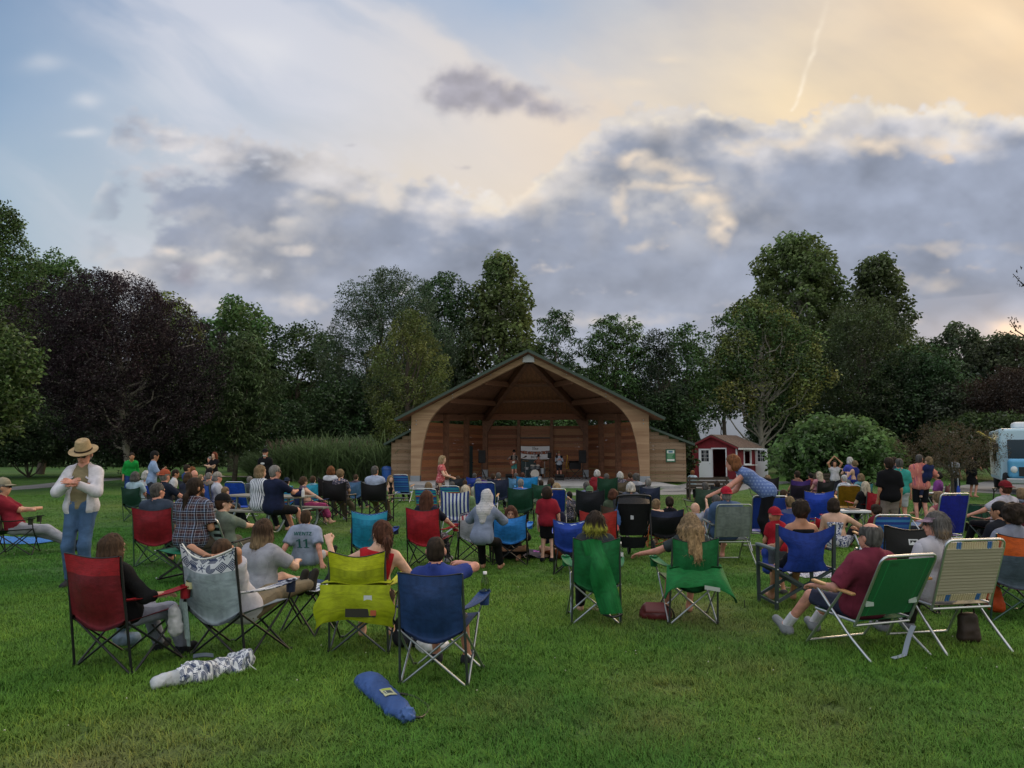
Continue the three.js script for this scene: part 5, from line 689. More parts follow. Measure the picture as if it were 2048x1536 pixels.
const fab = (c) => chairTex[c] ? mat('#ffffff', { map: chairTex[c], roughness: .8, bumpMap: weaveBump, bumpScale: .003, side: THREE.DoubleSide }) : nylon(c);
function cupHolder(p, c, r = .042, h = .11) { const g = [lathe([[r * .9, 0], [r, h], [r + .004, h], [r - .004, h - .004], [r * .86, .006], [0, .004]], 14)]; return merge(g).translate(p.x, p.y - h, p.z); }
// folding quad chair with a slung fabric seat
function quadChair(label, pos, turn, o = {}) {
  const t = thing('camp_chair', label, 'camping chair', pos, turn, o.group), w = (o.w ?? .56) / 2, h = o.h ?? .88, low = o.low ?? 1, fr = o.frame ?? GUN, sh = .42 * low, far = o.far, r = .0095, ba = .14;
  const RF = (e) => V(e * w, 0, .24), FF = (e) => V(e * (w + .02), 0, -.28), RS = (e) => V(e * (w - .005), sh, .24 + ba * sh / h), FS = (e) => V(e * (w - .01), sh + .03, -.27), BT = (e) => V(e * (w - .02), h, .24 + ba), AF = (e) => V(e * (w + .05), .63 * low, -.26), AR = (e) => V(e * (w - .01), .6 * low, .24 + ba * .6 * low / h);
  const leg = (a, b) => part('leg', bar(a, b, r, r, far ? 5 : 8), fr, t);
  for (const e of [-1, 1]) { part('back_pole', bar(RF(e), BT(e), r * 1.1, r * 1.1, far ? 5 : 8), o.pole ?? fr, t); leg(RF(e), RS(-e).add(V(0, 0, -.02))); leg(FF(e), FS(-e)); leg(RF(e), FS(e)); leg(FF(e).add(V(e * .012, 0, 0)), RS(e)); part('arm_post', bar(FS(e), AF(e), r * .9, r * .9, 6), fr, t); if (!far) for (const f of [RF(e), FF(e)]) part('foot', new THREE.CylinderGeometry(.018, .02, .03, 10).translate(f.x, .015, f.z), BLACKM, t); }
  const n = far ? 6 : 14, c = o.c ?? '#333', sag = o.sag ?? .055, seatSag = o.seatSag ?? .09, ls = (o.lean ?? 0);
  const prof = (u, v) => { // v 0 top of back .. .6 seat rear .. 1 seat front
    const e = (u - .5) * 2, q = Math.sin(Math.PI * u), a = v < .6 ? v / .6 : 1, b = v < .6 ? 0 : (v - .6) / .4; let p;
    if (v < .6) { p = BT(e < 0 ? -1 : 1).lerp(RS(e < 0 ? -1 : 1).add(V(0, 0, -.01)), a); p.x = e * lerp(w - .012, w - .03, Math.sin(a * 3.14) * .8); if (Math.abs(e) > .92) p.z += .012; p.y -= sag * q * (1 - a) ** 2 + seatSag * q * Math.max(0, a - .55) / .45; p.z += (.05 + .02 * Math.sin(a * 3)) * q * Math.sin(Math.min(1, a * 1.15) * 3.0) + .006 * n3(u * 6, v * 9, o.seedk ?? 1); }
    else { p = RS(1).lerp(FS(1), b); p.x = e * lerp(w - .03, w - .02, b); p.y -= seatSag * q * (1 - b * .8); p.z += 0; }
    return p; };
  const sec = (a, b, name, col, k) => part(name, sheet((u, v) => prof(u, a + (b - a) * v), n, Math.max(3, Math.ceil(n * (b - a) * 1.6)), .006), fab(col), t);
  if (o.full) sec(0, .6, 'backrest', c); else { const hd = o.hd ?? .17; sec(0, hd, 'headrest', o.hc ?? c); sec(hd, .6, 'backrest', o.bc ?? c); } sec(.6, 1, 'seat', o.sc ?? o.bc ?? c);
  if (!far) part('piping', tube(Array.from({ length: 9 }, (_, i) => prof(clamp(i / 8, .02, .98), 0).add(V(0, .003, 0))), .0055, 24, 6), o.pipe ?? BLACKM, t);
  for (const e of [-1, 1]) { if (o.noArm === e) continue; part('armrest', sheet((u, v) => { const a = AR(e), b = AF(e).add(V(0, .005, -.05)), p = a.lerp(b, v); const ww = lerp(.02, .05, Math.min(1, v * 1.6)) * (v > .9 ? 1 - (v - .9) * 6 : 1); return p.add(V((u - .5) * 2 * ww, -.025 * Math.sin(v * 3.14) - .01 * Math.sin(u * 3.14), 0)); }, 4, 12, .008), fab(o.ac ?? o.hc ?? c), t); if (!far) part('cup_holder', cupHolder(AF(e).add(V(0, .0, -.0)).add(V(-e * .01, 0, .02)), c), nylon(o.cupC ?? (chairTex[o.hc ?? c] ? '#26324e' : o.hc ?? c)), t); }
  t.userData.arm = AF(1); return t;
}
// folding chair of bent aluminium tube with a panel back
function lawnChair(label, pos, turn, o = {}) {
  const t = thing('lawn_chair', label, 'lawn chair', pos, turn, o.group), w = (o.w ?? .54) / 2, sh = o.sh ?? .3, h = o.h ?? .86, rec = o.rec ?? .3, fr = o.frame ?? ALU, r = .0125, n = o.far ? 6 : 12;
  const B0 = V(0, sh - .04, .2), B1 = V(0, h, .2 + rec), bt = (u, v, off = 0) => V((u - .5) * 2 * (w - .01), lerp(h - .03, sh + .05, v), lerp(.2 + rec - .01, .2 + .03, v) + .03 * Math.sin(Math.PI * u) * Math.sin(v * 3) + off);
  part('back_frame', tube([V(-w, B0.y, B0.z), V(-w, lerp(B0.y, B1.y, .9), lerp(B0.z, B1.z, .9)), V(-w + .012, B1.y - .02, B1.z - .008), V(-w + .05, B1.y, B1.z), V(w - .05, B1.y, B1.z), V(w - .012, B1.y - .02, B1.z - .008), V(w, lerp(B0.y, B1.y, .9), lerp(B0.z, B1.z, .9)), V(w, B0.y, B0.z)], r, o.far ? 20 : 56, o.far ? 6 : 10, .1), fr, t);
  part('seat_frame', tube([V(-w, sh, .22), V(-w, sh + .03, -.26), V(-w + .05, sh + .03, -.3), V(w - .05, sh + .03, -.3), V(w, sh + .03, -.26), V(w, sh, .22)], r, o.far ? 16 : 40, o.far ? 6 : 10, .1), fr, t);
  for (const e of [-1, 1]) {
    part('leg', tube([V(e * (w + .02), sh + .24, -.22), V(e * (w + .025), sh * .6, .16), V(e * (w + .03), .012, .4)], r, 10, 8, .1), fr, t); part('leg', tube([V(e * (w + .03), sh + .24, .1), V(e * (w + .03), sh * .5, -.24), V(e * (w + .03), .012, -.36)], r, 10, 8, .1), fr, t);
    const ar = part('armrest', box(.05, .024, .5, 0, 0, 0, .01), o.arm ?? mat('#b98a58', { roughness: .5 }), t); ar.position.set(e * (w + .02), sh + .26, -.02); ar.rotation.x = .1;
  }
  part('cross_bar', bar(V(-w - .03, .03, -.35), V(w + .03, .03, -.35), r * .9), fr, t); part('cross_bar', bar(V(-w, sh - .03, .21), V(w, sh - .03, .21), r), fr, t);
  if (o.strips) { // wound cord: horizontal strands over the back
    const N = 44; for (let i = 0; i < N; i++) { const v = .1 + .8 * i / (N - 1), a = bt(0, v, .006), b = bt(1, v, .006); part('strand', new THREE.CapsuleGeometry(.0082, a.distanceTo(b), 3, 6).rotateZ(Math.PI / 2).scale(1, .62 + .3 * rnd(), 1).translate(0, a.y + rr(-.001, .001), a.z), i % 3 === 1 ? mat('#8d8a72') : mat('#a5a08a'), t); }
    for (const [va, vb] of [[-.02, .1], [.9, 1.02]]) for (let i = 0; i < 24; i++) { const u = (i + .5) / 24, blue = i === 4 || i === 5 || i === 18 || i === 17; const a = bt(u, va), b = bt(u, vb); part('cord', bar(a, b, .009, .009, 6), blue ? mat('#3d6ea8') : i === 22 ? mat('#a8553c') : mat('#c2b795'), t); }
  } else part('back_panel', sheet((u, v) => bt(u, v), n, n, .006), fab(o.c ?? '#234'), t);
  part('seat_panel', sheet((u, v) => V((u - .5) * 2 * (w - .01), lerp(sh, sh + .03, v) - .06 * Math.sin(Math.PI * u) * Math.sin(v * 3), lerp(.2, -.29, v)), n, n, .006), fab(o.sc ?? o.c ?? '#234'), t);
  if (o.strap) { part('strap', sheet((u, v) => V(lerp(-.12, .24, v) + .02 * Math.sin(v * 6), .012 + .22 * (1 - Math.sin(v * 1.57 + 1.57) ** 2) * (v > .5 ? (v - .5) * 2 : 0) + .02, .42 + (u - .5) * .05 - .1 * v), 2, 16, .006), mat('#a7b2c2'), t); for (const e of [-1, 1]) part('clip', box(.09, .05, .012, e * (w - .06), sh + .17, .315, .004), mat('#9fb0a8'), t); }
  return t;
}
// large folding chair with a square tube frame
function directorChair(label, pos, turn, o = {}) {
  const t = thing('director_chair', label, 'folding chair', pos, turn, o.group), w = (o.w ?? .6) / 2, sh = o.sh ?? .46, h = o.h ?? .95, fr = o.frame ?? BLACKM, q = o.tube ?? .026, n = o.far ? 6 : 14;
  for (const e of [-1, 1]) {
    part('back_post', beam(V(e * w, 0, .26), V(e * w, h, .36), q, q, V(1, 0, 0)), fr, t); part('front_post', beam(V(e * w, 0, -.26), V(e * w, .66, -.26), q, q, V(1, 0, 0)), fr, t);
    part('side_rail', [beam(V(e * w, .08, .26), V(e * w, .08, -.26), q * .8, q * .8), beam(V(e * w, sh, .3), V(e * w, sh, -.26), q * .8, q * .8)], fr, t); part('armrest', box(.06, .035, .56, e * w, .675, .01, .014), o.arm ?? BLACKM, t);
    part('cross_leg', beam(V(-e * (w - .02), .1, .25), V(e * (w - .02), sh - .02, .28), q * .9, q * .9), fr, t); part('cross_leg', beam(V(-e * (w - .02), .1, -.25), V(e * (w - .02), sh - .02, -.25), q * .9, q * .9), fr, t);
    if (!o.far) for (const [y, z] of [[.1, .285], [sh, .33]]) part('bolt', new THREE.SphereGeometry(.012, 8, 6).translate(e * w, y, z), STEEL, t);
  }
  const cut = o.cut ?? 0; part('back_panel', sheet((u, v) => { const e = (u - .5) * 2, k = 1 - cut * ss(v, .18, .5) * (1 - .55 * ss(v, .75, 1)); return V(e * (w - .005) * k, lerp(h - .01, sh - .02, v) - (o.sag ?? .07) * Math.sin(Math.PI * u) * (1 - v), lerp(.365, .3, v) + .06 * Math.sin(Math.PI * u) * Math.sin(v * 2.8) + (v > .6 ? .0 : .014)); }, n * 2, n, .008), fab(o.c ?? '#15171a'), t);
  part('seat', sheet((u, v) => V((u - .5) * 2 * (w - .01), sh - .04 * Math.sin(Math.PI * u), lerp(.28, -.27, v)), n, 4, .008), fab(o.sc ?? o.c ?? '#15171a'), t);
  if (o.table) part('side_table', [box(.36, .02, .34, w + .22, .6, -.1, .006), beam(V(w, .3, -.1), V(w + .3, .59, -.1), .016, .016)], BLACKM, t);
  return t;
}
// a seated person's chair, placed under the person
function under(p, dz = .06, dx = 0) { return p.root.clone().add(V(dx, 0, dz).applyAxisAngle(V(0, 1, 0), p.face)).setY(0); }
const stage = (p) => Math.atan2(-(1.4 - p.x), -(-47 - p.z));
// ---------- helpers for the crowd
const DZ = new Map([[quadChair, -.12], [lawnChair, -.06], [directorChair, -.16]]);
function sitIn(pl, po, fn, cl, co = {}) { const p = person(pl, po), turn = p.face + (co.rot ?? 0) * D2R, c = fn(cl, under(p, co.dz ?? DZ.get(fn), co.dx ?? 0), turn, { far: po.d > 11.5, ...co }); return [p, c]; }
function chairAt(fn, label, px, py, deg, co = {}, back = .24) { const g = co.d ? at(px, 905, co.d).setY(0) : G(px, py), a = (deg ?? 0) * D2R; return fn(label, g.sub(V(0, 0, back).applyAxisAngle(V(0, 1, 0), a)), a, { far: g.z < -11.5, ...co }); }
const CLEAR = mat('#dfe8e6', { transmission: 1, thickness: 0, roughness: .08, ior: 1.3 });
function bottle(label, p, o = {}) {
  const t = thing('bottle', label, 'bottle', p, 0), r = o.r ?? .033, h = o.h ?? .2; t.rotation.set(o.rx ?? 0, 0, o.rz ?? 0);
  part('bottle_body', lathe([[0, 0], [r * .9, 0], [r, h * .04], [r * .95, h * .2], [r, h * .3], [r, h * .58], [r * .9, h * .7], [r * .42, h * .88], [r * .38, h * .94], [0, h * .94]], 20), o.m ?? CLEAR, t);
  part('cap', lathe([[r * .44, h * .92], [r * .44, h], [0, h]], 16), o.capM ?? mat('#e8eaea'), t); if (o.label) part('label', lathe([[r * 1.01, h * .32], [r * 1.01, h * .56]], 20), mat(o.label, { side: THREE.DoubleSide }), t); return t;
}
function softBody(name, prims, cell, m, parent, o = {}) { const g = mesher(prims, cell, o); if (o.flat) { const p = g.attributes.position, u = g.attributes.uv; for (let i = 0; i < p.count; i++) u.setXY(i, p.getX(i) * o.flat, p.getZ(i) * o.flat); } return part(name, g, m, parent); }
const floorClip = [[V(0, .004, 0), V(0, -1, 0)]];
function patch(parent, mesh, c, ux, uz, w, h, m, name) { // a print laid on a lying thing
  mesh.updateWorldMatrix(true, false); const rc = new THREE.Raycaster(), inv = parent.matrixWorld.clone().invert();
  return part(name, sheet((u, v) => { const q = c.clone().addScaledVector(ux, (u - .5) * w).addScaledVector(uz, (v - .5) * h); rc.set(V(q.x, 1.5, q.z), V(0, -1, 0)); const hit = rc.intersectObject(mesh)[0]; q.y = (hit ? hit.point.y : .05) + .006; return parent.worldToLocal(q); }, 8, 6, .004), m, parent);
}
function ripple(a, f, k) { return (x, y, z) => a * n3(x * f, y * f, z * f + k) + a * .5 * n3(x * f * 2.7, y * f * 2.7, z * f * 2.7 + k); }

// ---------- front row, from the left
{
  person('man in a straw hat and open white shirt standing with clasped hands', { x: 166, y: 887, d: 10.2, pose: 'stand', face: 187, arms: 'clasp', nod: -24, hair: 'short', hc: 'grey', skin: 'pink', top: '#dcdce6', sleeve: 1.92, loose: .026, hem: -.24, open: true, fold: .0045, under: '#8d8468', bottom: '#4b698f', shoes: '#35373c', hat: 'brim', hatC: '#b8a27e', glasses: true, stride: .9, fat: 1.02 });
  const p = people; const hatMan = scene.children[scene.children.length - 1];
  // his T-shirt under the open shirt, the badge and the printed figure on the shirt
  const hm = hatMan; part('collar', [sheet((u, v) => V(-.075 - .05 * v, 1.48 - .06 * u - .03 * v, -.06 - .05 * u + .01 * v), 4, 4, .008), sheet((u, v) => V(.075 + .05 * v, 1.48 - .06 * u - .03 * v, -.06 - .05 * u + .01 * v), 4, 4, .008)], cloth('#dcdce6'), hm); part('badge', new THREE.CylinderGeometry(.028, .028, .008, 20).rotateX(Math.PI / 2).translate(-.13, 1.33, -.15), mat('#a8652c', { roughness: .4 }), hm);

  const [c1, ch1] = sitIn('person with long brown hair and black top in the red chair at the left front', { x: 226, y: 1068, d: 6.32, face: -22, lean: 18, seat: .34, hair: 'long', hc: 'brown', hlen: .1, skin: 'fair', top: '#17181b', sleeve: 1.5, loose: .02, bottom: '#8d94a6', shoes: '#20252b', arms: 'rest', fem: 1, look: -6 }, quadChair, 'red camp chair with dark red back panel, front left', { c: '#8e1a24', hc: '#a01f28', bc: '#6f1822', ac: '#a31e28', frame: BLACKM, w: .63, h: .94, dx: -.05, cupC: '#a82430', sag: .03 });
  const arm = (ch, e = 1) => { ch.updateMatrixWorld(); const a = ch.userData.arm.clone(); a.x *= e; return ch.localToWorld(a); };
  bottle('clear plastic bottle in the right cup holder of the red front chair', arm(ch1).add(V(0, -.1, 0)), { h: .24, rx: .12, rz: -.18, r: .036, label: '#c9c79a' });
  const bagP = arm(ch1).add(V(-.06, -.2, .12)); softBody('bag_body', [cap(bagP, bagP.clone().add(V(.02, -.14, 0)), .045, .06, .03), cap(bagP.clone().add(V(0, .05, -.03)), bagP, .012, .03, .03)], .01, mat('#c9cdd0', { roughness: .4, transmission: .35 }), thing('plastic_bag', 'small white plastic bag hanging under the arm of the red front chair', 'bag'), { disp: ripple(.008, 34, 3) });
  // a second pair of pale jeans-blue bag standing under the red chair
  { const q = G(252, 1296), t = thing('tote_bag', 'pale blue cloth bag standing under the red front chair', 'bag', q, .3); softBody('bag_body', [cap(V(-.05, .08, 0), V(.06, .08, 0), .07, .06, .03), cap(V(-.04, .2, 0), V(.05, .22, .01), .05, .05, .04)], .012, cloth('#7f93a6'), t, { clip: floorClip, disp: ripple(.012, 18, 4) }); }

  // reclining man in the patterned chair with a footrest
  const [c2, ch2] = sitIn('man in a white T-shirt lying back with hands behind his head in the patterned chair', { x: 443, y: 1090, d: 6.68, face: -25, lean: 34, seat: .28, s: .93, arms: 'behind', hair: 'crop', hc: 'brown', skin: 'tan', top: '#d5d6e0', sleeve: .6, loose: .022, bottom: '#7d735f', shoes: '#33312c', feet: { L: [.02, .5, -.98, [0, 1, -.2]], R: [.12, .52, -1.0, [0, 1, -.2]] }, toes: [.15, .9, -.35], nod: 8, fat: 1.1 }, quadChair, 'white camp lounger with dark blue tribal pattern and black frame', { c: 'tribal', hc: 'tribal', bc: '#9fb0b8', sc: '#8c9ba4', ac: 'tribal', hd: .2, frame: BLACKM, w: .64, h: .97, sag: .1, seatSag: .12, dz: .03 });
  { const fl = V(0, 0, -.95); for (const e of [-1, 1]) for (const z of [0, -.3]) part('footrest_leg', bar(V(e * .2, 0, -.78 + z), V(-e * .2, .42, -.8 + z), .0095), BLACKM, ch2); for (const e of [-1, 1]) for (const k of [0, 1]) part('footrest_leg', bar(V(e * .21, 0, k ? -1.1 : -.76), V(e * .21, .42, k ? -.78 : -1.1), .0095), BLACKM, ch2); part('footrest', sheet((u, v) => V((u - .5) * .46, .43 - .05 * Math.sin(3.14 * v) * Math.sin(3.14 * u) + .0 * v, lerp(-.74, -1.12, v)), 8, 8, .008), fab('tribal'), ch2); part('piping', tube([V(-.3, .97, .38), V(-.15, .9, .43), V(0, .87, .45), V(.15, .9, .43), V(.3, .97, .38)], .007, 24, 6), mat('#d6d9d4'), ch2); part('strap', [sheet((u, v) => V(-.27 + (u - .5) * .04 + .06 * v, lerp(.56, .12, v), .38 + .03 * Math.sin(v * 5)), 2, 12, .005), sheet((u, v) => V(-.2 + (u - .5) * .06 + .05 * v, lerp(.5, .2, v), .42), 2, 10, .005)], nylon('#9fb6b4'), ch2); }
  // its bag on the grass
  { const a = G(312, 1380), b = G(478, 1342), t = thing('chair_bag', 'white and navy tribal patterned chair bag lying on the grass', 'bag'), m = a.clone().lerp(b, .55), c = a.clone().lerp(b, .82); for (const q of [a, b, m, c]) q.y = .055;
    softBody('bag_body', [cap(m.clone().add(V(-.1, -.02, .03)), b.clone().add(V(0, -.02, 0)), .075, .075, .04), cap(b.clone().add(V(-.1, .0, -.1)), b.clone().add(V(.03, .02, -.05)), .07, .08, .05), cap(m.clone().add(V(0, -.03, .1)), b.clone().add(V(-.1, -.03, .09)), .05, .05, .05), cap(a.clone().lerp(b, .3), m, .075, .085, .04), cap(a.clone().lerp(b, .25).add(V(.06, .0, -.1)), m.clone().add(V(0, 0, -.08)), .05, .06, .04)], .011, mat('#ffffff', { map: tribalTile, roughness: .85 }), t, { clip: floorClip, disp: ripple(.026, 15, 6), flat: 4.4 });
    softBody('bag_end', [cap(a, a.clone().lerp(b, .26), .05, .07, .03), cap(a.clone().lerp(b, .16).add(V(.06, .0, -.1)), a.clone().lerp(b, .34).add(V(.06, 0, -.1)), .045, .05, .03)], .011, nylon('#c5ccd2'), t, { clip: floorClip, disp: ripple(.012, 18, 7) });
    const pk = m.clone().add(V(-.05, .075, -.05)); part('label', sheet((u, v) => V(pk.x + (u - .5) * .15 + v * .04, pk.y + .028 + .01 * Math.sin(3 * u), pk.z + (v - .5) * .1 - u * .02), 6, 5, .008), mat('#4d5a66', { roughness: .3 }), t); part('cord', tube([b.clone().add(V(.06, .05, 0)), b.clone().add(V(.1, .01, .05)), b.clone().add(V(.16, -.03, .06))], .004, 16, 6), mat('#c2c6c6'), t); }

  // woman in red, yellow chair
  const [c3, ch3] = sitIn('woman in a red sleeveless top with auburn ponytail raising a fist in the yellow chair', { x: 764, y: 1040, d: 6.95, face: 4, lean: 8, tilt: 9, seat: .36, look: 42, hair: 'pony', hc: 'auburn', ponyY: .01, hlen: .12, skin: 'fair', top: '#b8242c', sleeve: 0, neckline: .5, bottom: '#4a3b33', shorts: .8, fem: 1, fat: 1.12, fist: 1, LR: { L: [-.39, .93, -.1, [-.5, -1, .1]], R: [.34, .5, -.2, [1, -.6, .4]] } }, quadChair, 'yellow green camp chair with its bag laid over the seat back', { c: '#a8b418', hc: '#b9c41e', bc: '#98a614', ac: '#c3cc28', frame: GUN, w: .52, h: .9, dx: -.06, rot: -6, dz: -.14 });
  { const t = thing('chair_bag', 'chartreuse bag draped over the back of the yellow chair', 'bag', ch3.position.clone(), ch3.rotation.y); part('bag_cloth', sheet((u, v) => V((u - .5) * .62 * (1 + .12 * v) + .02 * Math.sin(v * 9 + u * 3), lerp(.62, .34, v) - .05 * (2 * u - 1) ** 2 * v - .03 * u * v + .1 * Math.max(0, .12 - u) * -4 * v, .42 + .03 * Math.sin(u * 11) * v + .03 * Math.sin(v * 3)), 26, 12, .012), nylon('#a3b318'), t); part('bag_top', sheet((u, v) => V((u - .5) * .6, .625 + .012 * Math.sin(u * 9), lerp(.26, .42, v)), 16, 4, .012), nylon('#b2c01c'), t); part('label', sheet((u, v) => V(.06 + (u - .5) * .26, lerp(.43, .36, v), .468), 4, 2, .003), mat('#2c2a26', { roughness: .4 }), t); part('label', sheet((u, v) => V(.17 + (u - .5) * .05, lerp(.42, .375, v), .474), 2, 2, .003), mat('#b35a38', { roughness: .4 }), t); part('care_tag', sheet((u, v) => V(.12 + (u - .5) * .07, lerp(.54, .48, v), .462), 2, 2, .003), mat('#c5ced0'), t); }

  // boy in the navy chair
  const [c4, ch4] = sitIn('boy with cropped dark hair and blue shirt in the navy front chair', { x: 872, y: 1073, d: 5.98, face: -8, lean: 13, seat: .36, hair: 'crop', hc: 'dark', skin: 'pink', top: '#34468f', sleeve: .7, bottom: '#4b515c', shorts: .92, shoes: '#33363c', LR: { R: [.12, .86, -.27, [1, .1, .2]], L: [-.1, .55, -.35, [-1, -.5, .5]] } }, quadChair, 'navy camp chair with silver legs at the front', { c: '#24406e', hc: '#2b4a80', bc: '#1e365f', ac: '#31528a', frame: STEEL, pole: GUN, w: .52, h: .86, full: 1, sag: .03 });
  bottle('clear water bottle in the cup holder of the navy front chair', arm(ch4).add(V(-.01, -.1, 0)), { h: .25, r: .036, m: mat('#d6dcc8', { transmission: 1, thickness: 0, roughness: .06, ior: 1.3 }) });
  { const t = thing('plastic_bag', 'crumpled white plastic bag under the navy front chair', 'bag', G(862, 1304)); softBody('bag_body', [ell(V(0, .06, 0), [.15, .08, .12]), cap(V(.06, .1, 0), V(.12, .13, -.03), .03, .015, .04)], .012, mat('#c9cccf', { roughness: .45 }), t, { clip: floorClip, disp: ripple(.02, 17, 9) }); const b = thing('snack_box', 'small orange box behind the white plastic bag', 'box', G(838, 1285), .3); part('box_body', box(.2, .13, .08, 0, .13, 0, .004), mat('#c9691f', { roughness: .4 }), b); part('lid', box(.2, .014, .082, 0, .202, 0, .003), mat('#d9842c', { roughness: .4 }), b);
    const k = thing('cooler_bag', 'black patterned cooler bag beside the left legs of the navy chair', 'bag', G(815, 1296), .1); softBody('bag_body', [cap(V(-.05, .1, 0), V(.06, .1, 0), .09, .09, .03), cap(V(-.05, .22, 0), V(.05, .22, 0), .07, .07, .04)], .013, mat('#2a2d38', { map: mottle }), k, { clip: floorClip, disp: ripple(.006, 15, 2) }); }
  // blue chair bag
  { const a = G(738, 1372), b = G(798, 1432), t = thing('chair_bag', 'plain blue chair bag with a black strap lying on the grass', 'bag'); a.y = b.y = .05; const d = b.clone().sub(a), sd = V(d.z, 0, -d.x).normalize();
    const m = softBody('bag_body', [cap(a.clone().addScaledVector(sd, .015), a.clone().addScaledVector(d, .3).addScaledVector(sd, .015), .095, .09, .05), cap(a.clone().addScaledVector(sd, -.02), b.clone().addScaledVector(sd, -.01), .09, .07, .05), cap(a.clone().addScaledVector(d, .4).addScaledVector(sd, .02), b.clone().addScaledVector(sd, .015), .085, .06, .05), cap(b, b.clone().addScaledVector(d, .12), .06, .05, .03)], .011, nylon('#3f5f9c'), t, { clip: floorClip, disp: ripple(.013, 11, 5) }); { const p = m.geometry.attributes.position; for (let i = 0; i < p.count; i++) p.setY(i, p.getY(i) * .62); m.geometry.computeVertexNormals(); }
    patch(t, m, a.clone().addScaledVector(d, .66), d.clone().normalize(), sd, .15, .085, mat('#ffffff', { map: canvasTex(128, 64, (c) => { c.fillStyle = '#b9bd9a'; c.fillRect(0, 0, 128, 64); c.fillStyle = '#3c4a56'; c.fillRect(40, 10, 60, 40); c.fillStyle = '#a6b83c'; c.fillRect(6, 8, 28, 48); c.fillStyle = '#d8dcc8'; c.fillRect(46, 16, 44, 5); }), roughness: .4 }), 'label');
    part('strap', tube([a.clone().addScaledVector(d, .55).addScaledVector(sd, .08).setY(.05), a.clone().addScaledVector(d, .62).addScaledVector(sd, .2).setY(.02), a.clone().addScaledVector(d, .95).addScaledVector(sd, .22).setY(.015), b.clone().addScaledVector(d, .2).addScaledVector(sd, .1).setY(.02), b.clone().addScaledVector(d, .14)], .009, 40, 6), BLACKM, t); const fr = b.clone().addScaledVector(d, .16); softBody('gathered_end', [cap(fr, fr.clone().addScaledVector(d, .06), .03, .055, .02)], .009, nylon('#4a69a3'), t, { clip: floorClip, disp: ripple(.016, 40, 3) }); }

  // the two green chairs
  const GR = { c: '#176b3a', hc: '#1b7540', bc: '#14592f', ac: '#2c7d50', frame: STEEL, pole: GUN, w: .5, h: .89, full: 1 };
  const [c5, ch5] = sitIn('woman with dark hair dyed yellow at the ends in the left green front chair', { x: 1190, y: 1022, d: 8.06, face: -2, lean: 12, hair: 'long', hc: 'dark', tip: [.42, .42, .05], hlen: .02, hw: .1, skin: 'fair', top: '#3a4046', sleeve: .7, bottom: '#23262c', fem: 1 }, quadChair, 'green camp chair with its bag hanging straight down the back', { ...GR });
  { const t = thing('chair_bag', 'long green bag hanging down the back of the left green chair', 'bag', ch5.position.clone(), ch5.rotation.y); part('bag_cloth', sheet((u, v) => V(-.05 + .2 * v + (u - .5) * lerp(.2, .2 + .06 * Math.sin(v * 3), v), lerp(.86, .13, v) + .02 * Math.sin(u * 3), lerp(.4, .33, Math.min(1, v * 1.4)) + .09 * Math.sin(Math.PI * u) * ss(v, 0, .4) + .014 * Math.sin(v * 13 + u * 5)), 16, 30, .02), nylon('#1d7a3e'), t); part('bag_mouth', tube([V(.06, .13, .36), V(.16, .12, .43), V(.25, .13, .36)], .012, 16, 6), BLACKM, t); }
  bottle('clear plastic water bottle at the right arm of the left green chair', arm(ch5).add(V(.0, -.1, .02)), { h: .25, r: .034, label: '#cfd6da' });
  const [c6, ch6] = sitIn('woman with long wavy dark blonde hair in the right green front chair', { x: 1380, y: 1026, d: 8.06, face: 2, lean: 12, hair: 'long', hc: 'dirty', tip: [.3, .2, .1], hlen: .3, hw: .12, wavy: 1, hback: .13, skin: 'pink', top: '#3c4648', sleeve: .62, bottom: '#3b2f2c', shorts: .7, fem: 1, LR: { L: [-.5, .66, -.22, [-.4, -1, .4]] }, look: -8 }, quadChair, 'green camp chair with its bag spread across the seat back', { ...GR });
  { const t = thing('chair_bag', 'green bag spread sideways over the back of the right green chair', 'bag', ch6.position.clone(), ch6.rotation.y); part('bag_cloth', sheet((u, v) => { const e = 2 * u - 1; return V(e * lerp(.27, .42 - .06 * e ** 4, v) + .03 * v, lerp(.6, .45, v) - lerp(.0, .15, v) * Math.abs(e) ** 3 - .06 * u * v + .012 * Math.sin(u * 14 + v * 6), .34 + .13 * Math.sin(v * 1.6) - .05 * e * e + .016 * Math.sin(u * 9)); }, 30, 12, .02), nylon('#1c7a3e'), t); part('bag_flap', sheet((u, v) => { const e = 2 * u - 1; return V(e * lerp(.22, .27, v), lerp(.6, .61, v) - .02 * e * e, lerp(.3, .36, v)); }, 14, 4, .014), nylon('#1a7039'), t); part('label', sheet((u, v) => V(.13 + (u - .5) * .16, lerp(.44, .4, v) - .03 * u, .5 - .02 * u), 4, 2, .003), mat('#a9b4ae'), t); part('cord', bar(V(.47, .28, .42), V(.475, .2, .42), .004), BLACKM, t); }
  bottle('coral drink bottle with teal lid at the right arm of the right green chair', arm(ch6).add(V(-.02, -.08, .02)), { h: .24, r: .04, m: mat('#c9705c', { roughness: .4 }), capM: mat('#3b7f8e') });
  { const t = thing('handbag', 'reddish brown leather handbag on the grass between the green chairs', 'handbag', G(1311, 1240), -.15); softBody('bag_body', [cap(V(-.11, .06, 0), V(.1, .06, .01), .065, .07, .03), cap(V(-.08, .13, 0), V(.08, .14, 0), .05, .05, .06)], .011, mat('#5e2426', { roughness: .38, bumpMap: mottle, bumpScale: .01 }), t, { clip: floorClip, disp: ripple(.008, 14, 4) }); part('strap', tube([V(.1, .16, .02), V(.17, .12, .06), V(.19, .04, .04), V(.16, .015, .0)], .009, 20, 6), mat('#1d1516', { roughness: .5 }), t); part('flap', sheet((u, v) => V((u - .5) * .2, lerp(.185, .09, v), .02 + .06 * Math.sin(v * 1.7)), 8, 6, .008), mat('#6a2a2b', { roughness: .36 }), t); }
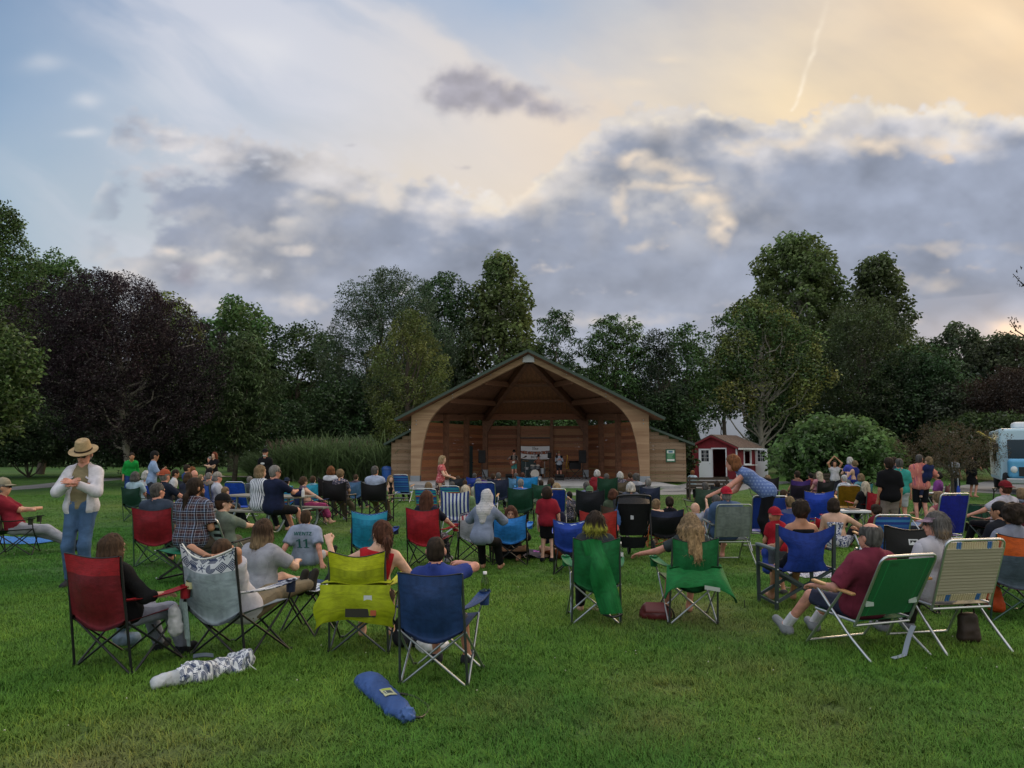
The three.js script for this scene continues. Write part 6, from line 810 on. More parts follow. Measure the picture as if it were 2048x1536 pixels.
  { const t = thing('flip_flop', 'pair strap sandal lying in the grass by the left green chair', 'sandal', G(1194, 1222), .8); part('sole', box(.09, .018, .24, 0, .012, 0, .008), mat('#8c7460'), t); part('strap', tube([V(-.04, .02, .02), V(0, .06, -.05), V(.04, .02, .02)], .006, 14, 6), BLACKM, t); }

  // blue director chair
  const [c8] = sitIn('woman with curly dark hair pinned up in the blue steel framed chair', { x: 1600, y: 1001, d: 8.75, face: 3, lean: 10, seat: .44, hair: 'updo', hc: 'dark', tip: 'auburn', skin: 'tan', top: '#17181b', sleeve: 0, neckline: .44, bottom: '#23262c', shorts: .8, fem: 1, arms: 'rest', shoes: null }, directorChair, 'bright blue folding chair with thick steel frame and narrow waisted back', { c: '#1f3d94', frame: metal('#59646a', .5), w: .64, h: .96, cut: .36, tube: .034, sag: .09, arm: mat('#5d6b70') });
  person('child in a red shirt leaning beside the blue steel framed chair', { x: 1549, y: 1020, d: 9.7, pose: 'stand', face: 15, lean: -6, hair: 'none', hat: 'capback', hatC: '#a01f30', skin: 'tan', top: '#a8202e', bottom: '#59606c', shorts: .9, shoes: '#555', LR: { L: [-.12, .5, -.15] } });
  { const t = thing('side_pouch', 'blue side pouch hanging from the left arm of the steel framed chair', 'bag', G(1541, 1192).add(V(0, 0, -.12)), 0); softBody('bag_body', [cap(V(0, .52, 0), V(.01, .3, 0), .05, .06, .03)], .012, nylon('#26449c'), t, { disp: ripple(.012, 18, 3) }); part('strap', bar(V(0, .56, 0), V(.02, .68, -.02), .008), nylon('#1b2f70'), t); }
  { const t = thing('flip_flop', 'black flip flop on the grass under the steel framed chair', 'sandal', G(1563, 1176), .5); part('sole', box(.1, .02, .27, 0, .012, 0, .009), mat('#4a3f36'), t); part('strap', tube([V(-.04, .02, .03), V(0, .06, -.07), V(.04, .02, .03)], .008, 14, 6), BLACKM, t); }
  { const t = thing('towel', 'blue and white patterned towel on the grass right of the steel framed chair', 'towel', G(1635, 1152), .2); part('towel_cloth', sheet((u, v) => V((u - .5) * .7, .03 + .025 * n3(u * 4, v * 4, 2), (v - .5) * .5), 16, 12, .012), fabric('floral'), t); }

  // green beach chair, balding man
  const [c9, ch9] = sitIn('balding man in a maroon T-shirt in the green aluminium chair', { x: 1740, y: 1046, d: 6.95, face: 20, lean: 17, seat: .27, hair: 'bald', hc: 'dgrey', skin: 'pink', top: '#7d3245', sleeve: .9, loose: .022, bottom: '#3d4258', shorts: .95, socks: '#d5d6dc', shoes: '#8a8f94', arms: 'rest', look: 12, fat: 1.12, feet: { L: [-.3, .09, -.66], R: [.05, .09, -.68] } }, lawnChair, 'low green beach chair with wooden arms and aluminium tube frame', { c: 'green', sc: '#126536', w: .6, h: .89, sh: .3, rec: .34, strap: 1, arm: mat('#b58a5a', { roughness: .5 }), dz: .02 });
  const [c10, ch10] = sitIn('woman with grey bobbed hair, visor and sunglasses in the corded lawn chair', { x: 1872, y: 1023, d: 7.15, face: 12, lean: 6, seat: .38, hair: 'bob', hc: 'dgrey', tip: 'dirty', skin: 'pink', look: 62, top: '#cfcdd6', sleeve: 1.5, loose: .024, bottom: '#33302f', shoes: '#8d8f96', fem: 1, hat: 'visor', hatC: '#a88ea0', glasses: 1, arms: 'lap', fat: 1.05 }, lawnChair, 'lawn chair wound with beige cord and blue accents', { strips: 1, w: .6, h: .99, sh: .4, rec: .22, arm: mat('#c08a50', { roughness: .45 }), sc: '#a59f86', dx: .09, dz: -.02 });
  { const t = thing('handbag', 'dark brown bag standing under the corded lawn chair', 'handbag', G(1938, 1286), -.1); softBody('bag_body', [cap(V(-.045, .05, 0), V(-.04, .23, 0), .06, .045, .02), cap(V(.045, .05, 0), V(.04, .23, 0), .06, .045, .02), cap(V(0, .06, 0), V(0, .24, 0), .06, .04, .02)], .011, mat('#332419', { roughness: .6, map: mottle }), t, { clip: floorClip, disp: ripple(.006, 16, 8) }); part('handle', tube([V(-.06, .26, 0), V(-.03, .34, .01), V(.04, .34, .01), V(.06, .26, 0)], .007, 18, 6), mat('#231912'), t); }
  // orange chair at the edge
  const [c11, ch11] = sitIn('person with thick dark curly hair and sunglasses pushed up in the orange chair', { x: 2024, y: 1007, d: 8.2, face: 4, lean: 12, hair: 'curly', hc: 'dark', skin: 'tan', top: '#8d93a4', sleeve: .8, bottom: '#333', glasses: 'up', fem: 1, fat: 1.05 }, quadChair, 'orange camp chair with grey back panel at the right edge', { c: '#c2541c', hc: '#c9591e', bc: '#4d5c6c', ac: '#c2541c', sc: '#8a3f1c', frame: metal('#48605a', .5), w: .66, h: .92, hd: .26 });
  { const t = thing('carry_bag', 'orange bag hanging at the left leg of the orange chair', 'bag', G(1990, 1236).add(V(0, 0, 0))); softBody('bag_body', [cap(V(0, .46, 0), V(.02, .14, 0), .045, .085, .03), cap(V(-.05, .1, 0), V(.09, .09, 0), .03, .03, .03)], .012, nylon('#c14a1c'), t, { disp: ripple(.014, 14, 5) }); part('strap', bar(V(0, .5, 0), V(.02, .6, -.02), .012), BLACKM, t); }
  sitIn('person with black hair in the chair just left of the orange one', { x: 1999, y: 1003, d: 9.2, face: 18, lean: 6, hair: 'short', hc: 'black', skin: 'tan', top: '#23262e', sleeve: .8, bottom: '#333', look: 30 }, quadChair, 'dark blue camp chair half hidden behind the orange one', { c: '#1d2740', frame: BLACKM });
  chairAt(quadChair, 'black camp chair with a small white logo behind the balding man', 1806, 1180, -4, { d: 8.5, c: '#121416', hc: '#15171a', bc: 'logo', full: 0, hd: .02, w: .6, h: .97, frame: BLACKM });
  { const t = thing('cooler_bag', 'small black and blue cooler bag beside the green beach chair', 'bag', G(1690, 1165), .3); softBody('bag_body', [cap(V(-.04, .09, 0), V(.05, .09, 0), .08, .08, .02), cap(V(-.03, .16, 0), V(.04, .16, 0), .06, .06, .03)], .013, nylon('#1d2028'), t, { clip: floorClip }); part('lid', new THREE.SphereGeometry(.08, 16, 10).scale(1, .5, .8).translate(0, .2, 0), nylon('#3f86ac'), t); }
}
// ---------- the crowd behind the front row: quad chairs (Q), aluminium chairs (LC), folding chairs (DC)
const Q = (pl, po, cl, co) => sitIn(pl, po, quadChair, cl, co), LC = (pl, po, cl, co) => sitIn(pl, po, lawnChair, cl, co), DC = (pl, po, cl, co) => sitIn(pl, po, directorChair, cl, co);
const DARKP = '#2c2f38';
const GND = { pose: 'ground' };
{
  // left side
  Q('reclining man in a beige cap and maroon shirt at the left edge', { x: 6, y: 958, d: 13.4, face: -70, lean: 26, seat: .34, hair: 'short', hc: 'grey', hat: 'cap', hatC: '#a09a86', glasses: 1, top: '#8a2636', sleeve: .9, bottom: '#a3a7b4', shoes: '#20242a', legs: 'fwd', feet: { L: [-.1, .1, -.92], R: [.1, .16, -.9] }, arms: 'crossed' }, 'dark green reclined camp chair at the left edge', { c: '#2c3328', frame: BLACKM, h: .92, dz: -.04, far: false });
  { const t = thing('picnic_mat', 'bright blue mat on the grass under the reclining man', 'mat', G(38, 1083), -.1); part('mat_cloth', sheet((u, v) => V((u - .5) * 1.6, .03 + .012 * n3(u * 6, v * 6, 1), (v - .5) * 1.1), 20, 14, .008), nylon('#3f7fd0'), t); }
  Q('grey haired man in a slate shirt in the wide red chair', { x: 315, y: 966, d: 11.9, face: -6, lean: 16, seat: .4, hair: 'short', hc: 'dgrey', skin: 'pink', top: '#3e4a5c', sleeve: .8, bottom: '#33363c', arms: 'rest', fat: 1.22, look: -28 }, 'wide red folding chair with dark green frame', { c: '#8a1c28', frame: GREENM, w: .66, h: .92, full: 1, far: false });
  { const p = person('bearded man with a dark curly ponytail and checked shirt sitting sideways', { x: 391, y: 956, d: 10.55, face: -16, lean: -4, seat: .46, hair: 'pony', hc: 'dark', ponyY: -.03, hlen: .3, beard: 'dark', skin: 'tan', top: 'plaid', sleeve: .8, loose: .026, hem: -.16, bottom: '#6c6258', shorts: .95, shoes: '#333', look: -25, fat: 1.14, arms: 'lap' }); chairAt(directorChair, 'green topped camp stool under the man with the ponytail', 0, 0, 0, { d: 10.5 }, 0).position.copy(under(p, -.02)); const c = scene.children[scene.children.length - 1]; c.scale.setScalar(1); c.rotation.y = p.face; for (const m of [...c.children]) if (['back_post', 'back_panel', 'armrest'].includes(m.name)) c.remove(m); c.children.find((m) => m.name === 'seat').material = nylon('#1d7a5a'); c.name = numbered('camp_stool'); c.userData.category = 'stool'; }
  LC('man in a black cap and sage shirt in the striped webbed chair', { x: 446, y: 989, d: 10.9, face: -24, lean: 10, seat: .3, hair: 'short', hc: 'brown', hat: 'cap', hatC: '#1d1e20', skin: 'fair', top: '#77857a', sleeve: .9, bottom: '#6f6a5c', arms: 'knees', look: -40, legs: 'up' }, 'webbed lawn chair in pale green with black squares', { c: 'web', h: .86, sh: .28, w: .52, far: false, arm: BLACKM });
  person('person with long light brown hair and grey T-shirt sitting on the grass', { x: 528, y: 1038, d: 9.1, ...GND, lean: -3, face: -30, hair: 'long', hc: 'brown', tip: 'dirty', hlen: .1, skin: 'fair', top: '#a5a7b2', sleeve: .75, loose: .02, bottom: '#3f5680', shoes: '#2e3135', look: 10, fat: 1.15, arms: 'knees', feet: { L: [-.05, .1, -.88], R: [.16, .1, -.9] } });
  { const p = person('man in a light blue jersey with green number 11 sitting on the grass', { x: 612, y: 1019, d: 12.05, ...GND, lean: 8, face: -4, hair: 'crop', hc: 'brown', skin: 'pink', top: '#98a4bc', sleeve: .8, loose: .026, bottom: '#b9bcc6', shorts: .9, shoes: '#333', arms: 'prop', fat: 1.12 });
    const shirt = p.t.children.find((m) => m.name === 'shirt'); p.t.updateWorldMatrix(true, true); const tex = canvasTex(256, 256, (c) => { c.clearRect(0, 0, 256, 256); c.fillStyle = '#1f5a57'; c.textAlign = 'center'; c.font = 'bold 58px sans-serif'; c.fillText('WENTZ', 128, 70, 236); c.font = 'bold 150px serif'; c.fillText('11', 128, 222, 150); });
    const rc = new THREE.Raycaster(), dir = V(0, 0, -1).applyAxisAngle(V(0, 1, 0), p.face); let lastZ = 0; const g = sheet((u, v) => { const l = V((u - .5) * .37, lerp(.5, .17, v) * p.s + p.hip.y - .02, .8), w = p.w(l); rc.set(w, dir); const h = rc.intersectObject(shirt)[0]; if (h) lastZ = .8 - h.distance; return V(l.x, l.y, lastZ + .006); }, 16, 16, .002);
    part('lettering', g, new THREE.MeshStandardMaterial({ map: tex, transparent: true, alphaTest: .4, roughness: .9 }), p.t); }
  chairAt(quadChair, 'teal camp chair with blue zigzag headrest behind the woman in red', 744, 1098, 2, { d: 11.3, c: '#1f8fb4', hc: 'tealpat', bc: '#1f86aa', ac: '#2a4a9a', frame: BLACKM, w: .54, h: .92, far: false, hd: .12 });
  Q('woman with grey curls and light blue top in the dark green chair on the left', { x: 271, y: 943, d: 19.8, face: -14, hair: 'bob', hc: 'dgrey', skin: 'pink', top: '#a8c4d4', sleeve: .7, bottom: '#7d8aa0', fem: 1, fat: 1.1 }, 'dark green camp chair holding the woman with grey curls', { c: '#123a2c', frame: GREENM, w: .58 });
  Q('white haired person behind the woman with grey curls', { x: 293, y: 941, d: 21.5, face: -8, hair: 'bob', hc: 'white', skin: 'pink', top: '#c9ced6', bottom: DARKP }, 'royal blue camp chair with the white haired person on the left', { c: '#1d3f9c', frame: GUN });
  Q('man in an orange patterned cap and navy shirt reaching to the right', { x: 330, y: 940, d: 16.8, face: -34, lean: 4, seat: .42, hair: 'short', hc: 'grey', skin: 'pink', hat: 'capback', hatC: '#a8543c', top: '#20283a', sleeve: .8, bottom: '#b5b8c2', LR: { R: [.42, .62, -.42] }, fat: 1.1 }, 'black camp chair under the man in the orange patterned cap', { c: '#181a1f', frame: BLACKM });
  person('man in a light blue T-shirt standing and clapping beside the purple tree', { x: 312, y: 902, d: 20.5, pose: 'stand', face: -62, lean: -4, nod: -14, arms: 'clasp', hair: 'short', hc: 'black', skin: 'tan', top: '#8fa9cf', sleeve: .8, bottom: '#3c4350', shoes: '#333' });
  person('person in a bright green hooded shirt bending by the purple tree', { x: 264, y: 905, d: 27, pose: 'stand', face: -150, lean: -26, hair: 'short', hc: 'dark', skin: 'tan', top: '#22a04a', sleeve: 1.6, bottom: '#27407a', arms: 'hang' });
  person('boy in a white T-shirt sitting sideways behind the checked shirt', { x: 353, y: 939, d: 22, seat: .42, face: -72, lean: -8, nod: -12, hair: 'short', hc: 'dark', skin: 'tan', top: '#cfd3da', bottom: '#5d544c', shorts: .8 });
  Q('person in a blue shirt turned right in front of the purple tree', { x: 374, y: 929, d: 25, seat: .45, face: -40, hair: 'short', hc: 'dark', skin: 'tan', top: '#3c558c', bottom: DARKP }, 'dark chair of the person in blue before the purple tree', { c: '#22252c' });
  Q('woman with light brown hair and orange tan top on the left', { x: 385, y: 933, d: 26, face: -20, hair: 'long', hc: 'ginger', skin: 'fair', top: '#b87a4a', sleeve: 0, bottom: DARKP, fem: 1 }, 'brown chair of the woman with light brown hair', { c: '#4d4038' });
  Q('bald man seen from behind left of the purple tree shade', { x: 389, y: 940, d: 21, face: -12, hair: 'none', skin: 'pink', top: '#2a3046', bottom: DARKP }, 'navy chair of the bald man on the left', { c: '#20283c' });
  Q('woman with chin length brown hair in a dark camp chair on the left', { x: 377, y: 945, d: 19.5, face: -10, hair: 'bob', hc: 'brown', skin: 'fair', top: '#33384a', bottom: DARKP, fem: 1 }, 'charcoal camp chair left of the tall blue backed chair', { c: '#1b2029', frame: BLACKM });
  Q('blond girl in a dark tank top among the left crowd', { x: 402, y: 935, d: 24, face: -30, hair: 'short', hc: 'blond', skin: 'fair', top: '#20222c', sleeve: 0, bottom: DARKP, fem: 1, s: .8 }, 'small dark chair of the blond girl on the left', { c: '#252a33' });
  Q('person with short black hair near the dark bush on the left', { x: 421, y: 935, d: 26, face: -12, hair: 'short', hc: 'black', skin: 'tan', top: '#7d8290', bottom: DARKP }, 'grey chair of the person with short black hair', { c: '#3c424c' });
  Q('grey haired man in a tan shirt left of the picnic table', { x: 418, y: 945, d: 22, face: -20, hair: 'short', hc: 'grey', skin: 'pink', top: '#8a7f74', bottom: DARKP }, 'olive chair of the grey haired man left of the table', { c: '#3d4238' });
  Q('man in a grey patterned cap and white shirt left of the picnic table', { x: 435, y: 945, d: 18.6, face: -58, lean: 4, seat: .4, hair: 'short', hc: 'grey', hat: 'cap', hatC: 'camo', skin: 'pink', top: '#c8ccd8', sleeve: .8, bottom: '#5e6470', arms: 'lap', fat: 1.1 }, 'bright blue high backed chair of the man in the patterned cap', { c: '#2450a8', frame: GUN, h: 1.0 });
  chairAt(lawnChair, 'empty blue beach chair with white frame left of the striped blouse', 479, 1030, -6, { c: '#2050c0', frame: ALU, d: 20.6, h: .98, sh: .3, w: .56 });
  person('woman with long red hair in a black dress standing by the reeds', { x: 429, y: 904, d: 30, pose: 'stand', face: 160, hair: 'long', hc: [.16, .04, .02], hlen: .28, skin: 'fair', top: '#15151a', bottom: '#15151a', fem: 1, arms: 'crossed' });
  person('shadowed person in dark clothes beside the red haired woman', { x: 420, y: 913, d: 30.6, pose: 'stand', face: 150, hair: 'short', hc: 'grey', skin: 'pink', top: '#1b1c22', bottom: '#1b1c22' });
  { const p = person('bearded man in a black T-shirt with a white print standing by the reeds', { x: 531, y: 898, d: 27, pose: 'stand', face: 176, hair: 'none', hat: 'cap', hatC: '#15161a', beard: 'white', skin: 'pink', top: '#14151a', sleeve: .8, bottom: '#1b1c22', fat: 1.1, eyes: 1 }); part('shirt_print', [new THREE.CircleGeometry(.05, 10).scale(1.5, .7, 1).translate(.02, p.P(.33).y, -.175)].map((g) => g.rotateY(0)), mat('#c9ccd0', { side: THREE.DoubleSide }), p.t); }

  person('small child beside the man in the grey patterned cap', { x: 451, y: 966, d: 18.2, seat: .3, face: -40, hair: 'short', hc: 'dirty', skin: 'fair', top: '#7a5a6a', bottom: DARKP, s: .72 });
  Q('grey haired person half hidden by the striped blouse', { x: 500, y: 954, d: 23, hair: 'short', hc: 'grey', skin: 'pink', top: '#9aa2ae', bottom: DARKP }, 'slate chair half hidden by the striped blouse', { c: '#48505c' });
  Q('person with dark hair half hidden by the bending woman', { x: 1434, y: 963, d: 21, hair: 'short', hc: 'dark', skin: 'tan', top: '#566080', bottom: DARKP }, 'dark chair half hidden by the bending woman', { c: '#22262e' });
  Q('person with light brown hair between the striped sling chair and the stage', { x: 916, y: 953, d: 27, hair: 'bob', hc: 'brown', skin: 'fair', top: '#7c6a72', bottom: DARKP, fem: 1 }, 'dark chair between the sling chair and the stage', { c: '#272b34' });
  Q('person with dark hair behind the standing boy in dark red', { x: 1082, y: 962, d: 22, hair: 'short', hc: 'dark', skin: 'tan', top: '#5b6f8c', bottom: DARKP }, 'green chair behind the standing boy in dark red', { c: '#1f4a38' });
  Q('person with auburn hair behind the red chair with tan corners', { x: 1226, y: 982, d: 15.4, seat: .3, hair: 'bob', hc: 'auburn', skin: 'fair', top: '#4d5a48', bottom: DARKP, fem: 1, s: .84 }, 'low brown chair behind the red one with tan corners', { c: '#4a3a30', low: .8, h: .72 });
  Q('person with grey hair right of the black stroller', { x: 1296, y: 958, d: 20, hair: 'short', hc: 'grey', skin: 'pink', top: '#6d7078', bottom: DARKP }, 'dark blue chair right of the black stroller', { c: '#232d48' });
  // picnic table with its couple
  { const c = at(540, 905, 17.9).setY(0), t = thing('picnic_table', 'long grey picnic table with curved metal legs and attached bench', 'picnic table', c, -.42), PL = mat('#8c8a80', { map: mottle, roughness: .8 }), ML = metal('#7e8c8c', .5);
    for (let i = 0; i < 5; i++) part('plank', box(2.1, .04, .15, 0, .75, -.32 + i * .16, .006), PL, t); for (const z of [-.78, .78]) for (let i = 0; i < 2; i++) part('plank', box(2.1, .04, .14, 0, .46, z + (i - .5) * .15, .006), PL, t);
    for (const x of [-.75, .75]) { part('leg', tube([V(x, .73, -.2), V(x, .4, -.25), V(x, .05, -.5), V(x, .03, -.7), V(x, .2, -.82), V(x, .44, -.8)], .03, 30, 8), ML, t); part('leg', tube([V(x, .73, .2), V(x, .4, .25), V(x, .05, .5), V(x, .03, .7), V(x, .2, .82), V(x, .44, .8)], .03, 30, 8), ML, t); part('cross_bar', bar(V(x, .43, -.8), V(x, .43, .8), .025), ML, t); } }
  person('woman with blond bob and navy striped blouse on the picnic bench', { x: 521, y: 930, d: 16.9, seat: .48, face: -30, lean: 2, look: -22, hair: 'bob', hc: 'dirty', tip: 'blond', skin: 'fair', top: 'vstripe', sleeve: 1.3, hem: -.14, loose: .03, bottom: DARKP, fem: 1, arms: 'lap' });
  person('grey haired man with sunglasses and navy polo on the picnic bench', { x: 550, y: 931, d: 16.2, seat: .48, face: -34, lean: 0, look: -22, hair: 'short', hc: 'grey', skin: 'pink', glasses: 1, top: '#1c2440', sleeve: .8, hem: -.14, bottom: '#17191f', shorts: .95, shoes: '#26282c', arms: 'knees', fat: 1.22 });
  { const t = thing('lunch_bag', 'dark blue lunch bag on the picnic table', 'bag', at(597, 905, 17.2).setY(.77), .3); softBody('bag_body', [cap(V(-.07, .08, 0), V(.07, .08, 0), .08, .08, .03)], .015, nylon('#232a55'), t); part('lid', box(.2, .03, .15, 0, .17, 0, .01), nylon('#1b2148'), t); }
  bottle('white bottle on the picnic table beside the lunch bag', at(608, 905, 17.1).setY(.77), { h: .2, r: .035, m: mat('#d5d8dc') });
  Q('child in a teal shirt and striped cap behind the picnic table', { x: 574, y: 951, d: 20.6, face: -10, hair: 'short', hc: 'dark', skin: 'fair', hat: 'capback', hatC: '#26324a', top: '#6fb9c0', bottom: DARKP, s: .8 }, 'striped teal chair of the child behind the table', { c: 'tealstripe', frame: ALU });
  Q('woman with sunglasses and pinned hair facing right behind the table', { x: 607, y: 953, d: 18.8, face: -52, seat: .36, hair: 'bun', hc: 'brown', skin: 'fair', glasses: 1, top: '#6d5a66', sleeve: 0, skirt: '#b0487a', fem: 1, LR: { R: [.3, .5, -.45] }, fat: 1.1 }, 'bluish chair of the woman with sunglasses behind the table', { c: '#2a3c6a' });
  Q('person with brown hair in the turquoise chair', { x: 626, y: 953, d: 22, hair: 'short', hc: 'brown', skin: 'fair', top: '#7aa4b8', bottom: DARKP }, 'turquoise camp chair right of the picnic table', { c: '#2fa0c0', w: .6 });
  DC('woman with reddish hair and white top in a tall black folding chair', { x: 662, y: 932, d: 20.8, seat: .56, hair: 'bob', hc: 'ginger', skin: 'fair', top: '#d4d9e2', bottom: '#8b8274', fem: 1, look: 10 }, 'tall black folding chair of the woman in white', { c: '#1a1416', h: 1.08, sh: .6, w: .62 });
  DC('woman with blond updo and grey flowered blouse in a tall black folding chair', { x: 681, y: 939, d: 19.6, seat: .52, hair: 'updo', hc: 'dirty', skin: 'fair', top: 'florald', sleeve: .7, bottom: '#6f675c', shoes: '#b8bcc4', fem: 1, look: -20 }, 'tall black folding chair of the woman in the flowered blouse', { c: '#121316', h: 1.02, sh: .56, w: .62, dx: -.12 });
  DC('dark haired man in a pale blue shirt in a black folding chair with side table', { x: 750, y: 932, d: 19.4, seat: .54, hair: 'short', hc: 'dgrey', skin: 'tan', top: '#a9b6d2', sleeve: 1.3, bottom: '#7b6c5c', fat: 1.2, look: -16, shoes: '#333' }, 'black folding chair with a fold out side table', { c: '#101114', h: 1.02, sh: .58, w: .64, table: 1 });
  Q('child with brown hair between the tall black folding chairs', { x: 712, y: 947, d: 24, hair: 'short', hc: 'brown', skin: 'fair', top: '#5a4c58', bottom: DARKP, s: .8 }, 'blue grey chair between the tall black folding chairs', { c: '#4c6f96' });
  person('small girl in a black dress standing near the left post of the bandstand', { x: 781, y: 954, d: 27, pose: 'stand', face: -150, hair: 'long', hc: 'dirty', skin: 'fair', top: '#16171b', sleeve: 0, skirt: '#16171b', skirtLen: .35, headS: 1.35, fem: 1 });
  LC('person with brown hair in the blue striped low chair near the left post', { x: 806, y: 950, d: 27.5, seat: .34, face: -8, hair: 'short', hc: 'brown', skin: 'fair', top: '#7a6f74', bottom: DARKP }, 'low beach chair with blue stripes and white legs', { c: 'bluestripe', frame: ALU, h: .98, sh: .32, w: .56 });
  person('long haired blond woman in a coral top and dark flowered skirt standing with a bottle', { x: 886, y: 911, d: 23, pose: 'stand', face: -98, lean: -5, nod: -8, hair: 'long', hc: 'blond', hlen: .2, skin: 'fair', top: 'coral', sleeve: .5, skirt: 'skirt', skirtLen: .42, fem: 1, LR: { R: [.06, 1.02, -.36, [1, -.8, .4]], L: [-.06, 1.0, -.34, [-1, -.8, .4]] }, shoes: '#333' });
  bottle('small clear bottle in the hand of the woman in coral', at(889, 962, 22.9).add(V(.16, -.02, 0)), { h: .2, r: .034 });

  // centre
  Q('woman with long reddish brown hair in the bright red chair', { x: 854, y: 981, d: 11.9, face: -14, lean: 10, hair: 'long', hc: 'auburn', hlen: .2, skin: 'fair', top: '#1d2233', sleeve: .8, bottom: 'florald', shoes: '#c6c8cc', fem: 1, look: -14, arms: 'rest', LR: { R: [.34, .56, -.34, [1, -.6, .4]] } }, 'bright red camp chair with black legs left of the headscarf', { c: '#a8202c', bc: '#9a1c28', ac: '#b3242e', frame: BLACKM, w: .56, h: .92, full: 1, far: false });
  LC('light haired child in the striped chair left of the long red haired woman', { x: 857, y: 964, d: 19.5, seat: .3, hair: 'bob', hc: 'dirty', skin: 'fair', top: '#9aa2a8', bottom: DARKP, s: .82 }, 'beach chair with teal and orange stripes and white frame', { c: 'tealstripe', frame: ALU, h: .86, sh: .28 });
  Q('woman with long blond hair and green shirt beside the blue and white striped chair', { x: 931, y: 970, d: 16.2, face: -4, seat: .34, hair: 'long', hc: 'pale', tip: 'blond', hlen: .12, skin: 'fair', top: '#7f9a74', sleeve: .8, bottom: DARKP, fem: 1, look: -10 }, 'sling chair with blue and white stripes', { c: 'bluewhite', hc: 'bluewhite', bc: 'bluewhite', frame: ALU, w: .62, h: .96, full: 1, dx: -.2 });
  LC('grey haired person left of the stage centre in a striped low chair', { x: 904, y: 965, d: 21.5, seat: .3, hair: 'short', hc: 'dgrey', skin: 'pink', top: '#5d6672', bottom: DARKP }, 'low chair with teal stripes behind the blue and white one', { c: 'tealstripe', frame: ALU, h: .84, sh: .28 });
  person('child sitting on the grass behind the flowered skirt', { x: 889, y: 967, d: 25, ...GND, hair: 'short', hc: 'brown', skin: 'fair', top: '#775a68', bottom: DARKP, s: .75 });
  Q('woman with brown ponytail leaning left before the stage', { x: 930, y: 961, d: 24.5, tilt: -10, seat: .3, hair: 'pony', hc: 'brown', skin: 'fair', top: '#8a6f60', bottom: DARKP, fem: 1 }, 'low tan chair of the woman leaning left', { c: '#6b5a4a', low: .8, h: .7 });
  LC('grey haired man in a cream shirt in a blue aluminium chair', { x: 957, y: 958, d: 20.5, seat: .38, hair: 'short', hc: 'grey', skin: 'pink', top: '#c9c4b2', sleeve: .8, bottom: '#6a6c70', fat: 1.1 }, 'blue aluminium chair behind the headscarf', { c: '#2446a0', frame: ALU, h: .98, sh: .36, dx: .2 });
  Q('person with short grey hair in the blue chair near the stage door', { x: 949, y: 947, d: 28, hair: 'short', hc: 'dgrey', skin: 'fair', top: '#4a5a86', bottom: DARKP }, 'blue chair near the left stage door', { c: '#24409a' });
  // two neighbours: woman in the headscarf, woman looking back
  { const p = person('woman in a grey patterned headscarf and long blue grey top leaning to the right', { x: 974, y: 978, d: 11.3, seat: .42, lean: -6, tilt: 6, face: -14, hair: 'none', hijab: 'hijab', skin: 'olive', top: '#8894ae', sleeve: 1.6, loose: .026, hem: -.22, bottom: '#15161a', arms: 'knees', fem: 1, fat: .86, legs: 'sit' }); }
  chairAt(quadChair, 'camp chair with stars and stripes headrest and white back', 949, 1127, 6, { c: '#b9bfca', hc: 'stars', bc: '#b4bac6', ac: '#2c2f52', frame: BLACKM, w: .52, h: .78, hd: .16, far: false, sag: -.05 });
  chairAt(quadChair, 'empty sky blue camp chair in front of the woman looking back', 1020, 1131, -2, { c: '#2f86d8', hc: '#2c7fd2', bc: '#2a78c8', ac: '#2f86d8', frame: BLACKM, w: .54, h: .8, full: 1, far: false, sag: .07 });
  person('woman with light brown hair looking back to the camera from the grass', { x: 1022, y: 1012, d: 12.9, ...GND, face: 176, lean: -8, legs: 'cross', hair: 'long', hc: 'auburn', tip: 'dirty', hlen: .14, skin: 'olive', eyes: 1, top: '#1b1c22', sleeve: 1.7, bottom: '#17181c', fem: 1, arms: 'knees', nod: -4 });
  { const t = thing('picnic_blanket', 'dark blanket with purple pattern on the grass beside the standing boy', 'blanket', G(1068, 1114), 0); part('blanket_cloth', sheet((u, v) => V((u - .5) * .9, .05 + .04 * n3(u * 5, v * 5, 3), (v - .5) * .7), 18, 12, .01), mat('#ffffff', { map: canvasTex(128, 128, (c) => { c.fillStyle = '#201c34'; c.fillRect(0, 0, 128, 128); seed = 9; for (let i = 0; i < 40; i++) { c.fillStyle = ['#8a3a94', '#5a2f80', '#b868b8'][i % 3]; c.fillRect(rnd() * 128, rnd() * 60, 9, 5); } }), roughness: .9, side: THREE.DoubleSide }), t); }
  person('small boy in a dark red T-shirt and black shorts standing on the grass', { x: 1094, y: 977, d: 12.5, pose: 'stand', face: -8, hair: 'short', hc: 'dark', skin: 'fair', top: '#8f2230', sleeve: .85, loose: .024, bottom: '#17181d', shorts: .85, shoes: '#22242a', headS: 1.12, look: 8, LR: { R: [.25, .42, -.08] } });
  person('crouching person in a dark hood and blue jacket beside the standing boy', { x: 1120, y: 1024, d: 12.9, ...GND, face: 60, lean: -10, legs: 'cross', hair: 'none', hijab: '#20243a', skin: 'fair', eyes: 1, top: '#1e2640', sleeve: 1.6, bottom: '#7a4026', fem: 1, arms: 'knees' });
  Q('grey haired man in a blue shirt in the dark green chair before the drum kit', { x: 1041, y: 958, d: 18.3, hair: 'short', hc: 'grey', skin: 'pink', top: '#5a80c8', sleeve: .8, bottom: DARKP, fat: 1.15 }, 'dark green camp chair with a pale stitched line', { c: '#123f2e', frame: BLACKM, w: .62, h: .94 });
  Q('grey haired person in the wide navy chair before the stage', { x: 997, y: 945, d: 23, hair: 'short', hc: 'dgrey', skin: 'pink', top: '#26262e', bottom: DARKP, fat: 1.1 }, 'wide navy camp chair before the stage', { c: '#202a44', w: .66, h: .98 });
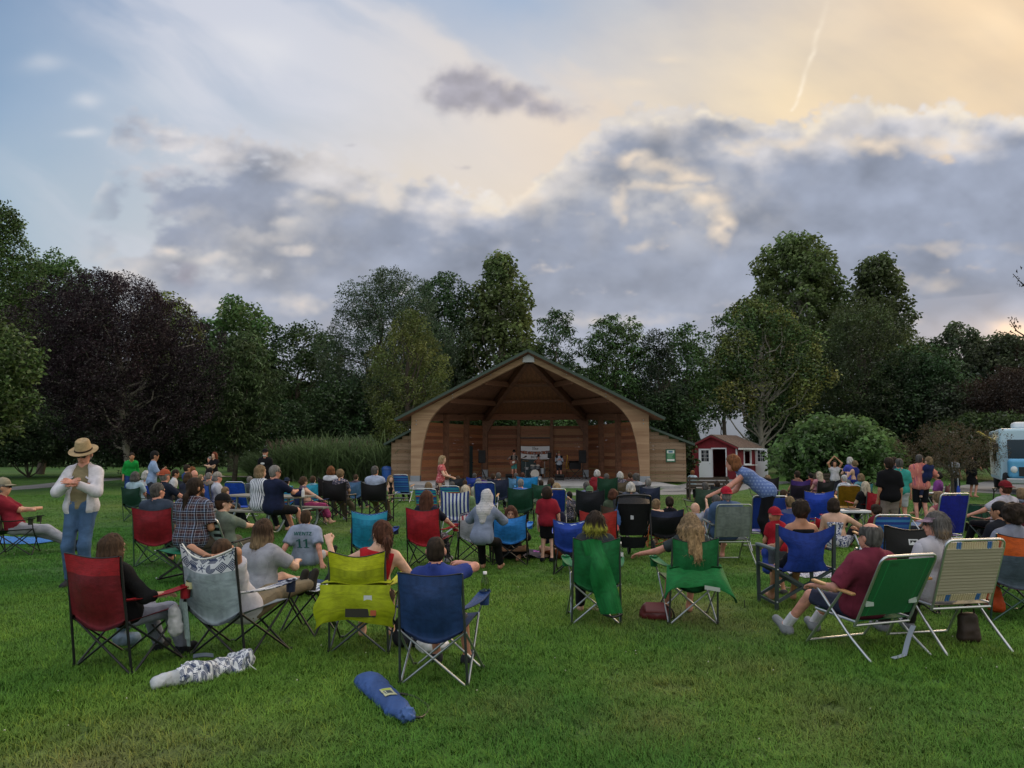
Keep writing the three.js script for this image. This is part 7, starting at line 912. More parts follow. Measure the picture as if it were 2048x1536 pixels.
  Q('person in the purple chair before the stage', { x: 986, y: 948, d: 25.5, hair: 'short', hc: 'brown', skin: 'fair', top: '#4a3c5c', bottom: DARKP }, 'purple camp chair before the stage', { c: '#52308a', w: .6, dx: -.1 });
  Q('person in a teal hood near the drum kit', { x: 1032, y: 947, d: 27, hair: 'short', hc: 'dgrey', skin: 'pink', top: '#4f96b8', bottom: DARKP }, 'pale blue chair near the drum kit', { c: '#5a8fb8' });
  Q('person with reddish hair in the bright blue chair near the drum kit', { x: 1045, y: 945, d: 26, hair: 'short', hc: 'auburn', skin: 'pink', top: '#8a3040', bottom: DARKP }, 'large bright blue chair near the drum kit', { c: '#1c88cc', w: .74, h: .96, dx: .16 });
  Q('person with dark brown hair and deep blue shirt right of the drum kit', { x: 1102, y: 957, d: 23.5, seat: .3, hair: 'bob', hc: 'brown', skin: 'fair', top: '#2a3370', bottom: DARKP, fem: 1 }, 'deep blue low chair right of the drum kit', { c: '#22306a', low: .8, h: .7 });
  LC('blond woman in a light blue shirt in the narrow blue chair', { x: 1113, y: 967, d: 18.6, seat: .34, hair: 'bob', hc: 'blond', skin: 'fair', top: '#6f9ad0', sleeve: .7, bottom: DARKP, fem: 1, LR: { R: [.36, .6, -.2] } }, 'narrow blue beach chair with white edges', { c: '#1e3a94', frame: ALU, w: .4, h: .9, sh: .3 });
  person('dark haired child in a patterned navy shirt sitting on the grass', { x: 1139, y: 983, d: 19.5, ...GND, hair: 'short', hc: 'black', skin: 'tan', top: 'florald', sleeve: .8, bottom: DARKP });
  chairAt(quadChair, 'blue camp chair with white snowflake corner behind the left green chair', 1141, 1126, -12, { c: 'snow', bc: '#2342a0', frame: BLACKM, w: .5, h: .8, far: false, d: 11.2 });
  chairAt(quadChair, 'red camp chair with tan corners behind the dyed hair', 1193, 1108, 0, { c: '#a82c26', hc: '#a3302a', frame: BLACKM, w: .58, h: .9, d: 11.6 });
  Q('person in a sage cap with a white mark in the black chair', { x: 1179, y: 975, d: 16.6, hair: 'short', hc: 'grey', hat: 'capback', hatC: '#5e7a58', skin: 'pink', top: '#35639c', sleeve: .8, bottom: DARKP, look: -10 }, 'black camp chair of the person in the sage cap', { c: '#181c24', frame: BLACKM, w: .62, h: .96 });
  Q('grey haired person in a pale top behind the sage cap', { x: 1173, y: 965, d: 18.5, hair: 'short', hc: 'dgrey', skin: 'pink', top: '#8a93b8', bottom: DARKP }, 'grey camp chair behind the sage cap', { c: '#39404e' });
  Q('white haired woman in red near the right stage speaker', { x: 1194, y: 939, d: 25, seat: .42, hair: 'bob', hc: 'white', skin: 'pink', top: '#9a3038', bottom: DARKP, fem: 1 }, 'red camp chair near the right stage speaker', { c: '#8a1c2a', w: .6 });
  Q('person hidden to the eyes in the tall green chair', { x: 1213, y: 947, d: 22.5, hair: 'short', hc: 'dgrey', skin: 'pink', top: '#355a48', bottom: DARKP }, 'tall dark green camp chair right of the red one', { c: '#14402c', w: .62, h: 1.04 });
  Q('white haired person in the tan chair right of the tall green chair', { x: 1240, y: 943, d: 24, hair: 'bob', hc: 'white', skin: 'pink', top: 'florald', bottom: DARKP, fem: 1 }, 'tan camp chair right of the tall green one', { c: '#5a4f40', w: .6 });
  Q('brown haired person in front of the right arch foot', { x: 1260, y: 945, d: 25, hair: 'short', hc: 'brown', skin: 'fair', top: '#6a4a44', bottom: DARKP }, 'dark green chair in front of the right arch foot', { c: '#1c3a30' });
  Q('grey curly haired person in front of the right arch foot', { x: 1272, y: 947, d: 22, hair: 'curly', hc: 'dgrey', skin: 'pink', top: '#a8aab4', sleeve: .6, bottom: DARKP, fem: 1 }, 'black mesh camp chair in front of the right arch foot', { c: '#20242c', w: .62 });
  Q('white haired woman behind the black stroller', { x: 1261, y: 964, d: 17, hair: 'long', hc: 'white', tip: 'pale', hlen: .05, skin: 'pink', top: '#5d6472', bottom: DARKP, fem: 1 }, 'dark camp chair behind the black stroller', { c: '#1d2129', w: .6 });
  // stroller
  { const t = thing('stroller', 'black three wheeled stroller with canopy seen from behind', 'stroller', at(1262, 905, 12.9).setY(0), -.06), BK = nylon('#15171b'), FR = BLACKM;
    part('canopy', sheet((u, v) => { const a = lerp(-1.5, 1.5, u); return V(Math.sin(a) * .3, 1.0 - .16 * v - .05 * (1 - Math.cos(a)), -.1 + .22 * v + .12 * Math.cos(a)); }, 16, 8, .01), BK, t); part('back_panel', sheet((u, v) => { const e = (u - .5) * 2; return V(e * lerp(.29, .2, v), lerp(.92, .4, v), lerp(.24, .1, v) + .06 * (1 - e * e)); }, 12, 12, .012), BK, t);
    part('seat', sheet((u, v) => V((u - .5) * .4, .42 + .02 * v, lerp(.12, -.34, v)), 6, 6, .02), BK, t); part('basket', sheet((u, v) => { const e = (u - .5) * 2; return V(e * lerp(.22, .18, v), lerp(.38, .2, v), lerp(.26, .2, v) - .06 * e * e); }, 10, 6, .01), nylon('#1c1f24'), t); part('basket_floor', box(.36, .01, .5, 0, .21, -.05), nylon('#1c1f24'), t);
    part('handlebar', tube([V(-.26, .6, .16), V(-.27, .98, .36), V(-.2, 1.06, .42), V(.2, 1.06, .42), V(.27, .98, .36), V(.26, .6, .16)], .016, 40, 8), FR, t); for (const e of [-1, 1]) { part('frame_tube', bar(V(e * .26, .6, .16), V(e * .2, .25, -.5), .014), FR, t); part('frame_tube', bar(V(e * .27, .8, .24), V(e * .29, .17, .3), .014), FR, t); const w = new THREE.Group(); w.name = 'wheel'; w.position.set(e * .31, .17, .3); t.add(w); part('tyre', new THREE.TorusGeometry(.15, .022, 10, 28).rotateY(Math.PI / 2), mat('#101113', { roughness: .9 }), w); part('hub', new THREE.CylinderGeometry(.03, .03, .05, 12).rotateZ(Math.PI / 2), STEEL, w); for (let k = 0; k < 6; k++) part('spoke', bar(V(0, 0, 0), V(0, .14 * Math.sin(k * 1.047), .14 * Math.cos(k * 1.047)), .005), FR, w); }
    part('front_wheel', new THREE.TorusGeometry(.13, .024, 10, 24).rotateY(Math.PI / 2).translate(0, .15, -.62), mat('#101113', { roughness: .9 }), t); part('label', box(.05, .07, .004, -.02, .7, .252), mat('#aeb4ba'), t);
    const b = thing('shopping_bag', 'blue bag hanging at the left side of the black stroller', 'bag', at(1232, 905, 12.6).setY(0)); softBody('bag_body', [cap(V(0, .78, 0), V(-.02, .6, 0), .05, .08, .03)], .014, nylon('#3f5f94'), b, { disp: ripple(.016, 14, 3) }); part('handle', bar(V(0, .82, 0), V(.02, .95, .0), .008), nylon('#3f5f94'), b); }
  // woman with her arm round a child
  Q('woman with dark hair in a bun and her arm round a child', { x: 1339, y: 993, d: 14.4, seat: .2, hair: 'bun', hc: 'dark', skin: 'fair', top: '#1b1d24', sleeve: 0, bottom: DARKP, shorts: .7, fem: 1, LR: { L: [-.34, .62, .0, [-.2, .3, 1]] }, look: -10 }, 'low dark blue chair with an orange frame', { c: '#27304a', bc: '#14161c', frame: paint('#a8552a'), w: .66, h: .72, low: .62, dx: -.1 });
  person('fair haired child under the arm of the woman with the bun', { x: 1312, y: 997, d: 14.5, seat: .22, hair: 'short', hc: 'dirty', skin: 'fair', top: '#9aa8b8', bottom: DARKP, s: .74, look: -40 });
  // red cap
  LC('man in a red cap and blue grey T-shirt in the pale grey lawn chair', { x: 1452, y: 975, d: 12.3, face: 4, seat: .38, hair: 'crop', hc: 'grey', hat: 'capback', hatC: '#b01f34', skin: 'pink', top: '#4d6486', sleeve: .85, loose: .024, bottom: '#5a5f6a', shorts: .9, fat: 1.22 }, 'pale grey green lawn chair of the man in the red cap', { c: '#74807c', frame: metal('#9aa29c', .45), w: .56, h: .94, sh: .38, rec: .16, far: false, arm: mat('#6a706c'), dx: .06 });
  person('dark haired child beside the man in the red cap', { x: 1432, y: 989, d: 13.2, seat: .3, hair: 'short', hc: 'dgrey', skin: 'fair', top: '#6d7894', bottom: DARKP, s: .84 });
  person('woman with ginger hair and blue sleeveless blouse bending over to the left', { x: 1463, y: 917, d: 13.6, pose: 'stand', face: 74, lean: -52, s: 1.16, nod: -10, hair: 'bob', hc: 'ginger', hlen: .1, skin: 'pink', top: 'bluedot', sleeve: .12, loose: .03, hem: -.12, bottom: '#17181d', fem: 1, fat: 1.02, LR: { L: [-.18, .98, -1.0, [0, -1, 0]], R: [.1, .95, -.8, [0, -1, .2]] } });
  person('bald headed child raising an arm left of the red cap', { x: 1390, y: 1003, d: 14.2, seat: .16, hair: 'none', skin: 'fair', face: -60, top: '#a6a9b6', bottom: DARKP, s: .76, LR: { R: [.1, .86, -.1, [1, 0, 0]] } });
  Q('grey haired person in the green grey chair before the wooden bench', { x: 1410, y: 966, d: 18.5, hair: 'short', hc: 'dgrey', skin: 'pink', top: '#5a6a60', bottom: DARKP }, 'green grey camp chair before the wooden bench', { c: '#33493c', w: .64, h: .92, frame: BLACKM });
  person('man with short red hair and pale shirt sitting on the wooden bench', { x: 1385, y: 941, d: 28.5, seat: .46, face: -6, hair: 'crop', hc: 'ginger', skin: 'pink', top: '#b0c4d0', bottom: DARKP });
  const bench = (label, px, d, w, a) => { const t = thing('bench', label, 'bench', at(px, 905, d).setY(0), a), PL = mat('#4a4038', { map: mottle, roughness: .85 }); for (let i = 0; i < 3; i++) part('slat', box(w, .09, .03, 0, .56 + i * .13, .22 + i * .02, .006), PL, t); for (let i = 0; i < 3; i++) part('slat', box(w, .03, .12, 0, .45, .12 - i * .14, .006), PL, t); for (const e of [-1, 1]) { part('leg', box(.06, .9, .06, e * w * .44, .45, .26, .008), PL, t); part('leg', box(.06, .62, .06, e * w * .44, .31, -.24, .008), PL, t); part('armrest', box(.06, .03, .5, e * w * .44, .64, 0, .006), PL, t); } };
  bench('wooden slat bench seen from behind left of the red shed door', 1412, 28, 1.5, -.05); bench('wooden slat bench in front of the round leafy bush', 1664, 33, 2.0, .1);
  chairAt(lawnChair, 'empty bright blue beach chair with a fish emblem', 1533, 1092, -4, { c: 'fish', sc: '#1f46a6', frame: ALU, w: .6, h: .98, sh: .34, rec: .2, d: 13.9, far: false });

  // right side
  Q('blond person in the black backed chair left of the purple chair', { x: 1535, y: 951, d: 24, hair: 'bob', hc: 'dirty', skin: 'fair', top: '#8a93b0', bottom: DARKP, fem: 1 }, 'black camp chair above the empty blue beach chair', { c: '#15161a', w: .6, h: 1.0 });
  Q('dark haired man with bare shoulders in the purple chair', { x: 1594, y: 942, d: 23, hair: 'short', hc: 'dark', skin: 'tan', top: '#8d6a5c', sleeve: 0, bottom: DARKP }, 'black camp chair with a purple top band', { c: '#20172c', hc: '#3c2470', w: .7, h: .95 });
  Q('person with short dark hair between the purple chair and the long blond hair', { x: 1621, y: 946, d: 25, hair: 'short', hc: 'black', skin: 'tan', top: '#93424a', bottom: DARKP }, 'reddish chair next to the purple banded chair', { c: '#6e2a34' });
  Q('woman with long blond hair in a pink top near the wooden bench', { x: 1638, y: 943, d: 24, hair: 'long', hc: 'pale', hlen: .14, skin: 'fair', top: '#c58a94', sleeve: .4, bottom: DARKP, fem: 1, look: 20 }, 'black camp chair of the woman with long blond hair', { c: '#17181c', w: .66, dx: .12 });
  person('brown haired child lying with a green cloth on the grass', { x: 1567, y: 965, d: 19.5, ...GND, face: -60, lean: 20, hair: 'short', hc: 'brown', skin: 'fair', top: '#4a9a3a', sleeve: .8, bottom: DARKP, s: .95 });
  chairAt(quadChair, 'big bright blue camp chair with a white emblem', 1629, 1040, 4, { d: 16.2, c: '#1c44b4', hc: 'bluelogo', frame: BLACKM, w: .66, h: .96, far: false });
  chairAt(quadChair, 'small red and blue folding seat below the big blue chair', 1640, 1040, 10, { d: 15.2, c: '#b02434', frame: STEEL, w: .5, h: .5, low: .8 });
  Q('grey brown haired person in the rounded blue chair', { x: 1579, y: 993, d: 13.6, seat: .22, hair: 'short', hc: 'dirty', skin: 'pink', top: '#5d6890', bottom: DARKP }, 'low blue camp chair with rounded back', { c: '#21419a', low: .6, h: .74, w: .6 });
  person('dark haired woman in a blue flowered sundress sitting on the grass', { x: 1668, y: 996, d: 14.4, ...GND, lean: -2, face: -24, look: -42, hair: 'bob', hc: 'dark', skin: 'fair', top: 'floral', sleeve: 0, neckline: .36, skirt: 'floral', dress: 1, fem: 1, fat: 1.14, LR: { R: [.4, .34, -.34, [1, -.5, 0]] }, legs: 'cross' });
  Q('white haired man in a white shirt in front of the golden chair', { x: 1688, y: 950, d: 21.5, hair: 'short', hc: 'white', skin: 'pink', top: '#cdd3e0', sleeve: .7, bottom: DARKP }, 'orange brown chair of the white haired man', { c: '#9a5a2c' });
  chairAt(lawnChair, 'empty golden yellow lawn chair on the right', 1694, 1016, -18, { d: 19.5, c: '#8a6410', frame: ALU, h: .94, sh: .36, w: .52 });
  person('girl with both arms raised near the wooden bench', { x: 1669, y: 934, d: 27, pose: 'stand', face: 170, arms: 'up', hair: 'long', hc: 'dark', skin: 'tan', top: '#c2c2c8', sleeve: .3, bottom: DARKP, fem: 1, s: .86 });
  person('white haired woman in a violet blue top standing on the right', { x: 1699, y: 914, d: 25.5, pose: 'stand', face: 20, hair: 'bob', hc: 'white', skin: 'fair', top: '#4c56b8', bottom: '#a3a6ae', fem: 1, arms: 'clasp' });
  person('woman in a navy dress standing beside the white haired woman', { x: 1709, y: 921, d: 24.5, pose: 'stand', face: 30, hair: 'bun', hc: 'dirty', skin: 'fair', top: '#26307c', sleeve: 0, skirt: '#26307c', skirtLen: .45, fem: 1, arms: 'clasp' });
  Q('blond person in a teal chair right of the navy dress', { x: 1721, y: 947, d: 22, hair: 'bob', hc: 'dirty', skin: 'fair', top: '#6aa0ac', bottom: DARKP, fem: 1 }, 'teal and black chair right of the navy dress', { c: '#3a7a86' });
  Q('woman with long pale blond hair in the crimson chair', { x: 1730, y: 963, d: 17.5, hair: 'long', hc: 'pale', hlen: .2, skin: 'fair', top: '#1b1c20', bottom: DARKP, fem: 1, dx: 0 }, 'crimson camp chair of the woman with pale blond hair', { c: '#9c1a2a', w: .6, dx: .2 });
  { const t = thing('folding_table', 'low white folding table with food on the right', 'table', at(1702, 905, 16.6).setY(0), -.1); part('table_top', box(.62, .05, .45, 0, .5, 0, .012), mat('#c6ccd2', { roughness: .5 }), t); for (const x of [-1, 1]) for (const z of [-1, 1]) part('leg', bar(V(x * .26, 0, z * .18), V(x * .24, .48, z * .16), .012), STEEL, t); const b = thing('food_tray', 'small tray on the low white folding table', 'tray', at(1700, 905, 16.6).setY(.528), .2); part('tray_base', box(.26, .03, .18, 0, .015, 0, .008), mat('#8a8278'), b); part('food', new THREE.SphereGeometry(.07, 12, 8).scale(1.2, .4, .8).translate(0, .04, 0), mat('#7a5030'), b); }
  person('child with dark curly hair in front of the standing man in black', { x: 1751, y: 1002, d: 14.2, seat: .1, hair: 'curly', hc: 'dark', skin: 'tan', face: 40, top: '#7a2430', bottom: DARKP, s: .8 });
  person('man in a black T-shirt and khaki shorts standing with his back to the camera', { x: 1777, y: 915, d: 14.9, pose: 'stand', face: -3, hair: 'short', hc: 'dark', skin: 'tan', top: '#111216', sleeve: .85, loose: .026, hem: -.12, bottom: '#8a8078', shorts: .97, shoes: '#4a4a4e', fat: 1.02 });
  person('man in a teal polo shirt and white shorts standing on the right', { x: 1798, y: 917, d: 17.6, pose: 'stand', face: -10, hair: 'short', hc: 'dgrey', skin: 'pink', top: '#3a9c92', sleeve: .85, hem: -.14, bottom: '#c0c4ca', shorts: .85, shoes: '#ccc', fat: 1.14 });
  person('dark haired man half hidden between the black and the teal shirt', { x: 1787, y: 914, d: 20.5, pose: 'stand', hair: 'short', hc: 'dark', skin: 'tan', top: '#3a3f50', bottom: DARKP });
  person('man in a coral tie dyed T-shirt and black shorts carrying a toddler', { x: 1838, y: 908, d: 19.3, pose: 'stand', face: -12, look: -30, hair: 'crop', hc: 'dgrey', skin: 'pink', top: 'tie', sleeve: .85, loose: .026, hem: -.12, bottom: '#1a1b20', shorts: .95, shoes: '#b0483a', LR: { R: [.3, 1.12, -.2, [1, -.7, .3]] }, fat: 1.12 });
  person('toddler in a navy shirt held on the arm of the man in coral', { x: 1857, y: 914, d: 19.1, seat: 1.12, sink: 1, hair: 'short', hc: 'dirty', skin: 'fair', top: '#26305c', bottom: '#2a3350', face: 20, s: .58, headS: 1.2 });
  Q('dark haired woman in a violet shirt sitting near the small reddish tree', { x: 1875, y: 943, d: 21.5, face: 50, lean: 4, hair: 'bun', hc: 'black', skin: 'tan', top: '#8a4a96', sleeve: .8, bottom: DARKP, fem: 1, fat: 1.1 }, 'dark red camp chair of the woman in violet', { c: '#5a1f2a' });
  { const t = thing('camp_table', 'small white topped camp table beside the woman in violet', 'table', at(1868, 905, 20.6).setY(0), .1); part('table_top', box(.46, .03, .36, 0, .68, 0, .01), mat('#c9ccd2'), t); for (const x of [-1, 1]) { part('leg', bar(V(x * .2, 0, .15), V(-x * .2, .67, .15), .012), STEEL, t); part('leg', bar(V(x * .2, 0, -.15), V(-x * .2, .67, -.15), .012), STEEL, t); } }
  person('person in a white shirt walking behind the small reddish tree', { x: 1908, y: 912, d: 31, pose: 'stand', face: -60, stride: 2, hair: 'short', hc: 'brown', skin: 'fair', top: '#b9bec8', bottom: '#3a4050' });
  person('person in a loose black dress waiting at the food truck', { x: 1941, y: 909, d: 30.5, pose: 'stand', face: -70, hair: 'short', hc: 'dark', skin: 'pink', top: '#14151a', sleeve: .8, skirt: '#14151a', skirtLen: .42, fat: 1.2, LR: { R: [.1, 1.1, -.4] }, shoes: '#222' });
  LC('blond woman with sunglasses on her head in the blue beach chair', { x: 1876, y: 984, d: 13.2, face: 16, seat: .32, hair: 'updo', hc: 'dirty', skin: 'fair', glasses: 'up', top: '#b96a70', sleeve: 0, bottom: DARKP, fem: 1, look: 20 }, 'tall deep blue beach chair with aluminium frame', { c: '#141f8c', frame: ALU, w: .6, h: 1.06, sh: .34, rec: .2, dx: .12, far: false });
  { const t = thing('rolled_umbrella', 'rolled blue umbrella standing behind the deep blue beach chair', 'umbrella', at(1913, 905, 15).setY(0)); part('canopy', lathe([[.0, 1.15], [.03, 1.05], [.055, .75], [.06, .4], [.03, .25], [0, .24]], 14), nylon('#2f4fb0'), t); part('pole', bar(V(0, 0, 0), V(0, 1.25, 0), .012), STEEL, t); }
  { const t = thing('wagon', 'dark green folding wagon with black wheels and upright handle', 'wagon', at(1937, 905, 17).setY(0), .5), GN = nylon('#1c4a38'); part('side_panel', box(.02, .34, .7, -.22, .45, 0), GN, t); part('side_panel', box(.02, .34, .7, .22, .45, 0), GN, t); part('end_panel', box(.44, .34, .02, 0, .45, .35), GN, t); part('end_panel', box(.44, .34, .02, 0, .45, -.35), GN, t); part('floor_panel', box(.44, .02, .7, 0, .28, 0), GN, t); part('handle', tube([V(0, .3, .38), V(0, .9, .5), V(-.1, .98, .52), V(.1, .98, .52), V(0, .9, .5)], .012, 24, 6), BLACKM, t); for (const x of [-1, 1]) for (const z of [-1, 1]) { part('wheel', new THREE.CylinderGeometry(.1, .1, .06, 20).rotateZ(Math.PI / 2).translate(x * .24, .1, z * .28), mat('#17181a', { roughness: .9 }), t); part('frame_post', bar(V(x * .225, .12, z * .34), V(x * .225, .64, z * .34), .011), BLACKM, t); } }
  chairAt(lawnChair, 'empty low chair with teal and blue panels behind the logo chair', 1766, 1120, -2, { d: 11.6, c: 'bluestripe', frame: ALU, w: .52, h: .84, sh: .24, far: false });
  Q('woman in a dark red cap and white shirt in the maroon chair', { x: 2010, y: 963, d: 13.6, face: 18, hair: 'short', hc: 'auburn', hat: 'capback', hatC: '#7a1f28', skin: 'pink', top: '#c6c2d0', sleeve: .8, bottom: '#1b1c22', fem: 1, fat: 1.12, LR: { L: [-.52, .62, -.25, [-.5, -1, .2]] } }, 'maroon camp chair near the right edge', { c: '#5c1a30', w: .6, h: .9 });
  Q('blond person in a grey shirt cut by the right edge', { x: 2042, y: 976, d: 14.6, face: 12, hair: 'bob', hc: 'dirty', skin: 'fair', top: '#7d88a0', bottom: DARKP, fem: 1 }, 'grey camp chair cut by the right edge', { c: '#454c5c', w: .6 });
  { const t = thing('picnic_blanket', 'pale blue blanket on the grass right of the seated sundress', 'blanket', G(1840, 1052), .2); part('blanket_cloth', sheet((u, v) => V((u - .5) * 1.5, .03 + .03 * n3(u * 6, v * 6, 8), (v - .5) * 1.0), 20, 14, .01), cloth('#7d93b8'), t); }
}
// ---------- the band and its gear, on the stage slab (0.12 m)
{
  const SY = .125;
  const mus = (l, o) => person(l, { pose: 'stand', face: 182, hair: 'short', hc: 'dgrey', skin: 'pink', ...o });
  const up = (t) => { t.position.y += SY; return t; };
  mus('guitarist in a dark hat and vest with teal shorts on the stage', { x: 1028, y: 905, d: 48, hat: 'brim', hatC: '#1a1a1c', glasses: 1, top: '#8a8078', sleeve: 1.5, bottom: '#4f9a98', shorts: .8, arms: 'play', shoes: '#333' });
  const g1 = scene.children[scene.children.length - 1]; up(g1); part('vest', mesher([cap(V(-.13, 1.1, 0), V(-.12, 1.36, 0), .1, .1, .03), cap(V(.13, 1.1, 0), V(.12, 1.36, 0), .1, .1, .03)], .03), cloth('#1d1c1f'), g1);
  { const p = at(1028, 905, 47.7), t = thing('guitar', 'brown electric guitar held by the guitarist on stage', 'guitar', V(p.x + .02, 1.2, p.z), 0); t.rotation.z = .42; part('guitar_body', extrude([[-.3, -.13], [-.22, -.18], [-.06, -.12], [.06, -.16], [.12, -.05], [.08, .1], [-.04, .11], [-.2, .17], [-.3, .1]], .04, .01), mat('#7a3f24', { roughness: .25, clearcoat: .6 }), t); part('neck', box(.62, .05, .025, .4, -.02, .03, .006), mat('#5b4030'), t); part('headstock', box(.14, .09, .02, .76, -.01, .03, .006), mat('#2a2018'), t); part('pickguard', box(.16, .12, .008, -.06, -.02, .056, .002), mat('#d5d0c4'), t); }
  mus('drummer in a dark hat and brown vest behind the drum kit', { x: 1077, y: 912, d: 50, pose: 'sit', seat: .62, s: 1.0, hat: 'brim', hatC: '#17171a', top: '#a3705c', sleeve: 1.4, bottom: DARKP, LR: { L: [-.3, 1.05, -.4], R: [.3, 1.05, -.4] } }); const dr = scene.children[scene.children.length - 1]; dr.position.y = SY - .05;
  mus('saxophone player in a straw hat and dark vest with dark shorts', { x: 1118, y: 908, d: 48, hat: 'brim', hatC: '#8a7450', beard: 'grey', top: '#a9b2c0', sleeve: 1.5, bottom: '#1f222c', shorts: .95, arms: 'clasp', shoes: '#22242a', fat: 1.15 });
  const g3 = scene.children[scene.children.length - 1]; up(g3); part('vest', mesher([cap(V(-.14, 1.05, 0), V(-.13, 1.34, 0), .11, .1, .03), cap(V(.14, 1.05, 0), V(.13, 1.34, 0), .11, .1, .03)], .03), cloth('#1b1e28'), g3);
  { const t = thing('saxophone', 'brass saxophone on a stand beside the player in the straw hat', 'saxophone', at(1132, 905, 48.3).setY(SY)); part('sax_body', tube([V(.02, 1.45, 0), V(.1, 1.4, 0), V(.05, 1.1, 0), V(0, .75, 0), V(.05, .62, 0), V(.14, .66, .04), V(.16, .86, .06)], .035, 30, 10), mat('#b08a3c', { metalness: 1, roughness: .3 }), t); part('bell', lathe([[.035, 0], [.05, .06], [.1, .14]], 18).translate(.16, .85, .06), mat('#b08a3c', { metalness: 1, roughness: .3, side: THREE.DoubleSide }), t); for (let k = 0; k < 3; k++) part('stand_leg', bar(V(.05, .5, 0), V(.05 + .25 * Math.sin(k * 2.1), 0, .25 * Math.cos(k * 2.1)), .012), BLACKM, t); part('stand_post', bar(V(.05, .5, 0), V(.05, .75, 0), .014), BLACKM, t); }
  // drum kit
  { const t = thing('drum_kit', 'silver drum kit with white bass drum on stage', 'drum kit', at(1070, 905, 48.8).setY(SY), .15), SH = mat('#8d9298', { metalness: .6, roughness: .35 }), HD = mat('#d8d5cc'); part('bass_drum', new THREE.CylinderGeometry(.28, .28, .4, 28).rotateX(Math.PI / 2).translate(-.05, .29, 0), SH, t); part('drum_head', new THREE.CylinderGeometry(.27, .27, .012, 28).rotateX(Math.PI / 2).translate(-.05, .29, .206), HD, t); for (const [x, y, z, r, h, tilt] of [[-.16, .72, .05, .15, .2, .3], [.16, .72, .05, .15, .2, .3], [.5, .45, -.1, .19, .34, 0], [-.5, .62, -.25, .17, .14, 0]]) { const d = part('tom_drum', new THREE.CylinderGeometry(r, r, h, 22), SH, t); d.position.set(x, y, z); d.rotation.x = tilt; const hd = part('drum_head', new THREE.CylinderGeometry(r * .97, r * .97, .01, 22).translate(0, h / 2, 0), HD, d); }
    for (const [x, y, z] of [[-.6, 1.1, .0], [.62, 1.15, .0]]) { const c = part('cymbal', lathe([[0, .02], [.04, .018], [.22, 0], [.22, -.004], [0, .01]], 24), mat('#b59a4c', { metalness: 1, roughness: .3 }), t); c.position.set(x, y, z); c.rotation.x = .2; part('cymbal_stand', bar(V(x, 0, z), V(x, y, z), .013), STEEL, t); } part('pedal', box(.1, .05, .25, -.05, .03, .32, .01), BLACKM, t); }
  const spk = (label, sl, px, d, h) => { const b = at(px, 905, d).setY(SY), t = thing('speaker_stand', sl, 'speaker stand', b); part('pole', bar(V(0, .3, 0), V(0, h + .05, 0), .02), BLACKM, t); for (let k = 0; k < 3; k++) { const a = k * 2.094 + .5; part('leg', bar(V(0, .62, 0), V(.5 * Math.sin(a), .01, .5 * Math.cos(a)), .016), BLACKM, t); part('brace', bar(V(0, .3, 0), V(.3 * Math.sin(a), .28, .3 * Math.cos(a)), .012), BLACKM, t); } const s = thing('speaker', label, 'speaker', b.clone().setY(SY + h)); part('cabinet', new RoundedBoxGeometry(.44, .78, .38, 3, .05).translate(0, .39, 0), mat('#131416', { roughness: .7 }), s); part('grille', box(.38, .7, .02, 0, .39, .19, .008), mat('#1c1e20', { roughness: .95 }), s); part('horn', box(.24, .12, .03, 0, .62, .192, .01), mat('#0d0e0f'), s); };
  spk('black loudspeaker on a pole left of the guitarist', 'black tripod under the left loudspeaker', 964, 47, .98); spk('black loudspeaker on a pole at the right of the stage', 'black tripod under the right loudspeaker', 1165, 47, .98);
  { const b = at(1099, 905, 48.4).setY(SY), t = thing('microphone_stand', 'tall black stand with a small speaker between drummer and saxophone', 'stand', b); part('pole', bar(V(0, 0, 0), V(0, 1.75, 0), .014), BLACKM, t); for (let k = 0; k < 3; k++) part('leg', bar(V(0, .55, 0), V(.42 * Math.sin(k * 2.1), .01, .42 * Math.cos(k * 2.1)), .013), BLACKM, t); part('monitor', box(.24, .36, .2, 0, 1.45, .02, .03), mat('#131416'), t); part('boom', bar(V(0, 1.7, 0), V(-.9, 1.5, .2), .01), BLACKM, t); part('microphone', new THREE.CapsuleGeometry(.03, .1, 4, 10).rotateZ(1.2).translate(-.95, 1.48, .2), STEEL, t); }
  for (const [px, l] of [[1030, 'black microphone stand before the guitarist'], [1113, 'black microphone stand before the saxophone player']]) { const t = thing('microphone_stand', l, 'microphone stand', at(px, 905, 47.2).setY(SY)); part('base', lathe([[0, 0], [.14, 0], [.13, .03], [.02, .04], [0, .04]], 18), BLACKM, t); part('pole', bar(V(0, .03, 0), V(0, 1.5, 0), .011), BLACKM, t); part('microphone', new THREE.CapsuleGeometry(.028, .1, 4, 10).rotateX(1.1).translate(0, 1.53, -.04), STEEL, t); }
  const wedge = (px, d, l, w = .5) => { const t = thing('stage_monitor', l, 'stage monitor', at(px, 905, d).setY(SY), Math.PI); part('cabinet', extrude([[-.2, 0], [.22, 0], [.2, .12], [-.05, .34], [-.2, .3]], w, .012).rotateY(Math.PI / 2).translate(-w / 2, 0, 0), mat('#141517', { roughness: .8 }), t); part('grille', box(w * .86, .02, .3, 0, .25, -.09).rotateX(0), mat('#232528'), t); };
  wedge(1119, 45.5, 'low black stage monitor before the saxophone player'); wedge(1018, 46, 'low black stage monitor left of the guitarist', .4);
  { const t = thing('keyboard_stand', 'black equipment rack with case on the right of the stage', 'stand', at(1150, 905, 48).setY(SY)); part('case', box(.7, .4, .4, 0, .8, 0, .02), mat('#17181b'), t); part('case_lid', box(.7, .03, .38, 0, 1.15, -.2, .01).rotateX(-.3), mat('#17181b'), t); for (const e of [-1, 1]) { part('leg', bar(V(-e * .3, 0, .15), V(e * .3, .6, .15), .016), BLACKM, t); part('leg', bar(V(-e * .3, 0, -.15), V(e * .3, .6, -.15), .016), BLACKM, t); } }
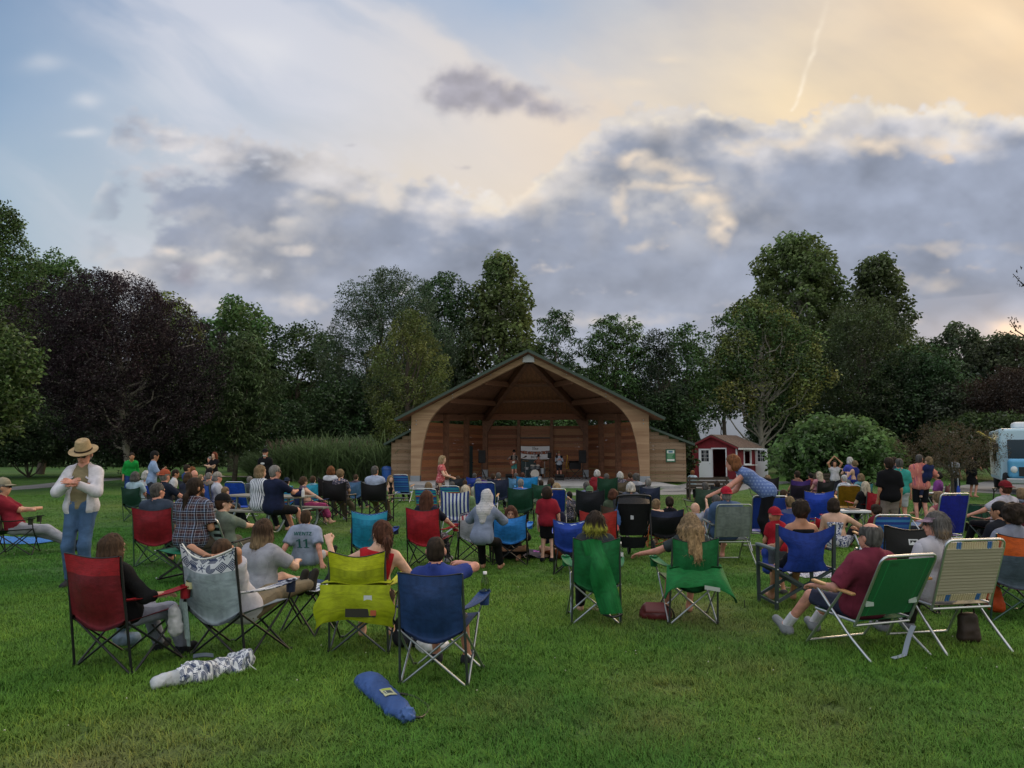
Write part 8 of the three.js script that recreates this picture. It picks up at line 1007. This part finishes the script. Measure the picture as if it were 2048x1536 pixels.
  for (const [px, l] of [[1066, 'left of the two small floor lamps at the stage front'], [1079, 'right of the two small floor lamps at the stage front']]) { const t = thing('floor_lamp', l, 'stage lamp', at(px, 905, 42.6).setY(SY)); part('lamp_body', lathe([[0, 0], [.1, 0], [.12, .1], [.12, .2]], 16).rotateX(.9).translate(0, .12, 0), mat('#b9bcc0', { metalness: .7, roughness: .3, side: THREE.DoubleSide }), t); part('bracket', box(.26, .03, .1, 0, .02, 0, .008), BLACKM, t); }
  { const t = thing('cable', 'loose pale cables along the right front of the stage', 'cable'); const pts = []; for (let i = 0; i < 12; i++) pts.push(at(1130 + i * 5, 905, 45.6 + .4 * Math.sin(i * 2)).setY(SY + .02)); part('wire', tube(pts, .015, 60, 5), mat('#8b93a0'), t); }
}
// ---------- near tree whose twigs hang into the right edge
{
  const b = at(2260, 905, 15).setY(0), t = thing('cherry_tree', 'near tree outside the right edge whose twigs reach into the picture', 'tree', b), wood = [], M = [], q = new THREE.Object3D(), col = new THREE.Color();
  limb(wood, V(0, 0, 0), V(-.1, 3.2, 0), .12, .08, .05); const loc = (px, py, d) => at(px, py, d).sub(b), tips = [[2026, 548, 14], [2020, 640, 14.4], [2034, 690, 14.6], [2052, 760, 14.6], [2070, 600, 14.6], [2085, 690, 15], [2060, 820, 15]];
  const start = V(-.1, 2.6, 0); for (const [x, y, d] of tips) { const e = loc(x, y, d), c = limb(wood, start.clone().add(V(0, rr(-.4, .8), 0)), e, .04, .006, .12); for (let k = 0; k < 34; k++) { const f = lerp(x < 2040 && y < 650 ? .88 : .6, 1, rnd()), p = c.getPoint(f).add(V(rr(-.09, .09), rr(-.09, .09), rr(-.09, .09))); q.position.copy(p); q.rotation.set(rr(0, 6), rr(0, 6), rr(0, 6)); q.scale.setScalar(rr(.3, .5)); q.updateMatrix(); if (rnd() < (y < 650 ? .35 : 1)) M.push(q.matrix.clone()); } }
  for (let k = 0; k < 900; k++) { const u = V(rr(-1, 1), rr(-1, 1), rr(-1, 1)); if (u.lengthSq() > 1) continue; q.position.set(.6 + u.x * 1.6, 4 + u.y * 1.8, u.z * 1.8); q.rotation.set(rr(0, 6), rr(0, 6), 0); q.scale.setScalar(rr(.6, 1)); q.updateMatrix(); M.push(q.matrix.clone()); }
  part('trunk', wood, BARK, t); const m = new THREE.InstancedMesh(clumpGeo(3, .2, .16, .035), leafMat, M.length); M.forEach((a, i) => { m.setMatrixAt(i, a); const j = rr(.6, 1.3); m.setColorAt(i, col.setRGB(.05 * j, .034 * j, .026 * j)); }); m.name = 'crown'; m.userData.kind = 'stuff'; t.add(m);
}
sow();
renderer.render(scene, camera);
